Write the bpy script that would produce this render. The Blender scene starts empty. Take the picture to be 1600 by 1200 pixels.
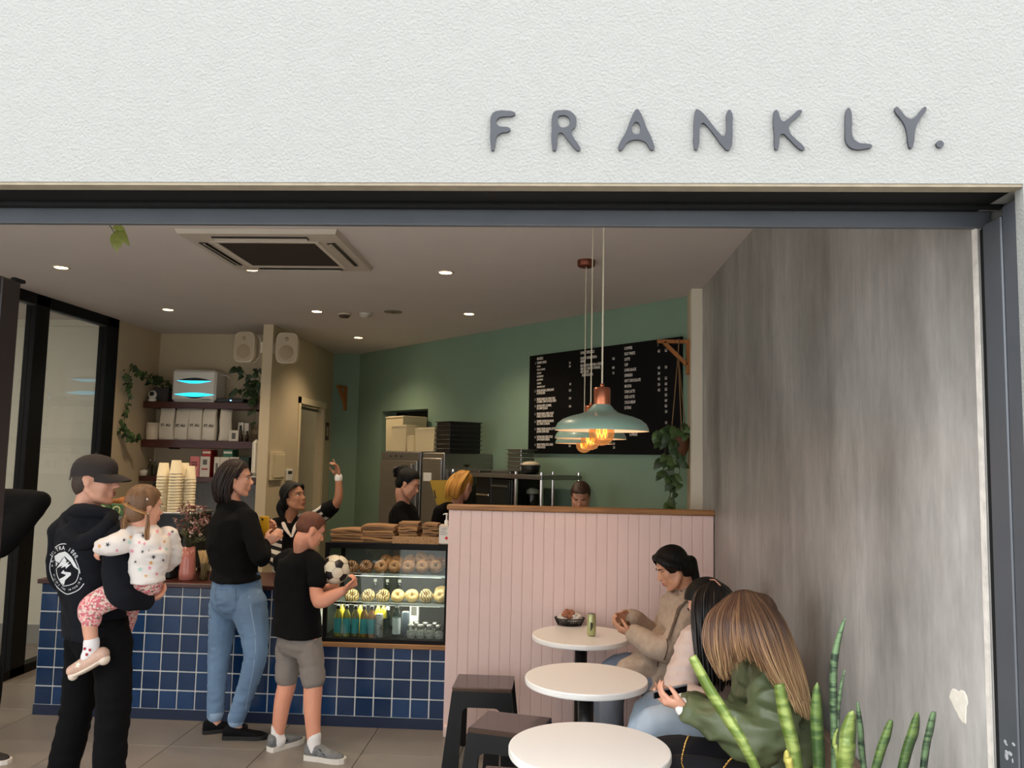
import bpy, bmesh, math, random
import numpy as np
from mathutils import Vector, Matrix, noise
from mathutils.bvhtree import BVHTree
random.seed(7)
scene = bpy.context.scene
C = scene.collection
PI = math.pi
# ---------------------------------------------------------------- camera
F_PX, CAM_H = 1293.5, 1.80
YAW, PITCH, ROLL = -0.0552495, 0.0915293, 0.0205212
_f = Vector((math.sin(YAW)*math.cos(PITCH), math.cos(YAW)*math.cos(PITCH), math.sin(PITCH)))
_r = Vector((math.cos(YAW), -math.sin(YAW), 0)); _u = _r.cross(_f)
_r2 = _r*math.cos(ROLL) + _u*math.sin(ROLL); _u2 = -_r*math.sin(ROLL) + _u*math.cos(ROLL)
cam = bpy.data.objects.new('camera', bpy.data.cameras.new('camera')); C.objects.link(cam)
cam.data.sensor_width = 36; cam.data.lens = F_PX*36/1600; cam.data.clip_start = .05
m = Matrix.Identity(4)
for i in range(3):
    m[i][0], m[i][1], m[i][2] = _r2[i], _u2[i], -_f[i]
m[0][3], m[1][3], m[2][3] = 0, 0, CAM_H
cam.matrix_world = m; scene.camera = cam
# ---------------------------------------------------------------- world: even overcast sky
w = bpy.data.worlds.new('overcast'); scene.world = w; w.use_nodes = True
bg = w.node_tree.nodes['Background']; bg.inputs[0].default_value = (.97, .985, 1.0, 1); bg.inputs[1].default_value = 5.2
scene.view_settings.view_transform = 'Standard'; scene.view_settings.look = 'None'
scene.view_settings.gamma = 1; scene.view_settings.use_curve_mapping = False
scene.view_settings.exposure = 0.12
CEIL = 3.08
def lamp(name, kind, loc, power, col=(1, .72, .42), size=.05, rot=None, **k):
    d = bpy.data.lights.new(name, kind); d.energy = power; d.color = col
    if kind == 'AREA': d.size = size
    else: d.shadow_soft_size = size
    for a, b in k.items(): setattr(d, a, b)
    o = bpy.data.objects.new(name, d); C.objects.link(o); o.location = loc
    if rot: o.rotation_euler = rot
    return o
# ---------------------------------------------------------------- measuring helper: a photo pixel at a known distance
def P(px, py, Y=None, X=None, Z=None):
    d = _r2*(px-800) - _u2*(py-600) + _f*F_PX
    o = Vector((0, 0, CAM_H))
    t = Y/d.y if Y is not None else X/d.x if X is not None else (Z-CAM_H)/d.z
    return o + d*t
# ---------------------------------------------------------------- materials
def lin(c):
    return tuple(((v/255)/12.92 if v/255 <= .04045 else ((v/255+.055)/1.055)**2.4) for v in c)
_M = {}
def mat(name, col, rough=.6, metal=0., var=0., vscale=6., bump=0., bscale=60., stretch=(1, 1, 1), spec=.5, alpha=1., emit=None, estr=1., trans=0., col2=None, coat=0., island=None, sheen=0., detail=4):
    if name in _M: return _M[name]
    m = bpy.data.materials.new(name); m.use_nodes = True; _M[name] = m
    nt = m.node_tree; b = nt.nodes['Principled BSDF']; L = nt.links.new
    c = lin(col); b.inputs['Base Color'].default_value = (*c, 1)
    b.inputs['Roughness'].default_value = rough; b.inputs['Metallic'].default_value = metal
    b.inputs['Specular IOR Level'].default_value = spec
    if trans: b.inputs['Transmission Weight'].default_value = trans; b.inputs['IOR'].default_value = 1.45
    if coat: b.inputs['Coat Weight'].default_value = coat
    if sheen: b.inputs['Sheen Weight'].default_value = sheen
    if alpha < 1: b.inputs['Alpha'].default_value = alpha
    if emit: b.inputs['Emission Color'].default_value = (*lin(emit), 1); b.inputs['Emission Strength'].default_value = estr
    if var or bump or col2:
        tc = nt.nodes.new('ShaderNodeTexCoord'); mp = nt.nodes.new('ShaderNodeMapping')
        mp.inputs['Scale'].default_value = stretch; L(tc.outputs['Object'], mp.inputs['Vector'])
    if var or col2:
        n = nt.nodes.new('ShaderNodeTexNoise'); n.inputs['Scale'].default_value = vscale; n.inputs['Detail'].default_value = detail
        L(mp.outputs['Vector'], n.inputs['Vector'])
        r = nt.nodes.new('ShaderNodeValToRGB'); r.color_ramp.elements[0].position = .3; r.color_ramp.elements[1].position = .7
        if col2: c1, c2 = c, lin(col2)
        else: c1, c2 = tuple(max(0, v*(1-var)) for v in c), tuple(min(1, v*(1+var)) for v in c)
        r.color_ramp.elements[0].color = (*c1, 1); r.color_ramp.elements[1].color = (*c2, 1)
        L(n.outputs['Fac'], r.inputs['Fac']); src = r.outputs['Color']
        L(src, b.inputs['Base Color'])
    if island:
        g = nt.nodes.new('ShaderNodeNewGeometry'); r2 = nt.nodes.new('ShaderNodeValToRGB')
        els = r2.color_ramp.elements
        for k, cc in enumerate(island):
            e = els[k] if k < 2 else els.new(k/(len(island)-1))
            e.position = k/(len(island)-1); e.color = (*lin(cc), 1)
        L(g.outputs['Random Per Island'], r2.inputs['Fac']); L(r2.outputs['Color'], b.inputs['Base Color'])
    if bump:
        n2 = nt.nodes.new('ShaderNodeTexNoise'); n2.inputs['Scale'].default_value = bscale; n2.inputs['Detail'].default_value = 3
        L(mp.outputs['Vector'], n2.inputs['Vector'])
        bp = nt.nodes.new('ShaderNodeBump'); bp.inputs['Strength'].default_value = bump; bp.inputs['Distance'].default_value = .01
        L(n2.outputs['Fac'], bp.inputs['Height']); L(bp.outputs['Normal'], b.inputs['Normal'])
    return m
def glass(name, tint=(255, 255, 255), rough=0., amount=.9, ior=1.45):
    """thin pane: mostly see-through, mirror reflection by Fresnel"""
    if name in _M: return _M[name]
    m = bpy.data.materials.new(name); m.use_nodes = True; _M[name] = m
    nt = m.node_tree; nt.nodes.remove(nt.nodes['Principled BSDF']); out = nt.nodes['Material Output']; L = nt.links.new
    t = nt.nodes.new('ShaderNodeBsdfTransparent'); t.inputs[0].default_value = (*[v*amount for v in lin(tint)], 1)
    g = nt.nodes.new('ShaderNodeBsdfGlossy'); g.inputs['Roughness'].default_value = rough
    lw = nt.nodes.new('ShaderNodeLayerWeight'); lw.inputs[0].default_value = .5      # Schlick: 4 % head-on, rising at grazing angles
    pw_ = nt.nodes.new('ShaderNodeMath'); pw_.operation = 'POWER'; pw_.inputs[1].default_value = 5; L(lw.outputs['Facing'], pw_.inputs[0])
    ma = nt.nodes.new('ShaderNodeMath'); ma.operation = 'MULTIPLY_ADD'; ma.inputs[1].default_value = .92; ma.inputs[2].default_value = .035; L(pw_.outputs[0], ma.inputs[0])
    mx = nt.nodes.new('ShaderNodeMixShader'); L(ma.outputs[0], mx.inputs[0]); L(t.outputs[0], mx.inputs[1]); L(g.outputs[0], mx.inputs[2])
    L(mx.outputs[0], out.inputs[0]); return m
# ---------------------------------------------------------------- mesh builder
class MB:
    def __init__(s): s.v = []; s.f = []; s.mi = []; s.cur = 0; s.sm = []
    def add(s, vs, fs, smooth=False):
        o = len(s.v); s.v += [tuple(p) for p in vs]
        for f in fs: s.f.append([i+o for i in f]); s.mi.append(s.cur); s.sm.append(smooth)
        return s
    def box(s, c, d, rz=0., R=None):
        hx, hy, hz = d[0]/2, d[1]/2, d[2]/2
        vs = [Vector((x, y, z)) for x in (-hx, hx) for y in (-hy, hy) for z in (-hz, hz)]
        if R is None: R = Matrix.Rotation(rz, 3, 'Z') if rz else None
        vs = [(R @ p if R else p) + Vector(c) for p in vs]
        return s.add(vs, [(0, 1, 3, 2), (4, 6, 7, 5), (0, 4, 5, 1), (2, 3, 7, 6), (0, 2, 6, 4), (1, 5, 7, 3)])
    def bb(s, x0, x1, y0, y1, z0, z1): return s.box(((x0+x1)/2, (y0+y1)/2, (z0+z1)/2), (x1-x0, y1-y0, z1-z0))
    def bev(s, c, d, b=.01, rz=0., R=None):
        """box with chamfered edges"""
        hx, hy, hz = [q/2 for q in d]; b = min(b, hx*.95, hy*.95, hz*.95); vs = []; idx = {}
        for sx in (-1, 1):
            for sy in (-1, 1):
                for sz in (-1, 1):
                    for ax in range(3):
                        p = [sx*(hx-b), sy*(hy-b), sz*(hz-b)]; p[ax] = (sx*hx, sy*hy, sz*hz)[ax]
                        idx[sx, sy, sz, ax] = len(vs); vs.append(Vector(p))
        fs = []
        for ax in range(3):
            a, c2 = [q for q in range(3) if q != ax]
            for sg in (-1, 1):
                def key(u, v):
                    k = [0, 0, 0]; k[ax] = sg; k[a] = u; k[c2] = v; return idx[(*k, ax)]
                fs.append([key(-1, -1), key(1, -1), key(1, 1), key(-1, 1)])
        for ax in range(3):
            a, c2 = [q for q in range(3) if q != ax]
            for u in (-1, 1):
                for v in (-1, 1):
                    k0 = [0, 0, 0]; k0[ax] = -1; k0[a] = u; k0[c2] = v; k1 = list(k0); k1[ax] = 1
                    fs.append([idx[(*k0, a)], idx[(*k1, a)], idx[(*k1, c2)], idx[(*k0, c2)]])
        for sx in (-1, 1):
            for sy in (-1, 1):
                for sz in (-1, 1): fs.append([idx[sx, sy, sz, 0], idx[sx, sy, sz, 1], idx[sx, sy, sz, 2]])
        if R is None: R = Matrix.Rotation(rz, 3, 'Z')
        return s.add([R @ p + Vector(c) for p in vs], fs)
    def lathe(s, c, prof, n=24, axis=None, cap=True, smooth=True):
        """profile [(r, z)] about +Z at c, or about `axis`"""
        A = Vector(axis).normalized().to_track_quat('Z', 'Y').to_matrix() if axis else None
        vs = []; fs = []
        for r, z in prof:
            for i in range(n):
                a = 2*PI*i/n; p = Vector((r*math.cos(a), r*math.sin(a), z)); vs.append((A @ p if A else p) + Vector(c))
        for j in range(len(prof)-1):
            for i in range(n): fs.append([j*n+i, j*n+(i+1) % n, (j+1)*n+(i+1) % n, (j+1)*n+i])
        if cap:
            if prof[0][0] > 1e-5: fs.append(list(range(n))[::-1])
            if prof[-1][0] > 1e-5: fs.append([(len(prof)-1)*n+i for i in range(n)])
        return s.add(vs, fs, smooth)
    def cyl(s, c, r, h, n=20, axis=None): return s.lathe(c, [(r, 0), (r, h)], n, axis, smooth=False)
    def ell(s, c, rad, n=14, k=9, R=None):
        vs = []; fs = []
        for j in range(k+1):
            t = PI*j/k - PI/2
            for i in range(n):
                a = 2*PI*i/n; p = Vector((rad[0]*math.cos(t)*math.cos(a), rad[1]*math.cos(t)*math.sin(a), rad[2]*math.sin(t)))
                vs.append((R @ p if R else p) + Vector(c))
        for j in range(k):
            for i in range(n): fs.append([j*n+i, j*n+(i+1) % n, (j+1)*n+(i+1) % n, (j+1)*n+i])
        return s.add(vs, fs, True)
    def tube(s, pts, rad, n=8, cap=True, flat=1., up=None):
        """swept tube along pts; rad scalar or list; flat squashes along the up axis"""
        pts = [Vector(p) for p in pts]; m_ = len(pts)
        if not hasattr(rad, '__len__'): rad = [rad]*m_
        vs = []; fs = []; pu = Vector(up) if up else None
        for j, p in enumerate(pts):
            t = (pts[min(j+1, m_-1)] - pts[max(j-1, 0)])
            t = t.normalized() if t.length > 1e-9 else Vector((0, 0, 1))
            if pu is None: pu = Vector((0, 0, 1)) if abs(t.z) < .9 else Vector((1, 0, 0))
            sd = t.cross(pu)
            sd = sd.normalized() if sd.length > 1e-6 else t.orthogonal().normalized()
            uu = sd.cross(t).normalized(); pu = uu if not up else Vector(up)
            for i in range(n):
                a = 2*PI*i/n; vs.append(p + sd*(rad[j]*math.cos(a)) + uu*(rad[j]*flat*math.sin(a)))
        for j in range(m_-1):
            for i in range(n): fs.append([j*n+i, j*n+(i+1) % n, (j+1)*n+(i+1) % n, (j+1)*n+i])
        if cap: fs.append(list(range(n))[::-1]); fs.append([(m_-1)*n+i for i in range(n)])
        return s.add(vs, fs, True)
    def prism(s, poly, y0, y1, T=None):
        """2D polygon (x,z) extruded from y0 to y1; T maps"""
        n = len(poly); vs = [Vector((x, y0, z)) for x, z in poly] + [Vector((x, y1, z)) for x, z in poly]
        if T: vs = [T @ p for p in vs]
        return s.add(vs, [list(range(n)), [n+i for i in range(n)][::-1]] + [[i, n+i, n+(i+1) % n, (i+1) % n] for i in range(n)])
    def mesh(s, name, mats):
        me = bpy.data.meshes.new(name); me.from_pydata(s.v, [], s.f)
        for q in (mats if isinstance(mats, (list, tuple)) else [mats]): me.materials.append(q)
        me.polygons.foreach_set('material_index', s.mi); me.polygons.foreach_set('use_smooth', s.sm)
        bm = bmesh.new(); bm.from_mesh(me); bmesh.ops.recalc_face_normals(bm, faces=bm.faces); bm.to_mesh(me); bm.free()
        return me
    def build(s, name, mats, parent=None, **tags): return link(name, s.mesh(name, mats), parent, **tags)
def link(name, me, parent=None, **tags):
    o = bpy.data.objects.new(name, me); C.objects.link(o)
    if parent is not None:
        o.parent = parent; o.matrix_parent_inverse = Matrix.Translation(-Vector(parent.location)) if parent.type == 'EMPTY' else Matrix.Identity(4)
    for k, v in tags.items(): o[k] = v
    return o
def thing(name, label, cat, loc=(0, 0, 0), group=None):
    o = bpy.data.objects.new(name, None); C.objects.link(o); o.location = loc; o.empty_display_size = .05
    o['label'] = label; o['category'] = cat
    if group: o['group'] = group
    return o
def T(label, cat, group=None):
    d = {'label': label, 'category': cat}
    if group: d['group'] = group
    return d
TMP = bpy.data.scenes.new('scratch')      # scratch scene: evaluates one object at a time
def evalmesh(o):
    TMP.collection.objects.link(o); vl = TMP.view_layers[0]; vl.update(); dg = vl.depsgraph
    me = bpy.data.meshes.new_from_object(o.evaluated_get(dg)); bpy.data.objects.remove(o); return me
def copy_tree(o, loc, label, parent=None):
    """copy of a thing (Empty) with its parts moved so that its base is at loc"""
    c = o.copy(); C.objects.link(c); c.location = loc
    if label: c['label'] = label
    def rec(src, dst):
        for ch in src.children:
            k = ch.copy(); C.objects.link(k); k.parent = dst; k.matrix_parent_inverse = ch.matrix_parent_inverse.copy(); rec(ch, k)
    rec(o, c); return c
def text_mesh(s, size, sx=1., depth=.0005, bold=0., align='LEFT', spacing=1.):
    cu = bpy.data.curves.new('t', 'FONT'); cu.body = s; cu.size = size; cu.extrude = depth; cu.align_x = align; cu.resolution_u = 2; cu.offset = bold; cu.space_character = spacing
    me = evalmesh(bpy.data.objects.new('t', cu))
    me.transform(Matrix.Diagonal((sx, 1, 1, 1))); return me
def text_on(s, size, origin, right, up, m_, name, parent, sx=1., bold=0., align='LEFT', depth=.0005, spacing=1., **tags):
    me = text_mesh(s, size, sx, depth, bold, align, spacing); r, u = Vector(right).normalized(), Vector(up).normalized(); n = r.cross(u)
    X = Matrix.Identity(4)
    for i in range(3): X[i][0], X[i][1], X[i][2], X[i][3] = r[i], u[i], n[i], origin[i]
    me.transform(X); me.materials.clear(); me.materials.append(m_); me.name = name
    return link(name, me, parent, **tags)
# ================================================================= MATERIALS of the setting
def concrete_mat():
    m = mat('concrete_finish', (138, 135, 131), .4, col2=(182, 180, 177), vscale=1.3, bump=.05, bscale=9, stretch=(1.6, 1.6, .45), detail=9)
    nt = m.node_tree; L = nt.links.new; b = nt.nodes['Principled BSDF']
    ramp = [n for n in nt.nodes if n.type == 'VALTORGB'][0]; tc = [n for n in nt.nodes if n.type == 'TEX_COORD'][0]; cur = ramp.outputs[0]
    for sc, st, lo, hi, k in ((1.6, (7, 7, .3), (.72, .72, .72, 1), (1.14, 1.14, 1.14, 1), .38), (2.6, (2.2, 2.2, .8), (.62, .61, .59, 1), (1.2, 1.2, 1.2, 1), .5), (9., (3, 3, .9), (.7, .7, .69, 1), (1.15, 1.15, 1.15, 1), .42)):
        mp = nt.nodes.new('ShaderNodeMapping'); mp.inputs['Scale'].default_value = st; L(tc.outputs['Object'], mp.inputs[0])
        n = nt.nodes.new('ShaderNodeTexNoise'); n.inputs['Scale'].default_value = sc; n.inputs['Detail'].default_value = 8; n.inputs['Roughness'].default_value = .65; L(mp.outputs[0], n.inputs[0])
        r = nt.nodes.new('ShaderNodeValToRGB'); r.color_ramp.elements[0].position = .36; r.color_ramp.elements[1].position = .66; r.color_ramp.elements[0].color = lo; r.color_ramp.elements[1].color = hi; L(n.outputs[0], r.inputs[0])
        mx = nt.nodes.new('ShaderNodeMix'); mx.data_type = 'RGBA'; mx.blend_type = 'MULTIPLY'; mx.inputs[0].default_value = k; L(cur, mx.inputs[6]); L(r.outputs[0], mx.inputs[7]); cur = mx.outputs[2]
    L(cur, b.inputs['Base Color']); return m
plaster = mat('textured_white_render', (133, 134, 131), .85, var=.02, vscale=30, bump=.42, bscale=150)
plaster_e = mat('render_edge_bead', (132, 122, 104), .8, var=.12, vscale=25)
alu = mat('charcoal_aluminium', (80, 84, 90), .42, metal=.3, var=.06, vscale=9)
alu_black = mat('black_aluminium', (9, 10, 11), .6, spec=.2)
ceilm = mat('ceiling_paint', (205, 196, 190), .85, var=.02, vscale=3)
concrete = concrete_mat()
beige = mat('warm_beige_paint', (196, 180, 150), .75, var=.03, vscale=3)
green = mat('sage_green_paint', (126, 152, 131), .75, var=.04, vscale=2)
cream = mat('cream_paint', (212, 208, 190), .7, var=.02, vscale=2)
pink = mat('pink_paint', (242, 214, 207), .5, var=.03, vscale=4, bump=.05, bscale=20)
oak = mat('oak_timber', (158, 112, 66), .5, var=.25, vscale=5, stretch=(1, 12, 12), bump=.08, bscale=30)
darkwood = mat('dark_jarrah_timber', (70, 32, 24), .35, var=.3, vscale=5, stretch=(1, 12, 12))
tilefloor = mat('grey_stone_floor_tile', (128, 120, 112), .38, var=.16, vscale=1.5, bump=.04, bscale=8, stretch=(1, 1, 1), detail=9)
grout_f = mat('floor_grout', (70, 66, 62), .9)
white = mat('white_satin', (228, 226, 220), .4)
black = mat('black_plastic', (13, 13, 14), .4)
steel = mat('brushed_steel', (150, 148, 144), .32, metal=.9, var=.08, vscale=4, stretch=(1, 1, 30))
clear = glass('clear_glass', amount=.93)
# ================================================================= SHELL
MB().bb(-14, 14, -9, 12, -.12, -.012).build('floor', grout_f, kind='structure')
floor = bpy.data.objects['floor']
g = .004; tm = {}
for i in range(-9, 6):
    for j in range(0, 15):
        x0, y0 = -2.36 + .6*i + (0 if True else 0), 5.17 - .6*8 + .6*j
        if x0 > 1.6 or y0 > 9.2 or x0 < -7: continue
        if x0+.6 > 1.05 and y0 > 2.1: w_ = 1.05-x0
        else: w_ = .6
        if w_ < .05: continue
        k = round(w_, 3)
        if k not in tm: tm[k] = MB().bev((w_/2, .3, -.007), (w_-g, .6-g, .014), .0015).mesh('floor_tile', tilefloor)
        o = link('floor_tile', tm[k], floor); o.location = (x0, y0, random.uniform(-.0004, .0004))
# pavement in front
MB().bb(-14, 14, -9, .36, -.0119, -.002).build('pavement', mat('pavement_concrete', (185, 182, 176), .9, var=.1), kind='structure')
MB().bb(-14, 14, -9.6, -9, 0, 8.).build('wall_opposite_unseen', mat('opposite_render', (186, 188, 190), .9, var=.15), kind='structure')      # unseen building across the street, added to block low sky light
MB().bb(-4.33, 1.1, 2.12, 10.3, CEIL, CEIL+.12).build('ceiling', ceilm, kind='structure')
MB().bb(-8, -4.36, 2.12, 8, 3.06, 3.2).build('corridor_ceiling', ceilm, kind='structure')
# rendered front
mbp = MB(); mbp.bb(-8, 4, 1.885, 2.12, 2.447, 5.2); mbp.bb(1.046, 4, 1.885, 1.92, -.02, 2.447); mbp.bb(1.14, 4, 1.92, 2.12, -.02, 2.447)
wf = mbp.build('wall_front', plaster, kind='structure')
mbp = MB(); mbp.bb(-8, 1.062, 1.887, 1.925, 2.440, 2.4475)
mbp.build('render_edge', plaster_e, wf)
# header and jamb of the folding door opening
hd = MB().bb(-8, 1.045, 1.925, 2.12, 2.445, 2.452).build('door_frame', alu_black, kind='structure')
MB().bev((-3.46, 2.1, 2.4255), (9.08, .022, .043), .003).build('door_head', alu, hd)
MB().bev((-3.46, 2.04, 2.441), (9.08, .02, .01), .002).build('head_track', alu_black, hd)
MB().bev((1.093, 1.955, 1.21), (.085, .062, 2.43), .003).build('jamb_cover', alu, hd)
MB().bev((1.088, 2.033, 1.205), (.078, .085, 2.40), .003).build('jamb', alu, hd)
MB().bb(1.055, 1.12, 2.076, 2.1, 0, 2.40).build('jamb_seal', alu_black, hd)
sc = MB()
for k in range(9): sc.ell((1.0488, 2.03+random.uniform(-.02, .02), 1.16+random.uniform(-.025, .02)), (.0008, random.uniform(.003, .01), random.uniform(.002, .006)), 8, 5)
sc.build('paint_scuff', mat('scuff_grey', (150, 152, 155), .8), hd)
# concrete side wall, pale board edge, chipped patch
wr = MB().bb(1.05, 1.2, 2.10, 6.05, 0, CEIL).build('wall_right', concrete, kind='structure')
MB().bb(1.044, 1.051, 2.10, 2.118, 0, 2.9).build('board_edge', mat('raw_board_edge', (196, 190, 182), .8, var=.15, vscale=30), wr)
c = P(1499, 1099, X=1.0485); pts = []
for k in range(18):
    a = 2*PI*k/18; r = 1+.22*math.sin(3*a+1)+random.uniform(-.12, .12); pts.append((math.cos(a)*.042*r, math.sin(a)*.036*r))
ch = MB(); n = len(pts); ch.add([(1.0488, c.y+a, c.z+b) for a, b in pts]+[(1.0502, c.y+a*1.1, c.z+b*1.1) for a, b in pts], [list(range(n))]+[[i, (i+1) % n, n+(i+1) % n, n+i] for i in range(n)])
ch.build('chipped_patch', mat('bare_plaster', (214, 208, 196), .9, var=.06, vscale=40), wr)
# white corner post, beige return, angled green wall
MB().bb(.972, 1.05, 6.05, 6.12, 0, CEIL).build('trim_1', mat('post_paint', (224, 216, 196), .6), kind='structure')
MB().bb(.985, 1.1, 6.12, 6.5, 0, CEIL).build('wall_return', beige, kind='structure')
A_, B_ = Vector((-2.465, 10.142, 0)), Vector((.985, 6.331, 0)); gd = (B_-A_).normalized(); gl = (B_-A_).length; gn = Vector((-gd.y, gd.x, 0))
if gn.y > 0: gn = -gn     # towards the camera
def G(px, py, off=0.):
    """point of the angled wall seen at a pixel, off metres in front of it"""
    d = P(px, py, Y=1.) - Vector((0, 0, CAM_H)); o = Vector((0, 0, CAM_H)); t = ((A_+gn*off)-o).dot(gn)/d.dot(gn); return o+d*t
def gs(p): return (Vector(p)-A_).dot(gd)
n0, n1 = G(597, 640), G(667, 706); s0, s1 = gs(n0), gs(n1); z0n, z1n = n1.z-.1, G(597, 643).z
def gbox(mb, s0, s1, z0, z1, th=.12, off=0.):
    v = [A_+gd*s+gn*(off-t) for s in (s0, s1) for t in (0, th)]
    vs = [Vector((q.x, q.y, z)) for q in v for z in (z0, z1)]
    return mb.add(vs, [(0, 1, 3, 2), (4, 6, 7, 5), (0, 4, 5, 1), (2, 3, 7, 6), (0, 2, 6, 4), (1, 5, 7, 3)])
mg = MB(); gbox(mg, 0, s0, 0, CEIL, .2); gbox(mg, s1, gl+.02, 0, CEIL, .2); gbox(mg, s0, s1, 0, z0n, .2); gbox(mg, s0, s1, z1n, CEIL, .2)
wg = mg.build('wall_back', green, kind='structure')
gbox(MB(), s0-.1, s1+.1, z0n-.1, z1n+.1, .02, -.2).build('niche_back', black, wg)
MB().bb(-2.81, -2.44, 10.15, 10.3, 0, CEIL).build('wall_end', green, kind='structure')
# beige wall with the doorway (faces right) and its nib
yd0, yd1 = P(466, 700, X=-2.8).y, P(505.5, 700, X=-2.8).y; zd = P(500, 637, X=-2.8).z
mw = MB(); mw.bb(-2.9, -2.8, 7.925, yd0, 0, CEIL); mw.bb(-2.9, -2.8, yd1, 10.2, 0, CEIL); mw.bb(-2.9, -2.8, yd0, yd1, zd, CEIL)
wm = mw.build('wall_middle', beige, kind='structure')
fr = MB(); fr.bb(-2.8, -2.785, yd0-.07, yd0, 0, zd+.07); fr.bb(-2.8, -2.785, yd0-.07, yd1+.02, zd, zd+.07)
d1 = fr.build('door_1', mat('architrave_cream', (222, 206, 172), .5), kind='structure')
MB().bb(-2.9, -2.81, yd1-.02, yd1+.002, 0, zd).build('door_lining', mat('lining_cream', (205, 190, 158), .6), d1)
MB().bb(-2.87, -2.85, yd0+.1, yd1-.1, zd-.05, zd-.02).build('door_track', mat('track_grey', (110, 104, 92), .5), d1)
MB().bb(-4.3, -4.2, 8.8, 10.4, 0, CEIL).build('wall_store', beige, kind='structure')
MB().bb(-4.3, -2.9, 10.4, 10.5, 0, CEIL).build('wall_store_end', beige, kind='structure')
# shelf alcove
MB().bb(-4.35, -2.9, 8.61, 8.72, 0, CEIL).build('wall_shelf', beige, kind='structure')
MB().bb(-4.37, -4.27, 7.76, 8.72, 0, CEIL).build('wall_left', beige, kind='structure')
sp = MB()
sp.bb(-4.26, -2.92, 8.598, 8.61, .9, 1.50)
splash = sp.build('splashback', mat('terrazzo_grey', (120, 118, 116), .4, var=.25, vscale=60), bpy.data.objects['wall_shelf'])
bt = MB().bev((0, 0, 0), (.062, .008, .19), .002).mesh('tile', mat('brown_tile', (96, 66, 48), .3, var=.2))
for k in range(5):
    o = link('wall_tile', bt, bpy.data.objects['wall_shelf']); o.location = (-4.22+.066*k, 8.593, 1.38)
# glazed side wall to the corridor
gw = thing('window_1', 'black framed glass side wall beyond the queue', 'window', (-4.3, 5, 0)); del gw['label'], gw['category']; gw['kind'] = 'structure'
MB().bb(-4.36, -4.27, 2.2, 7.76, CEIL-.085, CEIL).build('window_head', alu_black, gw)
MB().bb(-4.33, -4.28, 2.2, 7.76, CEIL-.10, CEIL-.088).build('head_bead', alu, gw)
MB().bb(-4.36, -4.27, 2.2, 7.76, 0, .07).build('window_sill', alu_black, gw)
def ywin(px): return P(px, 600, X=-4.27).y
ym = [(ywin(48.5), ywin(70.5)), (ywin(163), ywin(181)), (2.2, 2.3), (4.3, 4.45)]
for a, b in ym: MB().bev((-4.315, (a+b)/2, CEIL/2), (.09, b-a, CEIL-.002), .004).build('mullion', alu_black, gw)
MB().bb(-4.345, -4.275, ym[1][1], ym[1][1]+.03, 0, CEIL).build('end_bead', mat('bead_cream', (200, 184, 150), .6), gw)
for a, b in ((2.3, 4.3), (4.45, ym[0][0]), (ym[0][1], ym[1][0])):
    MB().bb(-4.318, -4.312, a, b, .07, CEIL-.085).build('glass_pane', clear, gw)
# corridor behind the glass
cw = MB().bb(-8, -4.36, 7.70, 7.8, 0, 3.2).build('wall_corridor', cream, kind='structure')
MB().bb(-8, -4.36, 7.685, 7.70, 0, .17).build('baseboard_corridor', mat('grey_skirting', (140, 138, 132), .6), kind='structure')
MB().bb(-8, -4.36, 7.66, 7.70, 3.0, 3.06).build('trim_2', cream, kind='structure')
MB().bb(-8.1, -8, 2.1, 7.8, 0, 3.2).build('wall_corridor_far', cream, kind='structure')
# folded leaf of the bifold door at the left edge of the opening
bf = thing('bifold_door', 'dark folded door leaf at the left edge of the opening', 'door', (-1.73, 2.3, 0)); del bf['label'], bf['category']; bf['kind'] = 'structure'; bf.name = 'door_2'
x = -1.705; lm = mat('leaf_dark_bronze', (34, 26, 25), .45)
for dx in (0, -.06):
    MB().bev((x-.02+dx, 2.455, 1.165), (.042, .09, 2.33), .004).build('stile', lm, bf)
    MB().bev((x-.02+dx, 2.17, 1.165), (.042, .09, 2.33), .004).build('stile', lm, bf)
    MB().bev((x-.02+dx, 2.31, 2.29), (.042, .2, .08), .004).build('top_rail', lm, bf)
    MB().bev((x-.02+dx, 2.31, .1), (.042, .2, .16), .004).build('bottom_rail', lm, bf)
    MB().bb(x-.023+dx, x-.017+dx, 2.215, 2.41, .18, 2.25).build('glass_pane', clear, bf)
MB().bev((x-.01, 2.5, 2.335), (.02, .05, .012), .003).build('hinge', alu_black, bf)
# ---------------------------------------------------------------- lettering on the render
def curve_letter(name, loops, parent, m_, th=.006, Y=1.885, sub=4):
    """loops of (px,py) anchor points -> smooth closed outline on the wall, extruded towards the street"""
    cu = bpy.data.curves.new(name, 'CURVE'); cu.dimensions = '2D'; cu.fill_mode = 'BOTH'; cu.extrude = th/2; cu.resolution_u = sub; cu.bevel_depth = .0003
    for lp in loops:
        sp_ = cu.splines.new('BEZIER'); sp_.bezier_points.add(len(lp)-1); sp_.use_cyclic_u = True
        for bp, (a, b) in zip(sp_.bezier_points, lp):
            q = P(a, b, Y=Y-th); bp.co = (q.x, q.z, 0); bp.handle_left_type = bp.handle_right_type = 'AUTO'
    me = evalmesh(bpy.data.objects.new(name, cu))
    me.transform(Matrix(((1, 0, 0, 0), (0, 0, -1, Y-th/2-.001), (0, 1, 0, 0), (0, 0, 0, 1)))); me.materials.clear(); me.materials.append(m_)
    return link(name, me, parent)
sg = thing('shop_sign', 'dark grey raised letters reading FRANKLY. on the white rendered front', 'sign', P(1120, 236, Y=1.88))
sm_ = mat('sign_grey', (52, 54, 60), .45, metal=.2, var=.05, vscale=20)
def z(l, x0, s=6.4, y0=150): return [(x0+a/s, y0+b/s) for a, b in l]
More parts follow.
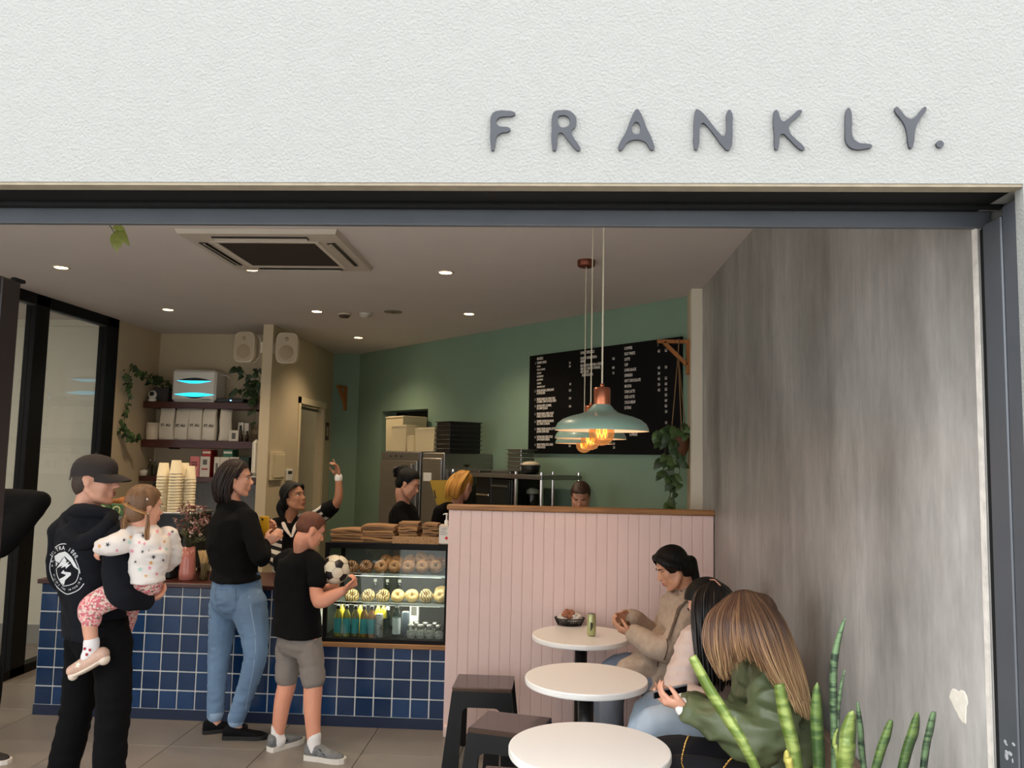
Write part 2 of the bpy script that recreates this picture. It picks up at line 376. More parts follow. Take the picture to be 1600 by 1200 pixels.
curve_letter('letter', [z([(130, 548), (107, 480), (106, 330), (108, 220), (135, 168), (190, 148), (260, 148), (330, 158), (352, 176), (330, 198), (260, 205), (195, 215), (160, 258), (185, 300), (225, 310), (275, 313), (303, 337), (275, 360), (225, 367), (175, 395), (155, 440), (148, 505)], 750)], sg, sm_)
curve_letter('letter', [z([(745, 548), (721, 480), (718, 330), (722, 210), (745, 158), (800, 144), (880, 146), (940, 185), (963, 245), (950, 310), (915, 355), (935, 415), (985, 490), (1003, 535), (985, 548), (935, 510), (870, 430), (800, 366), (775, 420), (770, 490)], 750), z([(778, 250), (785, 205), (815, 194), (865, 200), (900, 240), (895, 285), (860, 313), (800, 308)], 750)], sg, sm_)
curve_letter('letter', [z([(290, 133), (318, 160), (352, 230), (385, 320), (425, 400), (455, 480), (462, 530), (440, 543), (410, 515), (380, 468), (330, 443), (285, 437), (230, 445), (180, 478), (150, 525), (120, 545), (104, 520), (120, 465), (175, 370), (225, 240), (262, 160)], 950), z([(285, 258), (315, 285), (326, 335), (312, 378), (283, 385), (252, 372), (238, 325), (255, 278)], 950)], sg, sm_)
curve_letter('letter', [z([(885, 134), (910, 142), (960, 185), (1040, 285), (1110, 370), (1155, 404), (1178, 370), (1185, 270), (1187, 180), (1213, 140), (1238, 170), (1243, 300), (1242, 440), (1225, 525), (1203, 544), (1150, 505), (1060, 385), (985, 295), (945, 270), (920, 310), (914, 400), (908, 490), (880, 540), (860, 490), (858, 380), (860, 250), (870, 170)], 950)], sg, sm_)
curve_letter('letter', [z([(400, 140), (425, 170), (440, 220), (468, 254), (515, 235), (580, 180), (640, 140), (658, 150), (630, 195), (560, 255), (525, 310), (545, 375), (610, 445), (670, 500), (685, 535), (665, 543), (600, 500), (520, 420), (460, 378), (435, 420), (428, 490), (405, 540), (385, 480), (383, 380), (374, 300), (376, 200)], 1150)], sg, sm_)
curve_letter('letter', [z([(228, 120), (252, 150), (262, 240), (263, 370), (285, 435), (345, 473), (410, 478), (460, 492), (462, 510), (410, 525), (300, 535), (240, 510), (203, 455), (197, 350), (198, 220), (208, 145)], 1290)], sg, sm_)
curve_letter('letter', [z([(705, 110), (745, 140), (800, 205), (852, 232), (900, 210), (960, 135), (998, 110), (1005, 135), (960, 205), (915, 280), (890, 370), (880, 470), (850, 525), (828, 480), (815, 380), (790, 290), (740, 215), (692, 140)], 1290)], sg, sm_)
curve_letter('full_stop', [z([(1143, 446), (1170, 458), (1180, 485), (1168, 508), (1143, 518), (1118, 508), (1106, 483), (1118, 458)], 1290)], sg, sm_)
# unseen corridor light panel, added to brighten the wall behind the glass
cl = thing('corridor_fill_light', 'unseen flat light panel added to brighten the side corridor', 'light', (-6, 5.6, 3.06))
MB().bev((-6, 5.6, 3.05), (.3, 1.2, .03), .005).build('housing', white, cl)
MB().bb(-6.13, -5.87, 5.02, 6.18, 3.03, 3.034).build('diffuser', mat('corridor_fill_diffuser', (255, 250, 235), .5, emit=(255, 246, 225), estr=4), cl)
l_ = lamp('corridor_fill_lamp', 'AREA', (-6, 5.6, 3.02), 27, (1, .95, .82), .3); l_.parent = cl; l_.matrix_parent_inverse = Matrix.Translation((6, -5.6, -3.06))
# ================================================================= CEILING FIXTURES
warm = (1, .78, .54)
lens = mat('lit_lens', (255, 236, 200), .4, emit=(255, 214, 150), estr=18)
ring = mat('downlight_rim', (196, 186, 176), .5)
dl_me = MB().lathe((0, 0, 0), [(.042, -.002), (.052, -.008), (.058, -.003), (.058, .0)], 28).mesh('rim', ring)
dl_l = MB().lathe((0, 0, 0), [(.0, -.006), (.042, -.006)], 28, cap=False).mesh('lens', lens)
DL = [(-3.48, 5.515, 'leftmost downlight near the street, above the man in the cap'), (-2.13, 5.53, 'downlight at the inner edge of the air conditioner'), (-.782, 5.575, 'downlight right of the air conditioner, nearest the pendants'),
      (-3.49, 7.14, 'downlight over the coffee shelves'), (-2.142, 7.15, 'downlight left of the two small ceiling detectors'), (-.79, 7.19, 'downlight nearest the top of the green wall'), (-2.146, 8.716, 'deepest downlight, in front of the green corner')]
for x, y, lb in DL + [(-3.48, 3.9, 'downlight hidden behind the door head, left one'), (-2.13, 3.9, 'downlight hidden behind the door head, middle one'), (-.782, 3.95, 'downlight hidden behind the door head, right one')]:
    t = thing('downlight', 'small round warm '+lb, 'light', (x, y, CEIL), 'warm ceiling downlights')
    for nm, me in (('rim', dl_me), ('lens', dl_l)):
        o = link(nm, me, t); o.matrix_parent_inverse = Matrix.Identity(4)
    L_ = lamp('downlight_beam', 'SPOT', (x, y, CEIL-.03), 44, warm, .04, spot_size=2.3, spot_blend=.9); L_.parent = t; L_.location = (0, 0, -.03)
# air conditioner cassette
ac = thing('air_conditioner', 'square ceiling air conditioner cassette with dark centre grille', 'air conditioner', (-1.73, 4.99, CEIL))
acm = mat('cassette_cream', (188, 178, 164), .5); dk = mat('grille_brown', (44, 32, 27), .7, bump=.4, bscale=220)
def frame(mb, x0, x1, y0, y1, w_, z0, z1):
    mb.bb(x0, x1, y0, y0+w_, z0, z1); mb.bb(x0, x1, y1-w_, y1, z0, z1); mb.bb(x0, x0+w_, y0+w_, y1-w_, z0, z1); mb.bb(x1-w_, x1, y0+w_, y1-w_, z0, z1); return mb
MB().lathe((0, 0, 0), [(0, 0)], 3)
q = MB(); h = .47
def ringq(mb, h0, z0, h1, z1):
    vs = [(-1.73+sx*h0, 4.99+sy*h0, z0) for sx, sy in ((-1, -1), (1, -1), (1, 1), (-1, 1))] + [(-1.73+sx*h1, 4.99+sy*h1, z1) for sx, sy in ((-1, -1), (1, -1), (1, 1), (-1, 1))]
    return mb.add(vs, [[i, (i+1) % 4, 4+(i+1) % 4, 4+i] for i in range(4)])
ringq(q, .47, CEIL-.001, .46, CEIL-.028); ringq(q, .46, CEIL-.028, .30, CEIL-.036); ringq(q, .30, CEIL-.036, .285, CEIL-.026)
q.build('panel', acm, ac)
ringq(ringq(MB(), .325, CEIL-.0365, .322, CEIL-.040), .322, CEIL-.040, .292, CEIL-.038).build('grille_frame', mat('cassette_trim', (204, 194, 178), .5), ac)
gm = MB().bb(-1.73-.29, -1.73+.29, 4.99-.29, 4.99+.29, CEIL-.034, CEIL-.028).build('grille', dk, ac)
for k in range(4):
    a = k*PI/2; R3 = Matrix.Rotation(a, 3, 'Z'); c0 = Vector((-1.73, 4.99, CEIL-.033)) + R3 @ Vector((0, .385, 0))
    MB().box(c0, (.56, .05, .008), a).build('air_slot', black, ac)
    MB().box(c0+R3 @ Vector((0, -.004, -.006)), (.55, .028, .004), R=R3 @ Matrix.Rotation(.5, 3, 'X')).build('louvre', acm, ac)
# smoke detector, sensor and speaker grille on the ceiling
q = thing('smoke_detector', 'dark banded smoke detector on the ceiling', 'detector', (-1.916, 7.231, CEIL))
MB().lathe((-1.916, 7.231, CEIL), [(.058, 0), (.058, -.018), (.05, -.022)], 24).build('base', mat('det_cream', (190, 180, 160), .5), q)
MB().lathe((-1.916, 7.231, CEIL), [(.048, -.02), (.048, -.034), (.036, -.044)], 24).build('sensing_head', mat('det_brown', (70, 58, 46), .5), q)
q = thing('motion_sensor', 'pale round motion sensor beside the dark smoke detector', 'detector', (-1.722, 7.219, CEIL))
MB().lathe((-1.722, 7.219, CEIL), [(.058, 0), (.056, -.02)], 24).build('base', mat('det_white', (206, 198, 184), .5), q)
MB().lathe((-1.722, 7.219, CEIL), [(.046, -.02), (.043, -.036), (.025, -.046)], 24).build('dome', mat('det_white2', (190, 184, 172), .5), q)
q = thing('ceiling_speaker', 'flat round brown grille in the ceiling', 'speaker', (-1.458, 7.14, CEIL))
MB().lathe((-1.458, 7.14, CEIL), [(.08, 0), (.078, -.006), (.07, -.007)], 28).build('rim', mat('spk_rim', (120, 108, 94), .6), q)
MB().lathe((-1.458, 7.14, CEIL), [(.069, -.005), (.0, -.008)], 28).build('mesh_grille', mat('spk_grille', (88, 78, 68), .8, bump=.5, bscale=400), q)
# ---------------------------------------------------------------- pendants
mint = mat('mint_enamel', (128, 154, 138), .35, coat=.3); inner = mat('shade_inside_white', (236, 226, 208), .5)
copper = mat('brushed_copper', (196, 120, 88), .28, metal=1., var=.1, vscale=6, stretch=(1, 1, 40))
amber = glass('amber_bulb_glass', (255, 214, 160), 0, .95)
nt = amber.node_tree; em_ = nt.nodes.new('ShaderNodeEmission'); em_.inputs[0].default_value = (*lin((255, 176, 104)), 1); em_.inputs[1].default_value = .75      # lit globe glows
ad_ = nt.nodes.new('ShaderNodeMixShader'); ad_.inputs[0].default_value = .30; o_ = nt.nodes['Material Output']; nt.links.new(o_.inputs[0].links[0].from_socket, ad_.inputs[1]); nt.links.new(em_.outputs[0], ad_.inputs[2]); nt.links.new(ad_.outputs[0], o_.inputs[0])
fil = mat('glowing_filament', (255, 190, 60), .5, emit=(255, 176, 48), estr=11)
cordm = mat('cream_cord', (205, 196, 170), .7)
def pendant(x, y, zr, label):
    t = thing('pendant_lamp', label, 'lamp', (x, y, CEIL), 'mint pendant lamps over the tables'); c = (x, y, zr)
    sh = MB(); sh.lathe(c, [(.180, 0), (.179, .010), (.170, .028), (.150, .044), (.120, .056), (.088, .064), (.064, .072), (.048, .084), (.038, .096), (.033, .102)], 48, cap=False)
    s_ = sh.build('lamp_shade', mint, t)
    MB().lathe(c, [(.1795, .0005), (.1765, .010), (.167, .026), (.147, .041), (.118, .053), (.086, .061), (.062, .069), (.045, .081), (.03, .095)], 48, cap=False).build('shade_lining', inner, s_)
    MB().lathe(c, [(.0325, .098), (.0325, .160), (.030, .166), (.026, .168), (.0, .168)], 32, cap=False).build('socket_cover', copper, t)
    MB().lathe(c, [(.008, .168), (.008, .178), (.005, .183)], 16).build('cord_grip', copper, t)
    MB().cyl((x, y, zr+.18), .0032, CEIL-zr-.2, 8).build('cord', cordm, t)
    MB().lathe((x, y, CEIL), [(.056, 0), (.056, -.035), (.05, -.042), (.0, -.043)], 32, cap=False).build('ceiling_rose', mat('aged_copper', (120, 66, 50), .4, metal=.7), t)
    b = MB().lathe((x, y, zr-.006), [(.013, .075), (.016, .058), (.03, .042), (.045, .022), (.050, 0), (.046, -.022), (.034, -.038), (.016, -.048), (.0, -.0505)], 28, cap=False).build('bulb', amber, t)
    f = MB()
    for k in range(6):
        a = PI*2*k/6; a2 = a+.5; r = .016
        f.tube([(x+r*math.cos(a), y+r*math.sin(a), zr+.022), (x+r*1.15*math.cos(a), y+r*1.15*math.sin(a), zr-.004), (x+r*math.cos(a2), y+r*math.sin(a2), zr-.026)], .0016, 6)
    f.build('filament', fil, b)
    l_ = lamp('bulb_light', 'POINT', (x, y, zr-.002), 1.1, (1, .66, .34), .03); l_.parent = t; l_.matrix_parent_inverse = Matrix.Translation((-x, -y, -CEIL))
pendant(.172, 3.2, 1.918, 'nearest and largest mint pendant lamp with copper socket')
pendant(.170, 4.2, 1.914, 'middle mint pendant lamp, second of the three in line')
pendant(.171, 5.216, 1.910, 'farthest mint pendant lamp, under the visible copper ceiling rose')
# ================================================================= PARTITION, COUNTER
PX0, PX1, PY = -.705, 1.046, 5.60
pt = thing('partition', 'chest high pink boarded partition with oak cap behind the tables', 'partition', (.17, PY, 0))
MB().bb(PX0+.01, PX1, PY+.012, PY+.07, 0, 1.458).build('core', pink, pt)
nb = 25; bw = (PX1-PX0)/nb; bme = MB().bev((bw/2, 0, .729), (bw-.0006, .014, 1.456), .0035).mesh('board', pink)
for k in range(nb): o = link('board', bme, pt); o.location = (PX0+bw*k, PY+.006, 0); o.matrix_parent_inverse = Matrix.Translation((-.17, -PY, 0))
MB().bb(PX0-.012, PX0+.008, PY-.002, PY+.07, 0, 1.458).build('end_trim', pink, pt)
MB().bev(((PX0+PX1)/2-.01, PY+.035, 1.476), (PX1-PX0+.03, .115, .034), .006).build('cap', oak, pt)
MB().bev((PX0+.02, PY-.045, .035), (.045, .05, .07), .004).build('skirting_block', pink, pt)
mb_ = thing('tiled_counter', 'long front counter clad in glossy navy tiles with white grout', 'counter', (-2.1, 5.9, 0))
CY = 5.67; XS = -1.59
gro = mat('white_grout', (236, 236, 230), .8, var=.05, vscale=40); navy = [mat('navy_tile_%s' % n, c_, .16, var=.18, vscale=7, bump=.06, bscale=14) for n, c_ in (('a', (21, 53, 92)), ('b', (26, 62, 106)), ('c', (18, 47, 84)))]
body = MB(); body.bb(-3.55, XS, CY, CY+.6, 0, .885); body.bb(XS, PX0-.002, CY, CY+.6, 0, .53); body.build('grout_bed', gro, mb_)
MB().bb(-3.552, PX0-.003, CY-.008, CY, 0, .068).build('kickboard', mat('navy_kickboard', (18, 34, 64), .4), mb_)
tp = .1250; tc_ = {}
def tilemesh(w_, h_, n):
    k = (round(w_, 3), round(h_, 3), n)
    if k not in tc_: tc_[k] = MB().bev((w_/2, 0, h_/2), (w_-.0095, .009, h_-.0095), .002).mesh('tile', navy[n])
    return tc_[k]
def tiles(xa, xb, x0, zt):
    k = math.floor((xa-x0)/tp)
    while x0+k*tp < xb-.004:
        a, b = max(xa, x0+k*tp), min(xb, x0+(k+1)*tp); k += 1
        if b-a < .012: continue
        r = 0
        while .068+r*tp < zt-.012:
            z0 = .068+r*tp; z1 = min(zt, z0+tp); r += 1
            o = link('tile', tilemesh(b-a, z1-z0, random.randrange(3)), mb_); o.location = (a, CY-.0035+random.uniform(-.0006, .0006), z0); o.matrix_parent_inverse = Matrix.Translation((2.1, -5.9, 0))
tiles(-3.55, XS, -3.55, .885); tiles(XS, PX0-.003, -.826, .53)
MB().bev(((-3.56+XS)/2, CY+.28, .9), (XS+3.57, .64, .03), .004).build('worktop', darkwood, mb_)
MB().bev(((XS+PX0)/2, CY+.02, .538), (PX0-XS-.003, .1, .03), .003).build('ledge', oak, mb_)
# ---------------------------------------------------------------- tables, stools, bench
tw = mat('white_tabletop', (244, 242, 238), .3, coat=.2); tb = mat('black_powdercoat', (14, 14, 15), .35)
def table(x, y, label):
    t = thing('cafe_table', label, 'table', (x, y, 0), 'round white cafe tables'); c = (x, y, 0)
    MB().lathe(c, [(0, .709), (.290, .709), (.299, .712), (.3015, .718), (.3015, .735), (.2995, .740), (.297, .7415), (0, .742)], 96, cap=False, smooth=False).build('tabletop', tw, t)
    MB().lathe(c, [(.0385, .03), (.0385, .70)], 28).build('column', tb, t)
    MB().lathe(c, [(.09, .695), (.1, .710)], 24).build('top_plate', tb, t)
    MB().lathe(c, [(.19, 0), (.19, .012), (.17, .024), (.06, .034), (.045, .06)], 40).build('foot', tb, t)
table(.168, 5.217, 'farthest round white table, with a food basket and a can on it')
table(.163, 4.206, 'middle round white table, empty, second of three')
table(.139, 3.205, 'nearest round white table, cut off by the bottom edge')
ply = mat('plum_black_ply', (58, 46, 47), .22, coat=.3, var=.05); plyb = mat('black_lacquer_ply', (9, 10, 11), .4, spec=.3); plye = mat('ply_edge_brown', (66, 44, 28), .5, var=.4, vscale=3, stretch=(1, 1, 260))
def stool(x, y, rz, label):
    t = thing('ply_stool', label, 'stool', (x, y, 0), 'black bent plywood stools'); R3 = Matrix.Rotation(rz, 3, 'Z'); o = Vector((x, y, 0))
    W, D, Hs = .178, .165, .45
    MB().bev(o+Vector((0, 0, Hs-.008)), (2*W, 2*D-.02, .016), .005, rz).build('seat', ply, t)
    def panel(sy, name):
        ol = [(-W-.045, 0), (-W+.055, 0)]
        for k in range(5): a = PI/2*k/4; ol.append((-W+.062+.04*(1-math.cos(a)), .30+.04*math.sin(a)))
        ol += [(-a, b) for a, b in ol[::-1]]; ol += [(W, Hs-.03), (W-.003, Hs-.018), (-W+.003, Hs-.018), (-W, Hs-.03)]
        n = len(ol); vs = []
        for th in (0, .02):
            for a, b in ol:
                yy = sy*(D-.004 - th + (Hs-b)*.10); vs.append(o + R3 @ Vector((a, yy, b)))
        MB().add(vs, [list(range(n)), [n+i for i in range(n)][::-1]]+[[i, n+i, n+(i+1) % n, (i+1) % n] for i in range(n)]).build(name, plyb, t)
        MB().box(o+R3 @ Vector((0, sy*(D-.009), Hs-.013)), (2*W-.006, .02, .014), rz).build('ply_edge', plye, t)
    panel(-1, 'leg_frame'); panel(1, 'leg_frame')
stool(-.42, 5.19, 0, 'farther black ply stool against the pink partition end')
stool(-.215, 4.415, -.25, 'second black ply stool, turned, in front of the first')
stool(-.13, 3.63, -.1, 'nearest black ply stool, only its edge showing at the bottom')
bn = thing('bench_seat', 'long low timber bench along the concrete wall', 'bench', (.8, 4.1, 0))
bm_ = mat('bench_timber', (120, 98, 82), .55, var=.2, vscale=4, stretch=(10, 1, 10))
MB().bev((.785, 4.09, .425), (.51, 2.96, .05), .008).build('seat', bm_, bn)
MB().bb(.58, 1.04, 2.65, 5.56, 0, .4).build('base', mat('bench_base_brown', (84, 68, 58), .6), bn)
MB().bev((1.026, 4.09, .63), (.04, 2.96, .35), .006).build('backrest', bm_, bn)
# ================================================================= SHELVES AND WHAT STANDS ON THEM
YS = 8.30
def zat(py, px=300, Y=YS): return P(px, py, Y=Y).z
shx0, shx1 = -4.262, -2.905
SH = {}
for nm, y0, y1, lb in (('top', 628, 638, 'top dark timber wall shelf, under the white steriliser'), ('mid', 688, 700, 'middle dark timber wall shelf, carrying the coffee bags'), ('low', 745, 753, 'lowest dark timber wall shelf, carrying the tea boxes')):
    za, zb = zat(y0), zat(y1); SH[nm] = za
    t = thing('wall_shelf', lb, 'shelf', ((shx0+shx1)/2, 8.45, zb), 'timber shelves in the alcove')
    MB().bev(((shx0+shx1)/2, 8.455, (za+zb)/2), (shx1-shx0, .305, za-zb), .003).build('board', darkwood, t)
    for xx in (-4.0, -3.1): MB().bb(xx-.012, xx+.012, 8.4, 8.605, zb-.012, zb).build('shelf_bracket', alu_black, t)
def xat(px, Y, py=650): return P(px, py, Y=Y).x
# steriliser with two glowing slots
za = SH['top']; Ys = 8.31; x0, x1 = xat(268, Ys, 605), xat(337, Ys, 605); h = .325
st = thing('steriliser', 'white countertop steriliser cabinet with two glowing cyan slots', 'appliance', ((x0+x1)/2, 8.42, za))
wst = mat('steriliser_white', (226, 222, 212), .35)
MB().bev(((x0+x1)/2, Ys+.13, za+h/2+.008), (x1-x0, .26, h), .022).build('cabinet', wst, st)
MB().bev(((x0+x1)/2+.01, Ys+.13, za+.006), (x1-x0-.06, .22, .012), .003).build('feet', wst, st)
cy = mat('cyan_glow', (40, 210, 240), .4, emit=(40, 215, 255), estr=1.6)
def lens_slot(px0, px1, py, up, dn, name, m_, Y, dark):
    a, b = P(px0, py, Y=Y), P(px1, py, Y=Y); n = 16; pl = []
    for k in range(n+1): u = k/n; pl.append((a.x+(b.x-a.x)*u, a.z+up*math.sin(PI*u)))
    for k in range(n-1, 0, -1): u = k/n; pl.append((a.x+(b.x-a.x)*u, a.z-dn*math.sin(PI*u)))
    return MB().prism(pl, Y-dark, Y+.004).build(name, m_, st)
lens_slot(277, 331, 594, .028, .002, 'handle_recess', black, Ys, .0015); lens_slot(276, 331, 594.5, .001, .028, 'light_window', cy, Ys, .002)
lens_slot(272, 335, 616, .020, .022, 'light_window', cy, Ys, .002); lens_slot(286, 322, 618, -.012, .030, 'handle_recess', black, Ys, .0016)
MB().bb(x1-.14, x1-.05, Ys-.001, Ys+.002, za+.025, za+.032).build('name_plate', mat('grey_print', (90, 88, 84), .6), st)
MB().tube([(x1, Ys+.12, za+h-.03), (x1+.06, Ys+.13, za+h-.035), (x1+.09, Ys+.15, za+h-.07)], .006, 6).build('cable', white, st)
# router, camera, planter
x0, x1 = xat(337, YS, 626), xat(379, YS, 626)
rt = thing('router', 'flat black router box with a blue light beside the steriliser', 'router', ((x0+x1)/2, 8.4, za))
MB().bev(((x0+x1)/2, 8.41, za+.022), (x1-x0, .18, .044), .006).build('case', black, rt)
MB().bb((x0+x1)/2, (x0+x1)/2+.018, 8.3185, 8.3205, za+.018, za+.028).build('status_light', mat('led_blue', (140, 190, 255), .4, emit=(130, 190, 255), estr=4), rt)
c = P(238, 626, Y=8.33)
wc = thing('security_camera', 'small white round security camera on the top shelf', 'camera', (c.x, c.y, za))
MB().lathe((c.x, c.y, za), [(.038, 0), (.042, .012), (.036, .03), (.024, .042)], 24).build('base', white, wc)
MB().ell((c.x, c.y, za+.072), (.044, .04, .044), 20, 14).build('head', white, wc)
MB().lathe((c.x+.008, c.y-.034, za+.076), [(.024, 0), (.022, .008), (.0, .010)], 20, axis=(.2, -1, .1)).build('lens', black, wc)
leafg = mat('dark_leaf', (44, 66, 34), .45, var=.35, vscale=9); leafl = mat('mid_leaf', (72, 96, 52), .45, var=.3, vscale=9); stemm = mat('stem_green', (70, 74, 40), .6)
def leaf(mb, base, d, n, L, W, fold=.25, seg=4):
    """heart shaped leaf along d with face normal n"""
    d = Vector(d).normalized(); n = Vector(n); s_ = d.cross(n)
    s_ = s_.normalized() if s_.length > 1e-4 else d.orthogonal().normalized(); n = s_.cross(d)
    prof = [(0, .0), (.06, .42), (.28, .5), (.6, .36), (.85, .14), (1, 0)]
    mid = [Vector(base)+d*(L*u)+n*(L*.12*math.sin(PI*u)-L*.1*u*u) for u, _ in prof]
    vs = mid[:]
    for sg in (-1, 1):
        for (u, w_), m_ in zip(prof, mid): vs.append(m_+s_*(sg*w_*W)-n*(fold*w_*W)+(-d*.06*L if w_ == .42 else d*0))
    k = len(prof); fs = []
    for j in range(k-1):
        fs.append([j, j+1, k+j+1, k+j]); fs.append([j, 2*k+j, 2*k+j+1, j+1])
    mb.add(vs, fs, True)
def vine(parent, pts, nl, L, spread, mats, stem=.0035, seedn=1, bunch=None):
    rnd = random.Random(seedn); pts = [Vector(p) for p in pts]
    MB().tube(pts, stem, 6).build('stem', stemm, parent)
    mb = [MB(), MB()]
    for k in range(nl):
        u = rnd.random()*(len(pts)-1); i = int(u); p = pts[i].lerp(pts[min(i+1, len(pts)-1)], u-i)
        p = p+Vector((rnd.gauss(0, spread), rnd.gauss(0, spread*.6), rnd.gauss(0, spread*.7)))
        a = rnd.uniform(0, 2*PI); l = L*rnd.uniform(.6, 1.15)
        leaf(mb[k % 2], p, (math.cos(a)*.7, -.35+.4*math.sin(a), -.8+rnd.uniform(-.3, .5)), (rnd.uniform(-.4, .4), -1, rnd.uniform(0, .7)), l, l*.75)
    for b, m_ in zip(mb, mats):
        if b.v: b.build('foliage', m_, parent)
pl = thing('trailing_plant', 'ivy trailing from a dark box at the left end of the top shelf', 'plant', (-4.0, 8.43, za))
x0, x1 = xat(246, 8.42, 605), xat(266, 8.42, 605)
MB().bev(((x0+x1)/2, 8.44, za+.075), (x1-x0+.02, .16, .15), .008).build('planter_box', mat('planter_charcoal', (48, 46, 44), .7), pl)
MB().bb(x0, x1, 8.37, 8.51, za+.145, za+.152).build('soil', mat('soil', (30, 22, 16), .9), pl)
vine(pl, [P(262, 606, Y=8.43), P(250, 592, Y=8.42), P(240, 594, Y=8.38), P(228, 598, Y=8.36)], 34, .06, .035, (leafg, leafg), seedn=3)
vine(pl, [P(240, 592, Y=8.36), P(226, 584, X=-4.15), P(205, 571, X=-4.2), P(200, 590, X=-4.2), P(201, 625, X=-4.2), P(194, 655, X=-4.2), P(197, 676, X=-4.2), P(213, 686, X=-4.15)], 75, .065, .022, (leafg, leafl), seedn=4)
# plant at the right end of the top shelf
pr = thing('shelf_plant', 'dark leafy plant beside the left wall speaker, on the top shelf', 'plant', (xat(398, 8.42), 8.42, za))
c = P(394, 622, Y=8.5)
MB().lathe((c.x, 8.5, za), [(.05, 0), (.065, .1), (.062, .105)], 20).build('pot', mat('pot_cream', (170, 160, 140), .6), pr)
for k, pp in enumerate(([(391, 612), (388, 590), (376, 576), (371, 572)], [(392, 612), (400, 590), (402, 575)], [(390, 612), (380, 606), (366, 612), (360, 616)], [(395, 615), (401, 630), (398, 650), (396, 668)], [(392, 612), (404, 600), (406, 588)])):
    vine(pr, [P(a, b, Y=8.30) for a, b in pp], 11, .09, .02, (leafg, leafg), .003, 10+k)
# mid shelf
za = SH['mid']
c = P(238, 686, Y=8.36)
q = thing('canister', 'plain white canister left of the coffee bags', 'canister', (c.x, c.y, za))
MB().lathe((c.x, c.y, za), [(.063, 0), (.065, .004), (.065, .15)], 28).build('body', mat('canister_white', (205, 196, 178), .5), q)
MB().lathe((c.x, c.y, za), [(.066, .15), (.066, .17), (.06, .175), (0, .176)], 28, cap=False).build('lid', mat('canister_lid', (190, 182, 166), .5), q)
foil = mat('coffee_bag_white', (206, 200, 186), .42, bump=.25, bscale=14); ink = mat('black_ink', (22, 20, 20), .6)
def coffee_bag(px0, px1, top, label, rz=0., txt=True, sd=0):
    rnd = random.Random(sd); Y = 8.345; x0, x1 = xat(px0, Y, 680), xat(px1, Y, 680); w_ = (x1-x0); xc = (x0+x1)/2; H_ = zat(top, px0, Y)-za
    t = thing('coffee_bag', label, 'coffee bag', (xc, Y, za), 'white coffee bags on the middle shelf'); n = 16
    rows = [(0, .49, .040), (.03, .5, .047), (.3, .5, .050), (.6, .49, .046), (.8, .485, .034), (.93, .49, .012), (1., .49, .003)]; vs = []; fs = []
    Rz = Matrix.Rotation(rz, 3, 'Z'); lean = rnd.uniform(-.01, .01)
    for u, hw, hd in rows:
        for i in range(n):
            a = 2*PI*i/n; ca, sa = math.cos(a), math.sin(a)
            x = w_*hw*math.copysign(abs(ca)**.35, ca); y = hd*math.copysign(abs(sa)**.35, sa)
            p = Vector((x+lean*u+.004*math.sin(9*u+sd), y+.004*math.sin(7*u+i+sd), H_*u+(.006*math.cos(a*2+sd) if u == 1 else 0))); vs.append(Rz @ p+Vector((xc, Y+.01, za)))
    for j in range(len(rows)-1):
        for i in range(n): fs.append([j*n+i, j*n+(i+1) % n, (j+1)*n+(i+1) % n, (j+1)*n+i])
    fs += [list(range(n))[::-1], [(len(rows)-1)*n+i for i in range(n)]]
    MB().add(vs, fs, True).build('bag', foil, t)
    if txt:
        text_on('ST. ALi', .036, (xc-w_*.34, Y-.0425, za+H_*.42), (1, 0, 0), (0, 0, 1), ink, 'print', t, sx=.95, bold=.0012, depth=.0006)
        MB().bb(xc-w_*.4, xc-w_*.1, Y-.0375, Y-.036, za+.012, za+.016).build('small_print', mat('grey_print', (90, 88, 84), .6), t)
coffee_bag(249.5, 272.5, 636.5, 'leftmost white coffee bag, next to the canister', sd=1)
coffee_bag(272.8, 294.2, 638, 'second white coffee bag from the canister', sd=2)
coffee_bag(295, 316.2, 636.5, 'third white coffee bag from the canister', sd=3)
coffee_bag(316.8, 338.5, 637.5, 'fourth white coffee bag from the canister', sd=4)
coffee_bag(342, 360, 639, 'white coffee bag turned sideways, without visible print', rz=.5, txt=False, sd=5)
def carton(px0, px1, py0, base, Y, dep, m_, label, cat='box', side=None, extra=None, name='carton', grp=None):
    x0, x1 = xat(px0, Y, py0), xat(px1, Y, py0); z1 = zat(py0, px0, Y)
    t = thing(name, label, cat, ((x0+x1)/2, Y+dep/2, base), grp)
    MB().bev(((x0+x1)/2, Y+dep/2, (base+z1)/2), (x1-x0, dep, z1-base), .002).build('carton_body', m_, t)
    if extra: extra(t, x0, x1, base, z1, Y)
    return t
def lab(u0, u1, v0, v1, m_, name='printed_label'):
    return lambda t, x0, x1, z0, z1, Y: MB().bb(x0+(x1-x0)*u0, x0+(x1-x0)*u1, Y-.001, Y+.001, z0+(z1-z0)*v0, z0+(z1-z0)*v1).build(name, m_, t)
whitec = mat('carton_white', (200, 194, 182), .6); pinkc = mat('carton_pink', (206, 120, 122), .6); redc = mat('carton_red', (150, 34, 34), .55); greenc = mat('carton_green', (36, 96, 74), .55); dkg = mat('carton_dark_green', (22, 48, 40), .55); greyp = mat('grey_print', (90, 88, 84), .6)
carton(358, 373, 672, za, 8.31, .05, whitec, 'low white box with a dark window beside the turned coffee bag', extra=lab(.3, .7, .2, .75, greyp))
carton(372, 381, 660, za, 8.42, .06, whitec, 'tall narrow white box behind the small white box', extra=lab(.3, .7, .5, .85, ink))
carton(382, 389, 661, za, 8.4, .06, whitec, 'thin white box at the right end of the middle shelf')
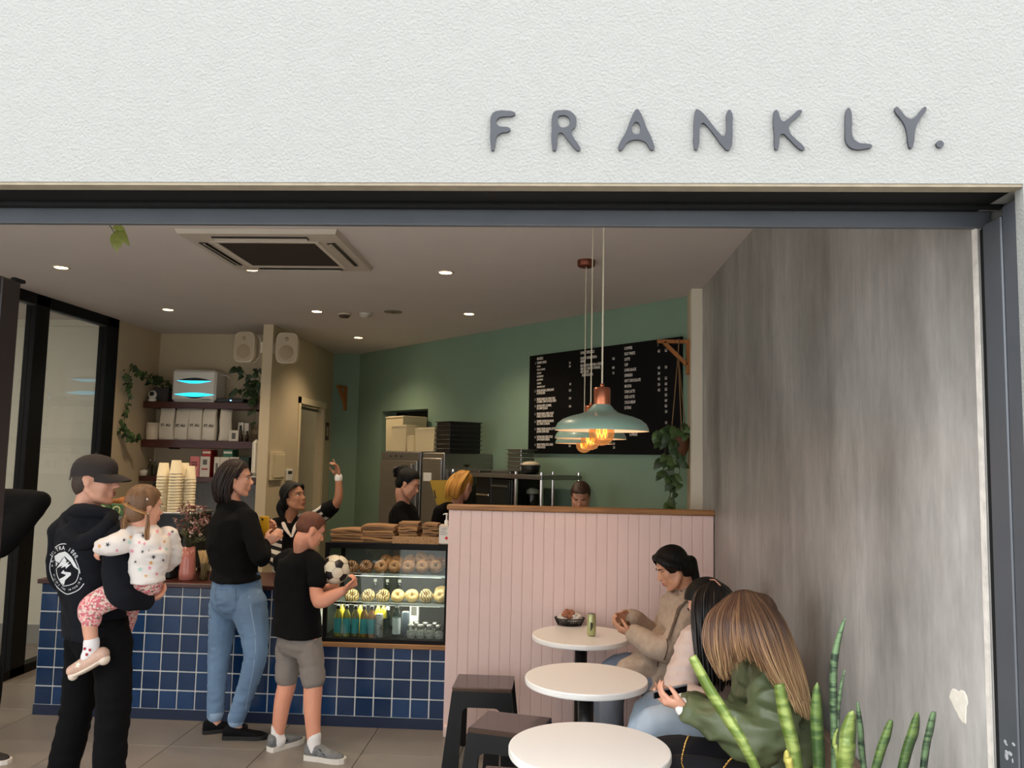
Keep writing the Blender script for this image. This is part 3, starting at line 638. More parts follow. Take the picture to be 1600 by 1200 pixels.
for k, px in enumerate((377, 386)):
    c = P(px, 680, Y=8.33); t = thing('dropper_bottle', ('small dark bottle left of its twin', 'small dark bottle at the shelf end, right of its twin')[k], 'bottle', (c.x, c.y, za), 'small dark bottles on the middle shelf')
    MB().lathe((c.x, c.y, za), [(.018, 0), (.019, .06), (.009, .078), (.009, .088)], 16).build('body', mat('brown_glass', (50, 34, 22), .2), t); MB().lathe((c.x, c.y, za), [(.011, .088), (.011, .105), (.0, .107)], 14, cap=False).build('cap', black, t)
# low shelf
za = SH['low']; Yl = 8.32
def pinktext(t, x0, x1, z0, z1, Y):
    w_, h = x1-x0, z1-z0; dkp = mat('carton_print_dark', (70, 34, 38), .6); wp = mat('carton_print_white', (232, 214, 208), .6)
    for k, (a, b_, c_) in enumerate(((.15, .8, .66), (.2, .82, .54))):
        for q in range(4): MB().bb(x0+w_*(a+(b_-a)*q/4), x0+w_*(a+(b_-a)*(q+.72)/4), Y-.001, Y+.001, z0+h*c_, z0+h*(c_+.085)).build('dark_print', dkp, t)
    for q in range(5): MB().box((x0+w_*(.28+.1*q), Y, z0+h*(.36-.02*(q % 2))), (w_*.045, .002, h*.26), R=Matrix.Rotation(.35*(-1)**q, 3, 'Y')).build('white_print', wp, t)
def redband(t, x0, x1, z0, z1, Y):
    MB().bb(x0+.02, x1-.02, Y-.001, Y+.001, z0+(z1-z0)*.35, z0+(z1-z0)*.42).build('red_band', redc, t); MB().bb(x1-.001, x1+.001, Y+.002, Y+.1, z0+.002, z1-.002).build('red_side', redc, t)
    MB().bb(x0+.03, x1-.03, Y-.001, Y+.001, z0+(z1-z0)*.6, z0+(z1-z0)*.85).build('crest', greyp, t)
carton(297.5, 312, 713, za, Yl, .09, pinkc, 'pink carton with pale lettering on the lowest shelf', extra=pinktext)
carton(313, 328.5, 713, za, Yl, .1, whitec, 'white carton with a red side and red band', extra=redband)
carton(335, 343.8, 714, za, Yl, .09, whitec, 'narrow white carton right of the red sided one', extra=lab(.3, .7, .3, .7, greyp))
carton(344.2, 358, 714, za, Yl, .09, whitec, 'white carton with grey crest under the green box', extra=lab(.25, .75, .3, .7, greyp))
carton(359, 373.5, 714, za, Yl, .09, whitec, 'rightmost white carton of the lowest shelf row')
carton(374, 389, 714, za, Yl, .09, dkg, 'dark green carton at the right end of the lowest shelf')
zt_ = zat(713.4, 320, Yl)
carton(316, 330, 702.5, zt_, Yl, .16, redc, 'small red box lying on top of the white carton', extra=lab(.05, .95, .45, .75, whitec))
carton(349, 363.5, 702.5, zat(714, 350, Yl)+.001, Yl, .16, greenc, 'small green box lying on top of the white cartons', extra=lab(.05, .95, .45, .75, whitec))
for k, (px, hh) in enumerate(((234, .17), (241, .165))):
    c = P(px, 735, Y=8.36); t = thing('syrup_bottle', ('clear bottle at the left end of the lowest shelf', 'second clear bottle, nearer the cartons, on the lowest shelf')[k], 'bottle', (c.x, c.y, za), 'clear bottles on the lowest shelf')
    MB().lathe((c.x, c.y, za), [(.0, .001), (.026, .0), (.026, .1), (.010, .125), (.010, hh-.015)], 18, cap=False).build('body', glass('bottle_glass', (225, 230, 225), 0, .8), t); MB().lathe((c.x, c.y, za), [(.012, hh-.018), (.012, hh), (.0, hh+.001)], 14, cap=False).build('cap', steel, t)
c = P(229, 738, Y=8.33); t = thing('tin', 'low white tin in front of the clear bottles', 'tin', (c.x-.02, c.y, za)); MB().lathe((c.x-.02, c.y-.02, za), [(.038, 0), (.04, .06)], 22).build('body', whitec, t); MB().lathe((c.x-.02, c.y-.02, za), [(.041, .06), (.041, .07), (0, .071)], 22, cap=False).build('lid', steel, t)
# wall speakers on the nib
def speaker(px, py, Y, rz, side, label):
    c = P(px, py, Y=Y); t = thing('wall_speaker', label, 'speaker', c, 'white wall speakers on the nib'); R3 = Matrix.Rotation(rz, 3, 'Z')
    wm_ = mat('speaker_white', (214, 202, 178), .5); gr = mat('speaker_mesh', (188, 172, 146), .75, bump=.4, bscale=500)
    n = 28; pr = []
    for k in range(n): a = 2*PI*k/n; ca, sa = math.cos(a), math.sin(a); pr.append((.108*math.copysign(abs(ca)**.42, ca)*(1-.06*abs(sa)), .152*math.copysign(abs(sa)**.42, sa)))
    mb = MB(); vs = []; fs = []; rws = [(-.055, .93), (-.047, 1), (0., 1), (.06, .9), (.11, .66), (.12, .5)]
    for y, s_ in rws: vs += [c+R3 @ Vector((a*s_, y, b*s_)) for a, b in pr]
    for j in range(len(rws)-1):
        for i in range(n): fs.append([j*n+i, j*n+(i+1) % n, (j+1)*n+(i+1) % n, (j+1)*n+i])
    fs.append([(len(rws)-1)*n+i for i in range(n)]); fs.append(list(range(n))[::-1]); mb.add(vs, fs).build('cabinet', wm_, t)
    vs = [c+R3 @ Vector((a*.9, -.0575, b*.92)) for a, b in pr]+[c+R3 @ Vector((a*.92, -.05, b*.94)) for a, b in pr]
    g_ = MB().add(vs, [list(range(n))]+[[i, (i+1) % n, n+(i+1) % n, n+i] for i in range(n)]).build('front_grille', gr, t)
    ax = R3 @ Vector((0, -1, 0))
    MB().lathe(c+R3 @ Vector((0, -.056, -.045)), [(.072, 0), (.07, .003), (.0, .004)], 28, axis=ax).build('woofer', mat('speaker_cone', (168, 150, 124), .8), g_)
    MB().lathe(c+R3 @ Vector((0, -.056, .085)), [(.022, 0), (.02, .003), (.0, .004)], 18, axis=ax).build('tweeter', mat('speaker_cone', (168, 150, 124), .8), g_)
    pts = [c+R3 @ Vector((side*.06, .05, .152)), c+R3 @ Vector((side*.125, .04, .09)), c+R3 @ Vector((side*.14, .04, 0)), c+R3 @ Vector((side*.125, .04, -.09)), c+R3 @ Vector((side*.06, .05, -.152))]
    MB().tube(pts, .008, 6).build('bracket', wm_, t)
    q = c+R3 @ Vector((side*.14, .04, 0)); xw = -2.9 if side > 0 else -2.8
    MB().bb(min(q.x, xw), max(q.x, xw), q.y-.04, q.y+.04, q.z-.055, q.z+.055).build('wall_mount', wm_, t)
speaker(385, 543, 7.95, -.12, 1, 'left white wall speaker, above the shelf plant')
speaker(450, 544.5, 7.95, .05, -1, 'right white wall speaker, above the doorway')
# dispenser on the nib, fuse box, remote, notice
t = thing('towel_dispenser', 'white rounded paper towel dispenser beside the nib wall', 'dispenser', P(398, 743, Y=7.98))
a, b = P(392, 743, Y=7.98), P(405, 687, Y=7.98); MB().bev(((a.x-2.902)/2, 8.06, (a.z+b.z)/2), (-2.902-a.x, .22, b.z-a.z), .03).build('cover', mat('dispenser_white', (222, 216, 200), .4), t)
MB().bev(((a.x-2.902)/2, 8.05, a.z-.012), (.07, .18, .02), .005).build('tray', mat('dispenser_grey', (180, 176, 166), .4), t)
def onX(px0, px1, py0, py1, th): 
    a, b = P(px0, (py0+py1)/2, X=-2.8+th), P(px1, (py0+py1)/2, X=-2.8+th); zc = P((px0+px1)/2, py0, X=-2.8+th).z, P((px0+px1)/2, py1, X=-2.8+th).z
    return a.y, b.y, zc[1], zc[0]
y0, y1, z0_, z1_ = onX(425, 445, 706, 750, .03)
t = thing('fuse_box', 'cream fuse box on the beige wall left of the doorway', 'box', (-2.79, (y0+y1)/2, z0_)); fb = mat('fusebox_cream', (214, 198, 164), .5)
MB().bev((-2.785, (y0+y1)/2, (z0_+z1_)/2), (.03, y1-y0, z1_-z0_), .004).build('case', fb, t); MB().bev((-2.766, (y0+y1)/2+.02, (z0_+z1_)/2), (.008, y1-y0-.08, z1_-z0_-.05), .003).build('door', fb, t)
MB().bb(-2.77, -2.766, y0+.015, y0+.03, z0_+.04, z1_-.04).build('hinge', fb, t)
y0, y1, z0_, z1_ = onX(448.5, 457.5, 733, 751, .02)
t = thing('remote_holder', 'small pale remote control in its wall holder by the fuse box', 'remote', (-2.79, (y0+y1)/2, z0_)); MB().bev((-2.79, (y0+y1)/2, (z0_+z1_)/2), (.02, y1-y0, z1_-z0_), .004).build('holder', white, t)
MB().bb(-2.7795, -2.778, y0+.03, y1-.03, z0_+.07, z1_-.02).build('screen', mat('lcd_dark', (50, 52, 44), .4), t)
a = P(475, 716, X=-4.19); b = P(484, 767, X=-4.19)
t = thing('wall_notice', 'printed paper notice on the wall inside the doorway', 'notice', (-4.19, (a.y+b.y)/2, b.z)); nz = MB().bb(-4.199, -4.197, min(a.y, b.y), max(a.y, b.y), b.z, a.z).build('sheet', mat('paper_cream', (200, 186, 156), .8), t)
for k in range(7): MB().bb(-4.197, -4.1965, min(a.y, b.y)+.03, max(a.y, b.y)-.03-.05*(k % 3), a.z-.05-k*.045, a.z-.035-k*.045).build('text_line', greyp, t)
MB().bb(-4.197, -4.1965, min(a.y, b.y)+.02, max(a.y, b.y)-.02, b.z+.01, b.z+.06).build('coloured_band', mat('band_rust', (140, 70, 40), .7), t)
y0, y1, z0_, z1_ = onX(509, 514, 660, 688, .006)
t = thing('door_sign', 'narrow dark red sign strip between doorway and green wall', 'sign', (-2.79, (y0+y1)/2, z0_)); MB().bb(-2.8, -2.794, y0, y1, z0_, z1_).build('strip', mat('strip_maroon', (70, 26, 24), .5), t); MB().bb(-2.794, -2.793, y0+.03, y1-.03, z0_+.05, z1_-.05).build('print', mat('strip_print', (190, 170, 140), .6), t)
# ---------------------------------------------------------------- timber brackets
pine = mat('pine_bracket', (164, 104, 50), .55, var=.2, vscale=6, stretch=(8, 8, 1))
def bracket(o, d, L, H_, label, w_=.035):
    """wall leg down from o, arm from o along d, diagonal brace"""
    o, d = Vector(o), Vector(d).normalized(); t = thing('timber_bracket', label, 'bracket', o, 'timber plant brackets'); s_ = d.cross(Vector((0, 0, 1)))
    def bar(a, b, th=.026):
        a, b = Vector(a), Vector(b); ax = (b-a).normalized(); n_ = ax.cross(s_); vs = [p+s_*(sx*w_/2)+n_*(sn*th/2) for p in (a, b) for sx, sn in ((-1, -1), (1, -1), (1, 1), (-1, 1))]
        return MB().add(vs, [(0, 1, 2, 3), (4, 7, 6, 5)]+[(i, (i+1) % 4, 4+(i+1) % 4, 4+i) for i in range(4)])
    up = Vector((0, 0, 1)); bar(o+d*.013+up*.0, o+d*.013-up*H_).build('wall_leg', pine, t); bar(o-up*.013+d*.026, o-up*.013+d*L).build('arm', pine, t); bar(o+d*(L*.8)-up*.02, o+d*.02-up*(H_*.72)).build('brace', pine, t)
bo = P(1077.5, 531.5, X=.984); bracket(bo, (-1, 0, 0), .24, .26, 'timber bracket holding the hanging plant by the menu board')
bo2 = P(541, 604, Y=10.148); bracket((bo2.x, 10.149, bo2.z), (-.25, -1, 0), .22, .30, 'timber bracket on the narrow green wall at the back')
hp = thing('hanging_plant', 'leafy plant in a hanging pot below the right timber bracket', 'plant', (bo.x-.09, bo.y, 1.9))
rope = mat('jute_rope', (140, 110, 74), .8); top = Vector((bo.x-.085, bo.y, bo.z-.03)); c = P(1062, 706, Y=bo.y); pot = Vector((c.x, bo.y, c.z))
kn = top+Vector((0, 0, -.07))
MB().tube([top+Vector((0, -.03, .035)), top+Vector((0, -.024, -.02)), kn], .005, 6).build('rope', rope, hp)
for a in range(3): e = pot+Vector((.066*math.cos(a*2.1+.6), .066*math.sin(a*2.1+.6), .115)); MB().tube([kn, kn.lerp(e, .5)+Vector((0, 0, -.01)), e], .004, 6).build('rope', rope, hp)
MB().lathe(pot, [(.04, -.03), (.062, .02), (.072, .11), (.068, .112)], 22).build('pot', mat('terracotta_dark', (96, 58, 36), .7), hp)
for k, pp in enumerate(([(1060, 672), (1045, 664), (1030, 672), (1028, 690)], [(1064, 668), (1072, 664), (1078, 684)], [(1056, 672), (1042, 690), (1036, 720), (1035, 745)], [(1054, 680), (1048, 705), (1046, 735), (1048, 765), (1046, 783)], [(1060, 676), (1058, 700), (1062, 735), (1060, 752)], [(1052, 740), (1050, 765), (1042, 786), (1058, 786)])):
    vine(hp, [P(a, b, Y=bo.y-.05) for a, b in pp], (16, 8, 14, 16, 8, 12)[k], .085, .022, (leafg, leafl), .0025, 40+k)
# hanging vine tip under the door head, top left
hv = thing('hanging_vine', 'vine tip with yellow green leaves below the door head, top left', 'plant', P(185, 330, Y=3.3)); c = P(184, 345, Y=3.3)
MB().lathe((c.x, 3.3, 2.86), [(.05, 0), (.075, .05), (.08, .12), (.076, .122)], 20).build('pot', white, hv)
MB().tube([(c.x, 3.3, 2.98), (c.x, 3.3, CEIL)], .003, 6).build('cord', rope, hv)
MB().tube([(c.x+.03, 3.26, 2.97), (c.x+.02, 3.2, 2.97), (c.x, 3.18, 2.85), c+Vector((-.01, -.1, 0)), P(184, 372, Y=3.2)], .0022, 6).build('stem', stemm, hv)
ylf = mat('yellow_green_leaf', (122, 130, 60), .5, var=.3, vscale=20); mbx = MB()
for (a, b), d, L in (((178, 352), (.9, -.1, -.35), .055), ((181, 360), (.75, 0, -.75), .085), ((180, 366), (.15, 0, -1), .075), ((186, 376), (.35, 0, -.9), .03)): leaf(mbx, P(a, b, Y=3.2), d, (.1, -1, .2), L, L*.62)
mbx.build('foliage', ylf, hv)
# ================================================================= MENU BOARD on the angled wall
UP = Vector((0, 0, 1))
mbd = thing('menu_board', 'large black menu board with white lettering on the green wall', 'menu', G(945, 710, .02))
TL, BR = G(828, 556, .02), G(1064.5, 711, .02); sA, sB = gs(TL), gs(BR)
gbox(MB(), sA, sB, G(827, 708.6, .02).z, G(828, 556.5, .02).z, .018, .022).build('panel', mat('menu_black', (6, 6, 7), .6, spec=.15), mbd)
mw_ = mat('menu_white', (236, 230, 220), .6)
def mt(s, px, py, hpx, bold=.0, sx=.62):
    o = G(px, py, .0235); size = hpx/F_PX*o.y/.69
    text_on(s, size, o, gd, UP, mw_, 'menu_text', mbd, sx=sx, bold=size*(bold+.008), depth=.0004)
c1 = lambda x, y: (820+x/6.667, 540+y/6.667)
mt('BAGELS', *c1(127, 150), 3.9, .01, .75)
for i, (s, y) in enumerate((('CREAM CHEESE', 192), ('PLAIN', 228), ('DILL & CHIVES', 262), ('HONEY', 298), ('BLUEBERRY', 332), ('JALAPENO', 367), ('CHIVES', 404), ('SMOKED NUT', 440))): mt(s, *c1(127, y), 3.6 if i == 0 else 2.6, .012, .62 if i == 0 else .8)
mt('1', *c1(108, 197), 3.4)
for s, x, y in (('7.0', 460, 192), ('6.0', 460, 226), ('8.0', 466, 412), ('12.5', 458, 478), ('15.0', 458, 560), ('14.0', 458, 644), ('13.5', 455, 1055)): mt(s, *c1(x, y), 3.4, .012)
for n, a, b, y in ((2, 'BACON, AVOCADO, GREENS, ROAST', '& TOASTED SEEDS', 482), (3, 'SMOKED SALMON, DILL CREAM CHEESE,', 'CUCUMBER, TOMATO & PICKLED ONION', 570), (4, 'AVOCADO, PESTO, CUCUMBER,', 'FETA & MINT (V) SALAD', 640), (5, 'SMOKED SALMON, CAPERS, ROCKET', 'ROMESCO, PICKLED ONION & DILL', 722), (6, 'SUNDRIED CHICKEN, HOLLANDAISE', 'EGG, TOMATO & CHEDDAR', 800), (7, 'SMOKED CHICKEN, AVOCADO, LETTUCE', 'JALAPENO CREAM CHEESE', 880), (8, 'PASTRAMI, SWISS CHEESE, PICKLES', 'SLAW & RUSSIAN DRESSING', 962), (9, 'SMOKED PUMPKIN, PESTO, ONION', 'ONION & ROCKET', 1042)):
    mt(str(n), *c1(104, y+4), 3.4); mt(a, *c1(125, y), 3.5, .012, .47); mt(b, *c1(125, y+27), 3.5, .012, .47)
c4 = lambda x, y: (820+x/5.714, 520+y/5.714)
mt('DAILY SPECIALS', *c4(497, 192), 4.2, .01, .72)
for s, x, y in (('ROASTED CREAM CHEESE &', 497, 240), ('SMOKED', 497, 268), ('BEACHWOOD HALOUMI & CAPSICUM', 497, 305), ('FIERY SALT AND SIDE TAPENADE,', 497, 335), ('MINT SQUASH', 497, 362), ('ADD PROSCIUTTO', 510, 390)): mt(s, *c4(x, y), 4., .012, .5)
for s, x, y in (('13.5', 780, 242), ('18.0', 778, 322), ('7.0', 782, 370), ('5.0', 788, 960), ('5.0', 788, 1000), ('5.0', 788, 1034), ('7.0', 628, 1034)): mt(s, *c4(x, y), 3.6, .012)
mt('COFFEE', *c4(888, 152), 4.2, .01, .8)
for i, s in enumerate(('FLAT WHITE', 'LATTE', 'CAP', 'LONG BLACK', 'ESPRESSO', 'HOT CHOCOLATE', 'MOCHA', 'CHAI LATTE', 'ICED LATTE', 'COLD BREW', 'EXTRAS')): mt(s, *c4(890, 202+i*48), 4.4, .015, .62)
mt('SERVED WITH ANY', *c4(915, 880), 3.6, .01); mt('& SPREAD', *c4(935, 920), 4.2, .015, .62)
mt('S', *c4(1186, 118), 3.6)
for i, (a, b) in enumerate((('4.5', '5.5'), ('', ''), ('', ''), ('4.0', '5.0'), ('3.0', ''), ('4.5', '5.5'), ('5.0', '6.0'), ('4.5', '5.5'), ('', '5.5'), ('', '6.0'), ('', '0.5'), ('', '1.0'), ('', ''), ('', '1.0'))):
    if a: mt(a, *c4(1187, 176+i*49.5), 4.2, .015)
    if b: mt(b, *c4(1250, 170+i*49.5), 4.2, .015)
# ================================================================= KITCHEN along the angled wall
def gpt(s, off, z): v = A_+gd*s+gn*off; return Vector((v.x, v.y, z))
Rg = Matrix(((gd.x, -gn.x, 0), (gd.y, -gn.y, 0), (0, 0, 1)))
def gbev(s0, s1, o0, o1, z0, z1, b=.004): return MB().bev(gpt((s0+s1)/2, (o0+o1)/2, (z0+z1)/2), (s1-s0, o1-o0, z1-z0), b, R=Rg)
fl = gs(G(592.5, 760, .62)); fr_ = gs(G(653, 760, .62)); fr2 = gs(G(678, 760, .62)); zf = G(600, 705, .62).z
f1 = thing('steel_fridge', 'tall stainless fridge with plastic tubs on top', 'fridge', gpt((fl+fr_)/2, .32, 0))
gbev(fl, fr_, .01, .60, .1, zf).build('cabinet', steel, f1); gbev(fl+.02, fr_-.02, .60, .63, .14, zf-.09, .006).build('door', steel, f1)
gbev(fr_-.09, fr_-.07, .63, .66, zf-.95, zf-.12).build('handle', steel, f1)
gbev(fl+.01, fr_-.01, .60, .612, zf-.08, zf-.005).build('control_panel', mat('panel_grey', (120, 116, 110), .4, metal=.6), f1)
for k in range(3): MB().lathe(gpt(fl+.2+.1*k, .612, zf-.045), [(.012, 0), (.01, .01), (0, .011)], 12, axis=gn, cap=False).build('knob', black, f1)
MB().lathe(gpt(fr_-.16, .63, zf-.2), [(.02, 0), (.018, .008), (0, .009)], 14, axis=gn, cap=False).build('lock', black, f1)
for k in range(4): MB().cyl(gpt(fl+.05+(fr_-fl-.1)*(k % 2), .08+.46*(k//2), 0), .02, .1, 10).build('foot', black, f1)
f2 = thing('steel_cabinet', 'plain stainless cabinet right of the fridge, behind the staff', 'cabinet', gpt((fr_+fr2)/2, .3, 0))
gbev(fr_+.01, fr2+.1, .01, .58, .08, zf-.01).build('cabinet', steel, f2); gbev(fr_+.03, fr2+.08, .58, .60, .12, zf-.06, .006).build('door', steel, f2); gbev(fr_+.06, fr_+.2, .6, .603, zf-.28, zf-.2).build('rating_plate', white, f2)
for k in range(4): MB().cyl(gpt(fr_+.05+(fr2-fr_)*(k % 2), .08+.4*(k//2), 0), .02, .08, 10).build('foot', black, f2)
tubm = mat('translucent_tub', (216, 200, 160), .45)
def tub(px0, px1, top, off, d, label, hand=False):
    s0, s1 = gs(G(px0, 690, off)), gs(G(px1, 690, off)); z1 = G((px0+px1)/2, top, off).z
    t = thing('plastic_tub', label, 'tub', gpt((s0+s1)/2, off-d/2, zf), 'cream plastic tubs on the fridge')
    n = []; vs = []; fs = []
    for z_, k in ((zf, .94), (zf+.01, .96), (z1-.012, 1.), (z1-.012, 1.04), (z1, 1.04)):
        for a, b in ((-1, -1), (1, -1), (1, 1), (-1, 1)): vs.append(gpt((s0+s1)/2+a*k*(s1-s0)/2, off-d/2+b*k*d/2, z_))
    for j in range(4):
        for i in range(4): fs.append([j*4+i, j*4+(i+1) % 4, (j+1)*4+(i+1) % 4, (j+1)*4+i])
    fs.append([0, 1, 2, 3]); fs.append([16, 17, 18, 19]); MB().add(vs, fs).build('tub_body', tubm, t)
    gbev(s0+.01, s1-.01, off-d+.01, off-.01, z1-.004, z1+.006, .002).build('lid', mat('tub_lid', (224, 210, 174), .45), t)
tub(602, 629, 651, .34, .30, 'tallest cream tub, at the left end of the fridge top')
tub(612, 634, 665, .53, .14, 'medium cream tub between the tallest and the widest')
tub(636, 645, 681, .60, .07, 'smallest cream tub, tucked beside the widest one')
tub(648, 677, 669, .58, .20, 'widest cream tub, nearest the black crates')
cr0, cr1 = gs(G(683, 690, .55)), gs(G(704, 690, .55)); zc0 = zf-.01
for k in range(7):
    zz = zc0+k*(G(690, 659, .5).z-zc0)/7; hh = (G(690, 659, .5).z-zc0)/7
    t = thing('black_tray', ('lowest', 'second lowest', 'third lowest', 'middle', 'third highest', 'second highest', 'topmost')[k]+' black tray of the stack beside the cream tubs', 'tray', gpt((cr0+cr1)/2, .38, zz), 'stacked black trays')
    gbev(cr0, cr1, .2, .56, zz, zz+hh*.8, .004).build('tray_body', black, t); gbev(cr0-.012, cr1+.012, .19, .572, zz+hh*.78, zz+hh*.97, .002).build('rim', mat('tray_rim', (30, 30, 32), .4), t)
# shelving rack
r0, r1, rm = max(gs(G(684, 760, .5)), fr2+.14), gs(G(846, 760, .5)), gs(G(806, 760, .5)); zr_ = G(760, 737, .5).z
rk = thing('steel_rack', 'stainless rack table behind the partition carrying trays', 'rack', gpt((r0+r1)/2, .28, 0))
for s_ in (r0, rm, r1):
    for o_ in (.08, .5): MB().cyl(gpt(s_, o_, 0), .017, zr_+.012, 12).build('post', mat('chrome', (210, 208, 204), .15, metal=1.), rk)
gbev(r0-.02, r1+.02, .06, .52, zr_-.05, zr_-.012).build('top_shelf', steel, rk); gbev(r0, r1, .08, .5, .88, .91).build('lower_shelf', steel, rk)
for k, (a, b, zt2, lb) in enumerate(((712, 752, .0, 'wide steel baking tray on the left of the rack top'), (770, 800, .0, 'steel baking tray in the middle of the rack top, left of the pans'))):
    s0, s1 = gs(G(a, 733, .45)), gs(G(b, 733, .45)); t = thing('baking_tray', lb, 'tray', gpt((s0+s1)/2, .3, zr_-.012), 'steel trays on the rack')
    gbev(s0, s1, .14, .47, zr_-.012, zr_+.008, .004).build('pan', steel, t); gbev(s0-.008, s1+.008, .13, .48, zr_+.006, zr_+.011, .002).build('rim', steel, t)
s0, s1 = gs(G(790, 715, .36)), gs(G(814, 715, .36)); hp_ = (G(802, 699, .36).z-zr_)/6
for k in range(6):
    z_ = zr_-.011+k*hp_; t = thing('food_pan', ('lowest', 'second lowest', 'third lowest', 'third highest', 'second highest', 'topmost')[k]+' steel food pan of the stack on the rack', 'pan', gpt((s0+s1)/2, .27, z_), 'stacked steel food pans')
    gbev(s0+.012, s1-.012, .19, .35, z_, z_+hp_*.8, .006).build('pan', steel, t); gbev(s0-.006, s1+.006, .175, .365, z_+hp_*.72, z_+hp_*.86, .002).build('rim', mat('chrome', (210, 208, 204), .15, metal=1.), t)
c = G(829, 733, .34); t = thing('black_bowl', 'black bowl with a pale cloth in it at the rack end', 'bowl', (c.x, c.y, zr_-.01))
MB().lathe((c.x, c.y, zr_-.01), [(.05, 0), (.075, .02), (.086, .075), (.082, .077)], 26).build('bowl', black, t); MB().ell((c.x, c.y, zr_+.07), (.08, .08, .03), 20, 8).build('cloth', mat('cloth_pale', (214, 200, 172), .9, bump=.5, bscale=20), t)
for k, (px, r, lb) in enumerate(((700, .105, 'large shiny mixing bowl on the left of the rack'), (722, .085, 'smaller mixing bowl right of the large one'))):
    c = G(px, 730, .32); zb = zr_-.012; t = thing('mixing_bowl', lb, 'bowl', (c.x, c.y, zb), 'steel mixing bowls')
    MB().lathe((c.x, c.y, zb), [(r*.45, 0), (r*.8, r*.3), (r, r*.75), (r*1.06, r*.78), (r*.97, r*.76), (r*.78, r*.32), (0, .01)], 28, cap=False).build('bowl', mat('dark_steel', (110, 104, 96), .2, metal=1.), t)
s0, s1 = gs(G(769, 765, .45)), gs(G(801, 765, .45)); z1 = G(785, 748, .45).z
t = thing('glass_oven', 'small dark glass fronted oven under the rack', 'oven', gpt((s0+s1)/2, .3, .91)); gbev(s0, s1, .12, .46, .91, z1, .008).build('case', black, t); gbev(s0+.02, s1-.02, .46, .468, 1.0, z1-.03, .003).build('door', mat('oven_glass', (30, 40, 44), .1), t)
gbev(s0+.03, s1-.03, .48, .49, z1-.07, z1-.055, .002).build('handle', steel, t)
s0, s1 = gs(G(742, 765, .45)), gs(G(766, 765, .45))
t = thing('toaster', 'black toaster with steel bars beside the oven', 'toaster', gpt((s0+s1)/2, .3, .91)); gbev(s0, s1, .12, .44, .91, z1+.02, .01).build('case', black, t)
for k in range(2): gbev(s0+.02, s1-.02, .44, .455, z1-.16-.12*k, z1-.14-.12*k, .003).build('bar', mat('chrome', (210, 208, 204), .15, metal=1.), t)
c = G(832, 786, .3); zj = .91; t = thing('shaker_jug', 'clear shaker jug standing under the rack end', 'jug', (c.x, c.y, zj))
hj = G(832, 762, .3).z-zj; MB().lathe((c.x, c.y, zj), [(.0, .002), (.05, 0), (.052, hj-.06), (.05, hj-.05)], 20, cap=False).build('body', glass('jug_glass', (210, 220, 205), .05, .75), t); MB().lathe((c.x, c.y, zj), [(.054, hj-.05), (.052, hj-.02), (.02, hj), (0, hj)], 20, cap=False).build('lid', mat('jug_lid', (160, 164, 150), .5), t); MB().lathe((c.x, c.y, zj), [(.047, .005), (.047, hj*.5), (0, hj*.5)], 16, cap=False).build('contents', mat('olive_liquid', (70, 78, 44), .4), t)
# yellow chopping board leaning on the rack
t = thing('chopping_board', 'yellow chopping board with a slot handle, held upright beside the blonde helper', 'board', P(690, 786, Y=7.12))
a = [P(*q, Y=7.12) for q in ((671.5, 750.5), (706, 750), (706, 786), (700, 800), (682, 788))]
n = len(a); MB().add(a+[p+Vector((0, .012, 0)) for p in a], [list(range(n)), [n+i for i in range(n)][::-1]]+[[i, n+i, n+(i+1) % n, (i+1) % n] for i in range(n)]).build('board', mat('yellow_board', (206, 168, 34), .5), t)
b = [P(*q, Y=7.119) for q in ((677.5, 766), (679.5, 766), (682, 779), (680, 779.5))]
MB().add(b+[p+Vector((0, .0005, 0)) for p in b], [[0, 1, 2, 3], [7, 6, 5, 4]]).build('handle_slot', black, t)
# ================================================================= DISPLAY CASE
DX0, DX1, DY = P(505, 930, Y=5.655).x, -.712, 5.655; DZ0, DZ1 = .553, P(600, 849, Y=5.655).z
dc = thing('display_case', 'black framed glass display case of bagels and bottled drinks', 'display case', ((DX0+DX1)/2, DY+.25, DZ0)); bk = mat('case_black', (6, 6, 7), .5, spec=.2); DD = .46
MB().bev(((DX0+DX1)/2, DY+DD/2, DZ0+.014), (DX1-DX0, DD, .028), .003).build('base', bk, dc); MB().bev(((DX0+DX1)/2, DY+DD/2, DZ1-.02), (DX1-DX0, DD, .04), .003).build('top', bk, dc)
for x in (DX0+.015, DX1-.012):
    for y in (DY+.012, DY+DD-.012): MB().bev((x, y, (DZ0+DZ1)/2), (.03, .024, DZ1-DZ0-.06), .002).build('frame_post', bk, dc)
cg = glass('case_glass', (240, 246, 244), 0, .92)
MB().bb(DX0+.03, DX1-.024, DY+.006, DY+.010, DZ0+.03, DZ1-.04).build('front_glass', cg, dc)
MB().bb(DX0+.012, DX0+.016, DY+.03, DY+DD-.03, DZ0+.03, DZ1-.04).build('side_glass', cg, dc); MB().bb(DX1-.016, DX1-.012, DY+.03, DY+DD-.03, DZ0+.03, DZ1-.04).build('side_glass', cg, dc)
MB().bb(DX0+.03, DX1-.024, DY+DD-.02, DY+DD-.014, DZ0+.03, DZ1-.04).build('rear_door', mat('case_back_grey', (96, 98, 92), .5), dc)
def zc(py, Y=5.75): return P(600, py, Y=Y).z
zs1, zs2 = zc(896), zc(941); ledm = mat('case_led', (255, 250, 235), .4, emit=(255, 246, 220), estr=7)
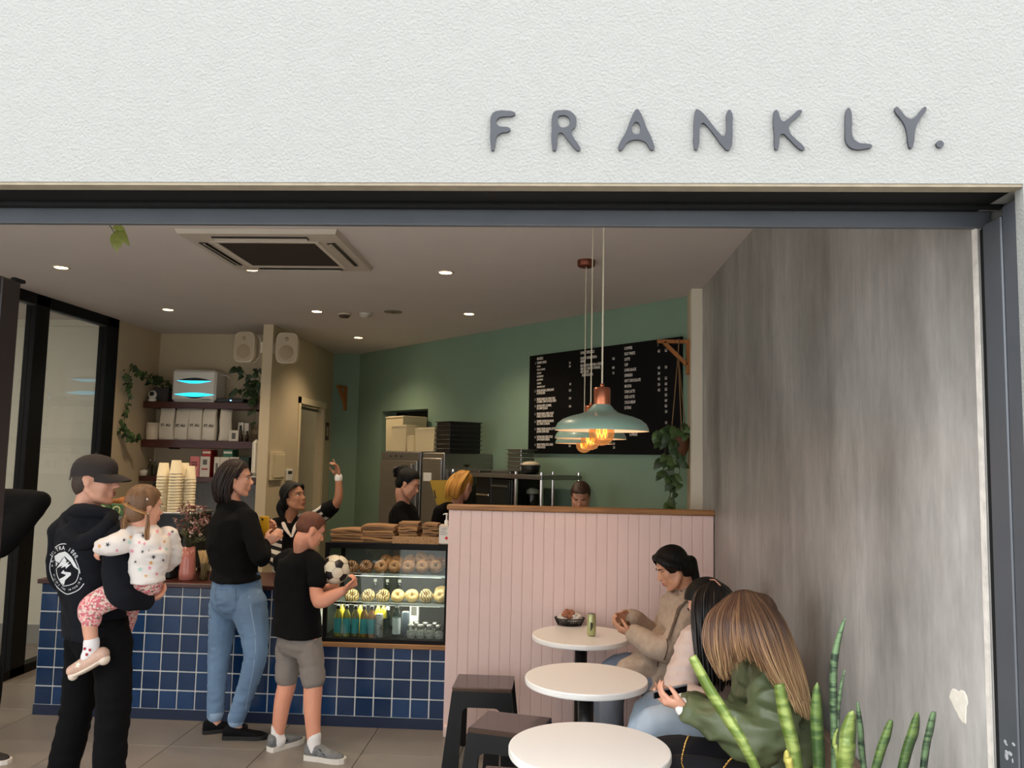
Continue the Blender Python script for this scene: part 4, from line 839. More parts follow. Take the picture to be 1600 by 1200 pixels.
for z_ in (zs1, zs2):
    MB().bb(DX0+.035, DX1-.03, DY+.05, DY+DD-.04, z_-.008, z_).build('glass_shelf', mat('shelf_glass_grey', (150, 156, 150), .15), dc); MB().bb(DX0+.035, DX1-.03, DY+.04, DY+.05, z_-.012, z_+.002).build('shelf_front_rail', mat('chrome', (210, 208, 204), .15, metal=1.), dc)
    MB().bb(DX0+.06, DX1-.06, DY+.06, DY+.075, z_-.016, z_-.009).build('light_strip', ledm, dc)
for z_, e in ((zs2-.02, 3.2), (zs1-.02, 2.4), (DZ1-.05, 1.)):
    l_ = lamp('case_light', 'AREA', ((DX0+DX1)/2, DY+.1, z_), e, (1, .93, .78), .1, shape='RECTANGLE', size_y=.08); l_.data.size = .7; l_.parent = dc; l_.matrix_parent_inverse = Matrix.Translation(-dc.location)
# bagels
bag_b = mat('brown_bagel', (150, 100, 56), .55, var=.3, vscale=14, bump=.3, bscale=60); bag_y = mat('pale_glazed_bagel', (206, 176, 116), .35, var=.18, vscale=14); choc = mat('chocolate_drizzle', (50, 26, 16), .35); wrap = mat('sesame', (226, 206, 160), .6)
def bagel_mesh(m_, deco, seed):
    rnd = random.Random(seed); n, k = 22, 12; vs = []; fs = []; R_, r_ = .0265, .0235
    for i in range(n):
        a = 2*PI*i/n; rr = r_*(1+.06*math.sin(3*a+seed))
        for j in range(k): b = 2*PI*j/k; vs.append(((R_+rr*math.cos(b))*math.cos(a), (R_+rr*math.cos(b))*math.sin(a), rr*.95*math.sin(b)))
    for i in range(n):
        for j in range(k): fs.append([i*k+j, i*k+(j+1) % k, ((i+1) % n)*k+(j+1) % k, ((i+1) % n)*k+j])
    me = MB().add(vs, fs, True).mesh('dough', m_); mb = MB()
    if deco == 'drizzle':
        for q in range(5):
            x0 = -.035+.0175*q; pts = []
            for u in range(11):
                y = -.046+.0092*u; x = x0+.006*math.sin(u*1.3); d = math.hypot(x, y); t_ = (d-R_)/r_
                if abs(t_) < .97: pts.append((x, y, r_*.97*math.sqrt(1-t_*t_)+.001))
                elif len(pts) > 2: mb.tube(pts, .0026, 5); pts = []
                else: pts = []
            if len(pts) > 2: mb.tube(pts, .0026, 5)
        return me, mb.mesh('drizzle', choc)
    for q in range(26):
        a = rnd.uniform(0, 2*PI); t_ = rnd.uniform(-.8, .8); d = R_+r_*t_; mb.ell((d*math.cos(a), d*math.sin(a), r_*.95*math.sqrt(1-t_*t_)), (.0026, .0018, .0012), 5, 3)
    return me, mb.mesh('topping', wrap if deco == 'seed' else mat('crumb_brown', (170, 110, 40), .6))
BG = {'bd': bagel_mesh(bag_b, 'drizzle', 1), 'bs': bagel_mesh(bag_b, 'seed', 2), 'yd': bagel_mesh(bag_y, 'drizzle', 3), 'ys': bagel_mesh(bag_y, 'crumb', 4)}
def bagel(kind, px, py, Y, label, grp, tilt=.9, zmin=None):
    c = P(px, py, Y=Y)
    t = thing('bagel', label, 'bagel', (c.x, c.y, c.z), grp); R4 = Matrix.Rotation(random.uniform(-.35, .35), 4, 'Y') @ Matrix.Rotation(tilt, 4, 'X') @ Matrix.Rotation(random.uniform(-.6, .6), 4, 'Z')
    for nm, me in zip(('dough', 'topping'), BG[kind]): o = link(nm, me, t); o.matrix_parent_inverse = Matrix.Identity(4); o.matrix_basis = R4
nm_ = ['first', 'second', 'third', 'fourth', 'fifth', 'sixth', 'seventh', 'eighth', 'ninth', 'tenth', 'eleventh', 'twelfth', 'thirteenth', 'fourteenth']
for k, (px, kd) in enumerate(((549, 'bd'), (572, 'bd'), (595.5, 'bs'), (617, 'bs'), (638, 'bs'), (660, 'bs'), (682, 'bs'))): bagel(kd, px, 885.5, 5.79, '%s brown bagel from the left in the front row of the upper shelf' % nm_[k], 'brown bagels on the upper case shelf')
for k, px in enumerate((603, 620, 640, 658, 673, 690)): bagel('bs', px, (876, 877, 876, 872, 876, 879)[k], 5.90, '%s brown bagel from the left in the back row of the upper shelf' % nm_[k], 'brown bagels on the upper case shelf', .8)
for k, (px, kd) in enumerate(((550, 'yd'), (575, 'yd'), (598, 'yd'), (622, 'ys'), (643.5, 'ys'), (666, 'yd'), (688, 'ys'))): bagel(kd, px, 931, 5.78, '%s pale bagel from the left on the lower case shelf' % nm_[k], 'pale bagels on the lower case shelf')
bagel('ys', 690, 925, 5.87, 'pale bagel behind the rightmost one on the lower case shelf', 'pale bagels on the lower case shelf', .8)
# bottles and cans on the case floor
zb = DZ0+.028; teal = mat('teal_label', (60, 160, 170), .5, var=.08); 
def jbottle(px, Y, h, r, juice, label, lab_=teal, capm=black, grp='juice bottles in the case', nm='juice_bottle'):
    c = P(px, 990, Y=Y); t = thing(nm, label, 'bottle', (c.x, c.y, zb), grp); o = (c.x, c.y, zb)
    MB().lathe(o, [(0, .001), (r*.95, 0), (r, .006), (r, h*.66), (r*.9, h*.74), (r*.45, h*.86), (r*.42, h*.92)], 18, cap=False).build('bottle_body', juice, t)
    if lab_: MB().lathe(o, [(r+.0006, h*.12), (r+.0006, h*.6)], 18, cap=False).build('label', lab_, t)
    MB().lathe(o, [(r*.5, h*.9), (r*.5, h), (0, h+.001)], 14, cap=False).build('cap', capm, t)
jc = lambda n, c_: mat(n, c_, .12, coat=.5, var=.1, emit=c_, estr=.0)
for k, (px, c_) in enumerate(((527.5, (150, 142, 36)), (540.5, (140, 140, 50)), (554.5, (120, 112, 70)), (568, (160, 120, 44)), (580, (170, 112, 36)))):
    jbottle(px, 5.71, .205, .0265, jc('juice_%d' % k, c_), 'teal labelled juice bottle, %s from the left of the case' % nm_[k])
for k, px in enumerate((533, 562, 590, 598)): jbottle(px, 5.83, .215, .024, jc('yellow_juice', (170, 150, 40)), 'yellow juice bottle in the back row, %s from the left' % nm_[k], None, white, 'yellow bottles at the back of the case')
c = P(592, 990, Y=5.715)
def can(px, Y, h, r, m_, label, grp=None, zz=zb, deco=None):
    c = P(px, 990, Y=Y); t = thing('drink_can', label, 'can', (c.x, c.y, zz), grp); o = (c.x, c.y, zz)
    MB().lathe(o, [(0, .002), (r*.8, .001), (r, .008), (r, h-.012), (r*.86, h-.002)], 22, cap=False).build('can_body', m_, t); MB().lathe(o, [(r*.88, h-.003), (r*.86, h), (r*.8, h-.002), (0, h-.003)], 22, cap=False).build('lid', steel, t)
can(592, 5.715, .155, .027, mat('black_white_can', (14, 14, 14), .3, col2=(220, 220, 220), vscale=55), 'black can with white lettering pattern beside the juice bottles', 'cans in the case')
jbottle(604.5, 5.73, .20, .026, glass('clear_bottle', (230, 238, 235), .02, .85), 'clear bottle with a slim dark label, right of the black can', mat('dark_slim_label', (60, 70, 66), .5), white, 'clear bottles in the case', 'water_bottle')
jbottle(619, 5.715, .225, .028, glass('clear_bottle', (230, 238, 235), .02, .85), 'tall clear water bottle with a pale label in the middle', mat('pale_label', (196, 204, 206), .5), white, 'clear bottles in the case', 'water_bottle')
can(633, 5.76, .17, .027, mat('steel_blue_can', (110, 122, 134), .3, metal=.4), 'steel grey can behind the water bottle', 'cans in the case')
t = thing('milk_carton', 'small white carton standing behind the glass jars', 'carton', P(647, 985, Y=5.86)); c = P(647, 985, Y=5.86); MB().bev((c.x, 5.86, zb+.105), (.06, .06, .21), .004).build('carton_body', white, t); MB().bb(c.x-.02, c.x+.02, 5.829, 5.8305, zb+.13, zb+.19).build('print', greyp, t)
jg = glass('jar_glass', (236, 240, 238), .03, .72)
for k, (px, Y) in enumerate(((642, 5.71), (657, 5.71), (671.5, 5.71), (686, 5.71), (650, 5.80), (665, 5.80), (680, 5.80))):
    c = P(px, 990, Y=Y); o = (c.x, c.y, zb); t = thing('pudding_jar', ('%s pudding jar from the left in the front row' % nm_[k]) if k < 4 else ('%s pudding jar from the left in the back row' % nm_[k-4]), 'jar', o, 'glass pudding jars in the case')
    MB().lathe(o, [(0, .001), (.027, 0), (.0285, .01), (.0285, .065), (.02, .08)], 18, cap=False).build('jar_body', jg, t); MB().lathe(o, [(.026, .003), (.0265, .05), (0, .05)], 16, cap=False).build('pudding', mat('pudding_cream', (226, 222, 210), .5), t)
    MB().lathe(o, [(.0289, .02), (.0289, .052)], 18, cap=False).build('label', mat('jar_print', (214, 214, 208), .5, col2=(90, 90, 88), vscale=120), t); MB().lathe(o, [(.023, .078), (.023, .094), (0, .096)], 16, cap=False).build('lid', steel, t)
for k, px in enumerate((586, 605, 624)):
    c = P(px, 920, Y=5.93); o = (c.x, c.y, zs2); t = thing('milk_bottle', '%s small white capped bottle from the left behind the pale bagels' % nm_[k], 'bottle', o, 'white capped bottles on the lower case shelf')
    MB().lathe(o, [(0, .001), (.018, 0), (.018, .085), (.009, .11)], 14, cap=False).build('bottle_body', glass('bottle_glass', (225, 230, 225), 0, .8), t); MB().lathe(o, [(.011, .11), (.011, .13), (0, .131)], 14, cap=False).build('cap', white, t)
# ---------------------------------------------------------------- on top of the case: paper bags, tray, sanitiser
kraft = [mat('kraft_%s' % n, c_, .8, var=.08, vscale=12) for n, c_ in (('a', (172, 130, 84)), ('b', (152, 114, 76)), ('c', (132, 98, 66)))]
zt = DZ1+.0005
def bags(n, px0, px1, z0, z1, Y, dep, jig, lb, grp):
    x0, x1 = xat(px0, Y, 835), xat(px1, Y, 835); h = (z1-z0)/n
    for k in range(n):
        w_ = (x1-x0)*random.uniform(.86, 1.); xc = (x0+x1)/2+random.uniform(-1, 1)*jig; yc = Y+dep/2+random.uniform(-.01, .012); vs = []; fs = []; nx = 6; sag = random.uniform(-.004, .006); rz = random.uniform(-.08, .08)
        for zz in (0, h*.86):
            for i in range(nx+1):
                for sy in (-1, 1):
                    u = i/nx; p = Matrix.Rotation(rz, 3, 'Z') @ Vector(((u-.5)*w_, sy*dep/2, 0)); vs.append((xc+p.x, yc+p.y, z0+k*h+zz+(sag*math.sin(u*PI*1.5+k) if 0 < k else 0)))
        m2 = 2*(nx+1)
        for i in range(nx):
            a = 2*i; fs += [[a, a+1, a+3, a+2], [m2+a, m2+a+2, m2+a+3, m2+a+1], [a, a+2, m2+a+2, m2+a], [a+1, m2+a+1, m2+a+3, a+3]]
        fs += [[0, m2, m2+1, 1], [2*nx, 2*nx+1, m2+2*nx+1, m2+2*nx]]
        MB().add(vs, fs).build('paper_bag', kraft[(k*2+n) % 3], None, **T('brown paper bag, %s %s' % ('lowest' if k == 0 else 'topmost' if k == n-1 else '%s from the bottom' % nm_[k], lb), 'paper bag', grp))
bags(6, 516, 572, zt, P(540, 826, Y=5.75).z, 5.70, .2, .012, 'of the leftmost low stack on the case', 'paper bags on the display case')
bags(7, 563, 618, zt, P(590, 819.5, Y=5.75).z, 5.685, .2, .004, 'of the tall second stack on the case', 'paper bags on the display case')
tx0, tx1 = xat(613, 5.67, 845), xat(686, 5.67, 845); ztt = P(650, 838.5, Y=5.67).z
t = thing('card_tray', 'shallow woven beige tray under the right hand paper bags', 'tray', ((tx0+tx1)/2, 5.78, zt)); trm = mat('woven_beige', (206, 166, 120), .8, bump=.9, bscale=150, col2=(150, 110, 74), vscale=110)
for a in ((tx0, tx1, 5.672, 5.68), (tx0, tx1, 5.89, 5.898)): MB().bb(*a, zt, ztt).build('side', trm, t)
for a in ((tx0, tx0+.008, 5.68, 5.89), (tx1-.008, tx1, 5.68, 5.89)): MB().bb(*a, zt, ztt).build('end', trm, t)
MB().bb(tx0, tx1, 5.68, 5.89, zt, zt+.02).build('bottom', trm, t)
bags(8, 622, 653, zt+.021, P(640, 815.5, Y=5.75).z, 5.70, .17, .003, 'of the stack in the tray, left half', 'paper bags on the display case')
bags(7, 657, 684, zt+.021, P(670, 817.5, Y=5.75).z, 5.70, .17, .004, 'of the stack in the tray, right half', 'paper bags on the display case')
c = P(694, 848, Y=5.68); t = thing('sanitiser_bottle', 'clear pump bottle of hand sanitiser with a red diamond label', 'bottle', (c.x, c.y, zt)); hb = P(696, 815, Y=5.7).z-zt; ht = P(699, 801.5, Y=5.7).z-zt
MB().bev((c.x, c.y, zt+hb*.45), (.072, .05, hb*.9), .012).build('bottle_body', mat('sanitiser_clear', (190, 176, 160), .15, coat=.5), t); MB().bb(c.x-.032, c.x+.032, c.y-.0262, c.y-.0248, zt+hb*.06, zt+hb*.78).build('label', mat('label_white', (226, 222, 214), .6), t)
dr = MB(); q = (c.x+.018, c.y-.0268, zt+hb*.3); dr.add([(q[0], q[1], q[2]-.014), (q[0]+.012, q[1], q[2]), (q[0], q[1], q[2]+.014), (q[0]-.012, q[1], q[2])], [[0, 1, 2, 3]]); dr.build('red_diamond', mat('label_red', (200, 30, 40), .6), t)
for k in range(5): MB().bb(c.x-.026, c.x+.024-.006*(k % 3), c.y-.0268, c.y-.0262, zt+hb*(.72-.07*k), zt+hb*(.74-.07*k)).build('text_line', greyp, t)
MB().lathe((c.x+.012, c.y, zt), [(.014, hb*.88), (.014, hb*1.05), (.006, hb*1.1), (.006, ht-.012), (.009, ht-.01), (.009, ht), (0, ht+.001)], 14, cap=False).build('pump', white, t); MB().tube([(c.x+.012, c.y, zt+ht-.005), (c.x-.0, c.y, zt+ht-.004), (c.x-.012, c.y, zt+ht-.01)], .004, 6).build('nozzle', white, t)
# ================================================================= ON THE COUNTER, left part
zk = .916
c0, c1_ = P(226, 880, Y=6.0), P(304, 880, Y=6.0); zm = P(270, 799.5, Y=5.95).z
em = thing('espresso_machine', 'black coffee machine behind the flowers with cups stacked on top', 'coffee machine', ((c0.x+c1_.x)/2, 6.08, zk))
MB().bev(((c0.x+c1_.x)/2, 6.09, (zk+zm)/2+.02), (c1_.x-c0.x, .36, zm-zk-.05), .012).build('housing', mat('machine_black', (20, 18, 18), .3), em); MB().bev(((c0.x+c1_.x)/2, 6.09, zm-.008), (c1_.x-c0.x+.02, .38, .016), .003).build('cup_rack', steel, em)
for k in range(4): MB().cyl((c0.x+.05+(c1_.x-c0.x-.1)*(k % 2), 5.97+.24*(k//2), zk), .02, .05, 10).build('foot', black, em)
cupm = mat('paper_cup_cream', (224, 210, 176), .7)
def cup(o, r, h, label, grp): 
    t = thing('paper_cup', label, 'cup', o, grp)
    MB().lathe(o, [(r*.98, 0), (r*1.05, .001), (r*1.06, .004), (r*.98, .0055), (r*.72, h), (0, h-.002)], 18, cap=False).build('cup_wall', cupm, t)
for k, (px, Y, top, r, n) in enumerate(((252, 6.02, 723, .047, 12), (271.5, 5.98, 719, .047, 14), (284.5, 6.06, 723, .044, 13), (294.5, 6.04, 728, .042, 12))):
    c = P(px, 800, Y=Y); zt2 = P(px, top, Y=Y).z; h = .1; st_ = (zt2-h-zm)/(n-1); wh = ('leftmost', 'tallest, second', 'third', 'rightmost')[k]
    for j in range(n):
        zz = zm+j*st_; last = j == n-1
        cup((c.x+random.uniform(-.001, .001), c.y, zz), r*(.97 if last else 1), h, 'upturned paper cup, %s of the %s stack' % ('lowest' if j == 0 else 'topmost' if last else nm_[j]+' from the bottom', wh), 'stacked paper cups')
# croissants and green packets on a stand beside the machine
c = P(182, 800, Y=6.0); zst = P(182, 806, Y=6.0).z
t = thing('pastry_stand', 'steel stand holding green packets and a croissant, glimpsed between man and child', 'stand', (c.x, 6.0, zk)); MB().bev((c.x, 6.05, zst-.006), (.3, .24, .012), .003).build('plate', steel, t); MB().cyl((c.x, 6.05, zk), .02, zst-zk-.012, 14).build('stem', steel, t); MB().lathe((c.x, 6.05, zk), [(.09, 0), (.08, .012), (.02, .02)], 24).build('foot', steel, t)
pkm = mat('green_packet', (70, 104, 60), .5, var=.3, vscale=30); rngm = mat('cream_ring', (220, 214, 150), .5)
for k, dx in enumerate((-.075, .03)):
    t = thing('green_packet', ('green packet with a cream ring, left one behind the man\'s chin', 'green packet with a cream ring, right one beside the child\'s hair')[k], 'packet', (c.x+dx, 5.98, zst), 'green packets on the stand'); MB().bev((c.x+dx, 5.98, zst+.045), (.095, .05, .09), .006).build('pack', pkm, t)
    MB().lathe((c.x+dx-.005, 5.954, zst+.045), [(.03, 0), (.03, .003), (.022, .003), (.022, 0)], 24, axis=(0, -1, 0), cap=False).build('ring_print', rngm, t)
t = thing('croissant', 'golden croissant above the green packets', 'croissant', (c.x+.0, 6.06, zst)); cm = mat('croissant_gold', (176, 104, 40), .5, var=.3, vscale=12, stretch=(8, 1, 1)); mbc = MB()
for k in range(7): u = (k-3)/3; mbc.ell((c.x+.02+u*.07, 6.07-.02*u*u, zst+.105), (.02, .035*(1-.55*abs(u)), .036*(1-.55*abs(u))), 12, 8)
mbc.build('pastry', cm, t); MB().bev((c.x+.02, 6.07, zst+.035), (.16, .1, .07), .006).build('paper_case', whitec, t)
# vase of dried flowers and jar of straws
c = P(290, 903, Y=5.76); zv = P(290, 854.5, Y=5.76).z-zk; vs_ = thing('flower_vase', 'pink glazed vase of dried flowers and grasses on the counter', 'vase', (c.x, 5.78, zk))
MB().lathe((c.x, 5.78, zk), [(.045, 0), (.055, .006), (.056, .05), (.051, zv*.6), (.045, zv), (.041, zv), (.046, zv*.6), (.04, .02)], 28, cap=False).build('vase_body', mat('pink_glaze', (196, 122, 110), .25, coat=.4), vs_)
fst = [MB(), MB(), MB(), MB()]; rnd = random.Random(5); top = Vector((c.x, 5.78, zk+zv))
for k in range(64):
    px, py = rnd.gauss(303, 13), rnd.uniform(788, 850); tip = P(min(max(px, 274), 332), py, Y=5.78+rnd.uniform(-.06, .07)); mid = top.lerp(tip, .5)+Vector((rnd.uniform(-.01, .01), 0, .02)); kind = rnd.choice((0, 0, 1, 1, 2, 2, 2)) if py < 832 else 3
    fst[3].tube([top+Vector((rnd.uniform(-.02, .02), rnd.uniform(-.02, .02), -.05)), mid, tip], .0013, 4)
    if kind == 3:
        for q in range(3): leaf(fst[3], mid.lerp(tip, .4+.25*q), (rnd.uniform(-1, 1), rnd.uniform(-.5, .5), .6), (0, -1, .3), .05, .014)
    else:
        for q in range(rnd.randint(3, 6)): fst[kind].ell(tip+Vector((rnd.gauss(0, .012), rnd.gauss(0, .01), rnd.gauss(0, .012))), (.008, .008, .007), 6, 4)
for b, n, m_ in zip(fst, ('pale_blossom', 'brown_blossom', 'dusty_pink_blossom', 'stalks'), (mat('blossom_pale', (206, 178, 170), .8), mat('blossom_brown', (110, 66, 50), .8), mat('blossom_pink', (150, 104, 98), .8), mat('stalk_olive', (84, 82, 52), .8))): b.build(n, m_, vs_)
c = P(314, 902, Y=5.76); t = thing('straw_jar', 'glass jar full of tan straws beside the pink vase', 'straws', (c.x, 5.80, zk)); mbs = MB()
for k in range(70):
    a = random.uniform(0, 2*PI); r = .028*math.sqrt(random.random()); r2 = .05*math.sqrt(random.random()); a2 = a+random.uniform(1.5, 3.2); mbs.tube([(c.x+r*math.cos(a), 5.80+r*math.sin(a), zk+.004), (c.x+r2*math.cos(a2), 5.80+r2*math.sin(a2), zk+.19+random.uniform(0, .015))], .003, 5)
mbs.build('straws', mat('straw_tan', (186, 158, 112), .6, var=.1), t, kind='stuff'); MB().lathe((c.x, 5.8, zk), [(.03, .0), (.037, .004), (.044, .12)], 24, cap=False).build('jar', glass('bottle_glass', (225, 230, 225), 0, .8), t)
# dark bottle crate behind, between child and vase
c = P(264, 900, Y=5.85); t = thing('grinder', 'black coffee grinder in the shade left of the vase', 'grinder', (c.x, 5.85, zk)); MB().bev((c.x, 5.85, zk+.1), (.085, .12, .2), .01).build('body', black, t); MB().lathe((c.x, 5.85, zk+.2), [(.03, 0), (.045, .08), (.045, .1)], 18).build('hopper', mat('smoked', (30, 26, 26), .2), t)
# ================================================================= ON THE FAR TABLE
c = P(890, 978, Z=.742); bs = thing('food_basket', 'oval black wire basket lined with paper on the far table', 'basket', (c.x, c.y+.02, .742)); cx, cyy = c.x, c.y+.03
pw = mat('basket_black', (16, 15, 15), .5); mbk = MB()
def ov(a, r, z_, ax=.097, ay=.066): return (cx+ax*r*math.cos(a), cyy+ay*r*math.sin(a), z_)
for z_, r in ((.744, .78), (.757, .86), (.772, .93), (.787, 1.)): mbk.tube([ov(2*PI*k/32, r, z_) for k in range(33)], .0028 if r < 1 else .004, 5)
for k in range(36): a = 2*PI*k/36; mbk.tube([ov(a, .78, .744), ov(a, .9, .765), ov(a, 1., .787)], .002, 4)
mbk.build('weave', pw, bs); MB().lathe((0, 0, 0), [(0, 0), (1, 0)], 4)
def crumple(o, r, m_, name, par, sd, fl=.6, cat=None, lb=None):
    bm = bmesh.new(); bmesh.ops.create_icosphere(bm, subdivisions=3, radius=1)
    for v in bm.verts: k = 1+.45*noise.noise(v.co*1.7+Vector((sd, 0, 0)))+.2*noise.noise(v.co*4+Vector((0, sd, 0))); v.co = Vector((v.co.x*r*k, v.co.y*r*k*.8, v.co.z*r*fl*k))+Vector(o)
    me = bpy.data.meshes.new(name); bm.to_mesh(me); bm.free(); me.materials.append(m_); return link(name, me, par, **({'label': lb, 'category': cat} if lb else {}))
MB().lathe((cx, cyy, 0), [(0, .746), (.06, .746)], 24, cap=False).build('base_mat', pw, bs)
crumple((cx+.03, cyy, .785), .052, mat('white_wrap', (222, 214, 206), .7), 'paper_liner', bs, 3)
crumple((cx-.035, cyy+.01, .79), .04, mat('white_wrap', (222, 214, 206), .7), 'paper_liner', bs, 8)
crumple((cx-.005, cyy-.005, .81), .043, mat('kraft_wrap', (150, 96, 70), .7), 'wrapped_food', None, 5, .7, 'food', 'brown paper wrapped food in the black basket')
cn = P(924, 993.5, Z=.742); pale = mat('pale_green_can', (176, 180, 130), .3, metal=.4, var=.06); t = thing('slim_can', 'slim pale green drink can beside the food basket', 'can', (cn.x, cn.y, .742)); o = (cn.x, cn.y, .742); hc = P(924, 958.5, Y=cn.y).z-.742
MB().lathe(o, [(0, .002), (.02, .001), (.0275, .012), (.0275, hc-.014), (.022, hc-.002)], 24, cap=False).build('can_body', pale, t); MB().lathe(o, [(.023, hc-.003), (.0225, hc), (.019, hc-.003), (0, hc-.004)], 22, cap=False).build('lid', steel, t)
for k in range(4):
    a = -1.75+.12*k; MB().box((cn.x+.0277*math.cos(a), cn.y+.0277*math.sin(a), .742+hc*(.45+.02*k)), (.0008, .006, .05-.008*k), a).build('print', mat('can_print', (40, 44, 34), .5), t)
# ================================================================= SNAKE PLANTS by the jamb
def snake_mat(n, a, b, sc, thr=.5):
    m_ = bpy.data.materials.new(n); m_.use_nodes = True; nt = m_.node_tree; L = nt.links.new; bs_ = nt.nodes['Principled BSDF']; bs_.inputs['Roughness'].default_value = .38
    tc = nt.nodes.new('ShaderNodeTexCoord'); mp = nt.nodes.new('ShaderNodeMapping'); mp.inputs['Scale'].default_value = (12, 12, sc); L(tc.outputs['Object'], mp.inputs[0])
    nz = nt.nodes.new('ShaderNodeTexNoise'); nz.inputs['Scale'].default_value = 1.; nz.inputs['Detail'].default_value = 5; L(mp.outputs[0], nz.inputs[0]); r = nt.nodes.new('ShaderNodeValToRGB'); r.color_ramp.elements[0].position = thr-.07; r.color_ramp.elements[1].position = thr+.07
    r.color_ramp.elements[0].color = (*lin(a), 1); r.color_ramp.elements[1].color = (*lin(b), 1); L(nz.outputs[0], r.inputs[0]); L(r.outputs[0], bs_.inputs['Base Color']); return m_
sn_l = snake_mat('snake_light', (84, 104, 38), (130, 144, 74), 45); sn_m = snake_mat('snake_mid', (50, 76, 32), (92, 114, 54), 60); sn_d = snake_mat('snake_dark', (30, 50, 32), (92, 118, 80), 75, .46); sn_y = mat('snake_tip', (160, 150, 70), .5)
sp_ = thing('snake_plant', 'potted snake plant with tall banded leaves by the door jamb', 'plant', (.72, 2.2, 0))
MB().bev((.72, 2.22, .33), (.56, .24, .66), .012).build('planter', mat('planter_grey', (60, 60, 62), .6), sp_); MB().bb(.46, .98, 2.12, 2.32, .655, .664).build('soil', mat('soil', (30, 22, 16), .9), sp_)
def sleaf(pts, w_, m_, Y, tipw=.0, base=None):
    q = [P(a, b, Y=Y+dy) for a, b, dy in [(p + (0,))[:3] for p in pts]]
    d = (q[-1]-q[-2]); k_ = (q[-1].z-.66)/max(1e-3, -d.z) if d.z < 0 else 0
    e = q[-1]+d*k_*.8; e.x = min(max(e.x, .5), .96); e.y = 2.22; e.z = .655; q.append(e)
    n = 18; cur = []; m2 = len(q)
    for i in range(n+1):   # Catmull-Rom
        u = i/n*(m2-1); j = min(int(u), m2-2); f = u-j; p0, p1, p2, p3 = q[max(j-1, 0)], q[j], q[j+1], q[min(j+2, m2-1)]
        cur.append(.5*((2*p1)+(p2-p0)*f+(2*p0-5*p1+4*p2-p3)*f*f+(3*p1-p0-3*p2+p3)*f**3))
    vs = []; fs = []
    for i, p in enumerate(cur):
        u = i/n; t_ = (cur[min(i+1, n)]-cur[max(i-1, 0)]).normalized(); sd = t_.cross(Vector((.15, -1, 0))).normalized(); nn = sd.cross(t_).normalized()
        ww = w_/2*(tipw+(1-tipw)*min(1, (u/.3)**.6))*(1 if u < .6 else 1-.35*(u-.6)/.4)
        for s2, th in ((-1, 0), (0, .0035), (1, 0), (0, -.0025)): vs.append(p+sd*(s2*ww)+nn*(th-.22*ww*abs(s2)))
    for i in range(n):
        for k in range(4): fs.append([i*4+k, i*4+(k+1) % 4, (i+1)*4+(k+1) % 4, (i+1)*4+k])
    fs += [[0, 1, 2, 3], [n*4+k for k in range(4)][::-1]]
    MB().add(vs, fs, True).build('leaf', m_, sp_)
sleaf([(1082, 1026), (1106, 1072), (1134, 1118), (1180, 1198)], .027, sn_l, 2.05, .75)
sleaf([(1148, 1119), (1156, 1148), (1172, 1180)], .012, sn_l, 2.12, .1); sleaf([(1218, 1069), (1228, 1120), (1246, 1199)], .035, sn_l, 2.16, .7)
sleaf([(1277, 1066), (1277, 1120), (1281, 1199)], .034, sn_m, 2.2, .05); sleaf([(1321, 964), (1308, 1010), (1303, 1060), (1304, 1173)], .021, sn_d, 2.22, .05)
sleaf([(1320, 1046), (1312, 1090), (1308, 1170)], .012, sn_d, 2.28, .05); sleaf([(1333, 1110), (1326, 1150), (1322, 1199)], .044, sn_l, 2.12, .05)
sleaf([(1340, 1095), (1345, 1140), (1350, 1199)], .018, sn_d, 2.28, .05); sleaf([(1393, 1125), (1384, 1155), (1370, 1199)], .026, sn_m, 2.2, .35)
sleaf([(1434, 1112), (1428, 1145), (1412, 1199)], .030, sn_m, 2.22, .05); sleaf([(1460, 1112), (1454, 1140), (1444, 1199)], .022, sn_d, 2.25, .5)
sleaf([(1229, 1172), (1231, 1190), (1236, 1210)], .02, sn_y, 2.1, .2); sleaf([(1309, 1138), (1305, 1162), (1312, 1199)], .014, sn_l, 2.14, .05)
# ================================================================= PEOPLE
def V(*a): return Vector(a)
def crv(pts, n):
    """Catmull-Rom resample of points (vectors or numbers)"""
    m2 = len(pts); out = []
    for i in range(n+1):
        u = i/n*(m2-1); j = min(int(u), m2-2); f = u-j; p0, p1, p2, p3 = pts[max(j-1, 0)], pts[j], pts[j+1], pts[min(j+2, m2-1)]
        out.append(.5*((2*p1)+(p2-p0)*f+(2*p0-5*p1+4*p2-p3)*f*f+(3*p1-p0-3*p2+p3)*f**3))
    return out
def limb(mb, pts, rad, n=14, steps=14, flat=1., up=None):
    q = crv([Vector(p) for p in pts], steps); r = crv([float(x) for x in rad], steps)
    mb.tube(q, r, n, flat=flat, up=up); mb.ell(q[0], (r[0],)*3, 12, 8); mb.ell(q[-1], (r[-1],)*3, 12, 8)
def rings(mb, rs, side, front, n=24, ex=.85):
    """closed loft; rs = [(centre, half width, half depth)]"""
    vs = []; fs = []; s_, f_ = Vector(side).normalized(), Vector(front).normalized()
    for c, w_, d in rs:
        for i in range(n):
            a = 2*PI*i/n; ca, sa = math.cos(a), math.sin(a); vs.append(Vector(c)+s_*(w_*math.copysign(abs(ca)**ex, ca))+f_*(d*math.copysign(abs(sa)**ex, sa)))
    for j in range(len(rs)-1):
        for i in range(n): fs.append([j*n+i, j*n+(i+1) % n, (j+1)*n+(i+1) % n, (j+1)*n+i])
    fs += [list(range(n))[::-1], [(len(rs)-1)*n+i for i in range(n)]]; mb.add(vs, fs)
PROF = {'m': ([.165, .155, .155, .175, .19, .165, .07], [.105, .10, .105, .115, .11, .085, .058]), 'f': ([.165, .14, .128, .148, .162, .14, .055], [.11, .095, .09, .105, .095, .078, .05])}
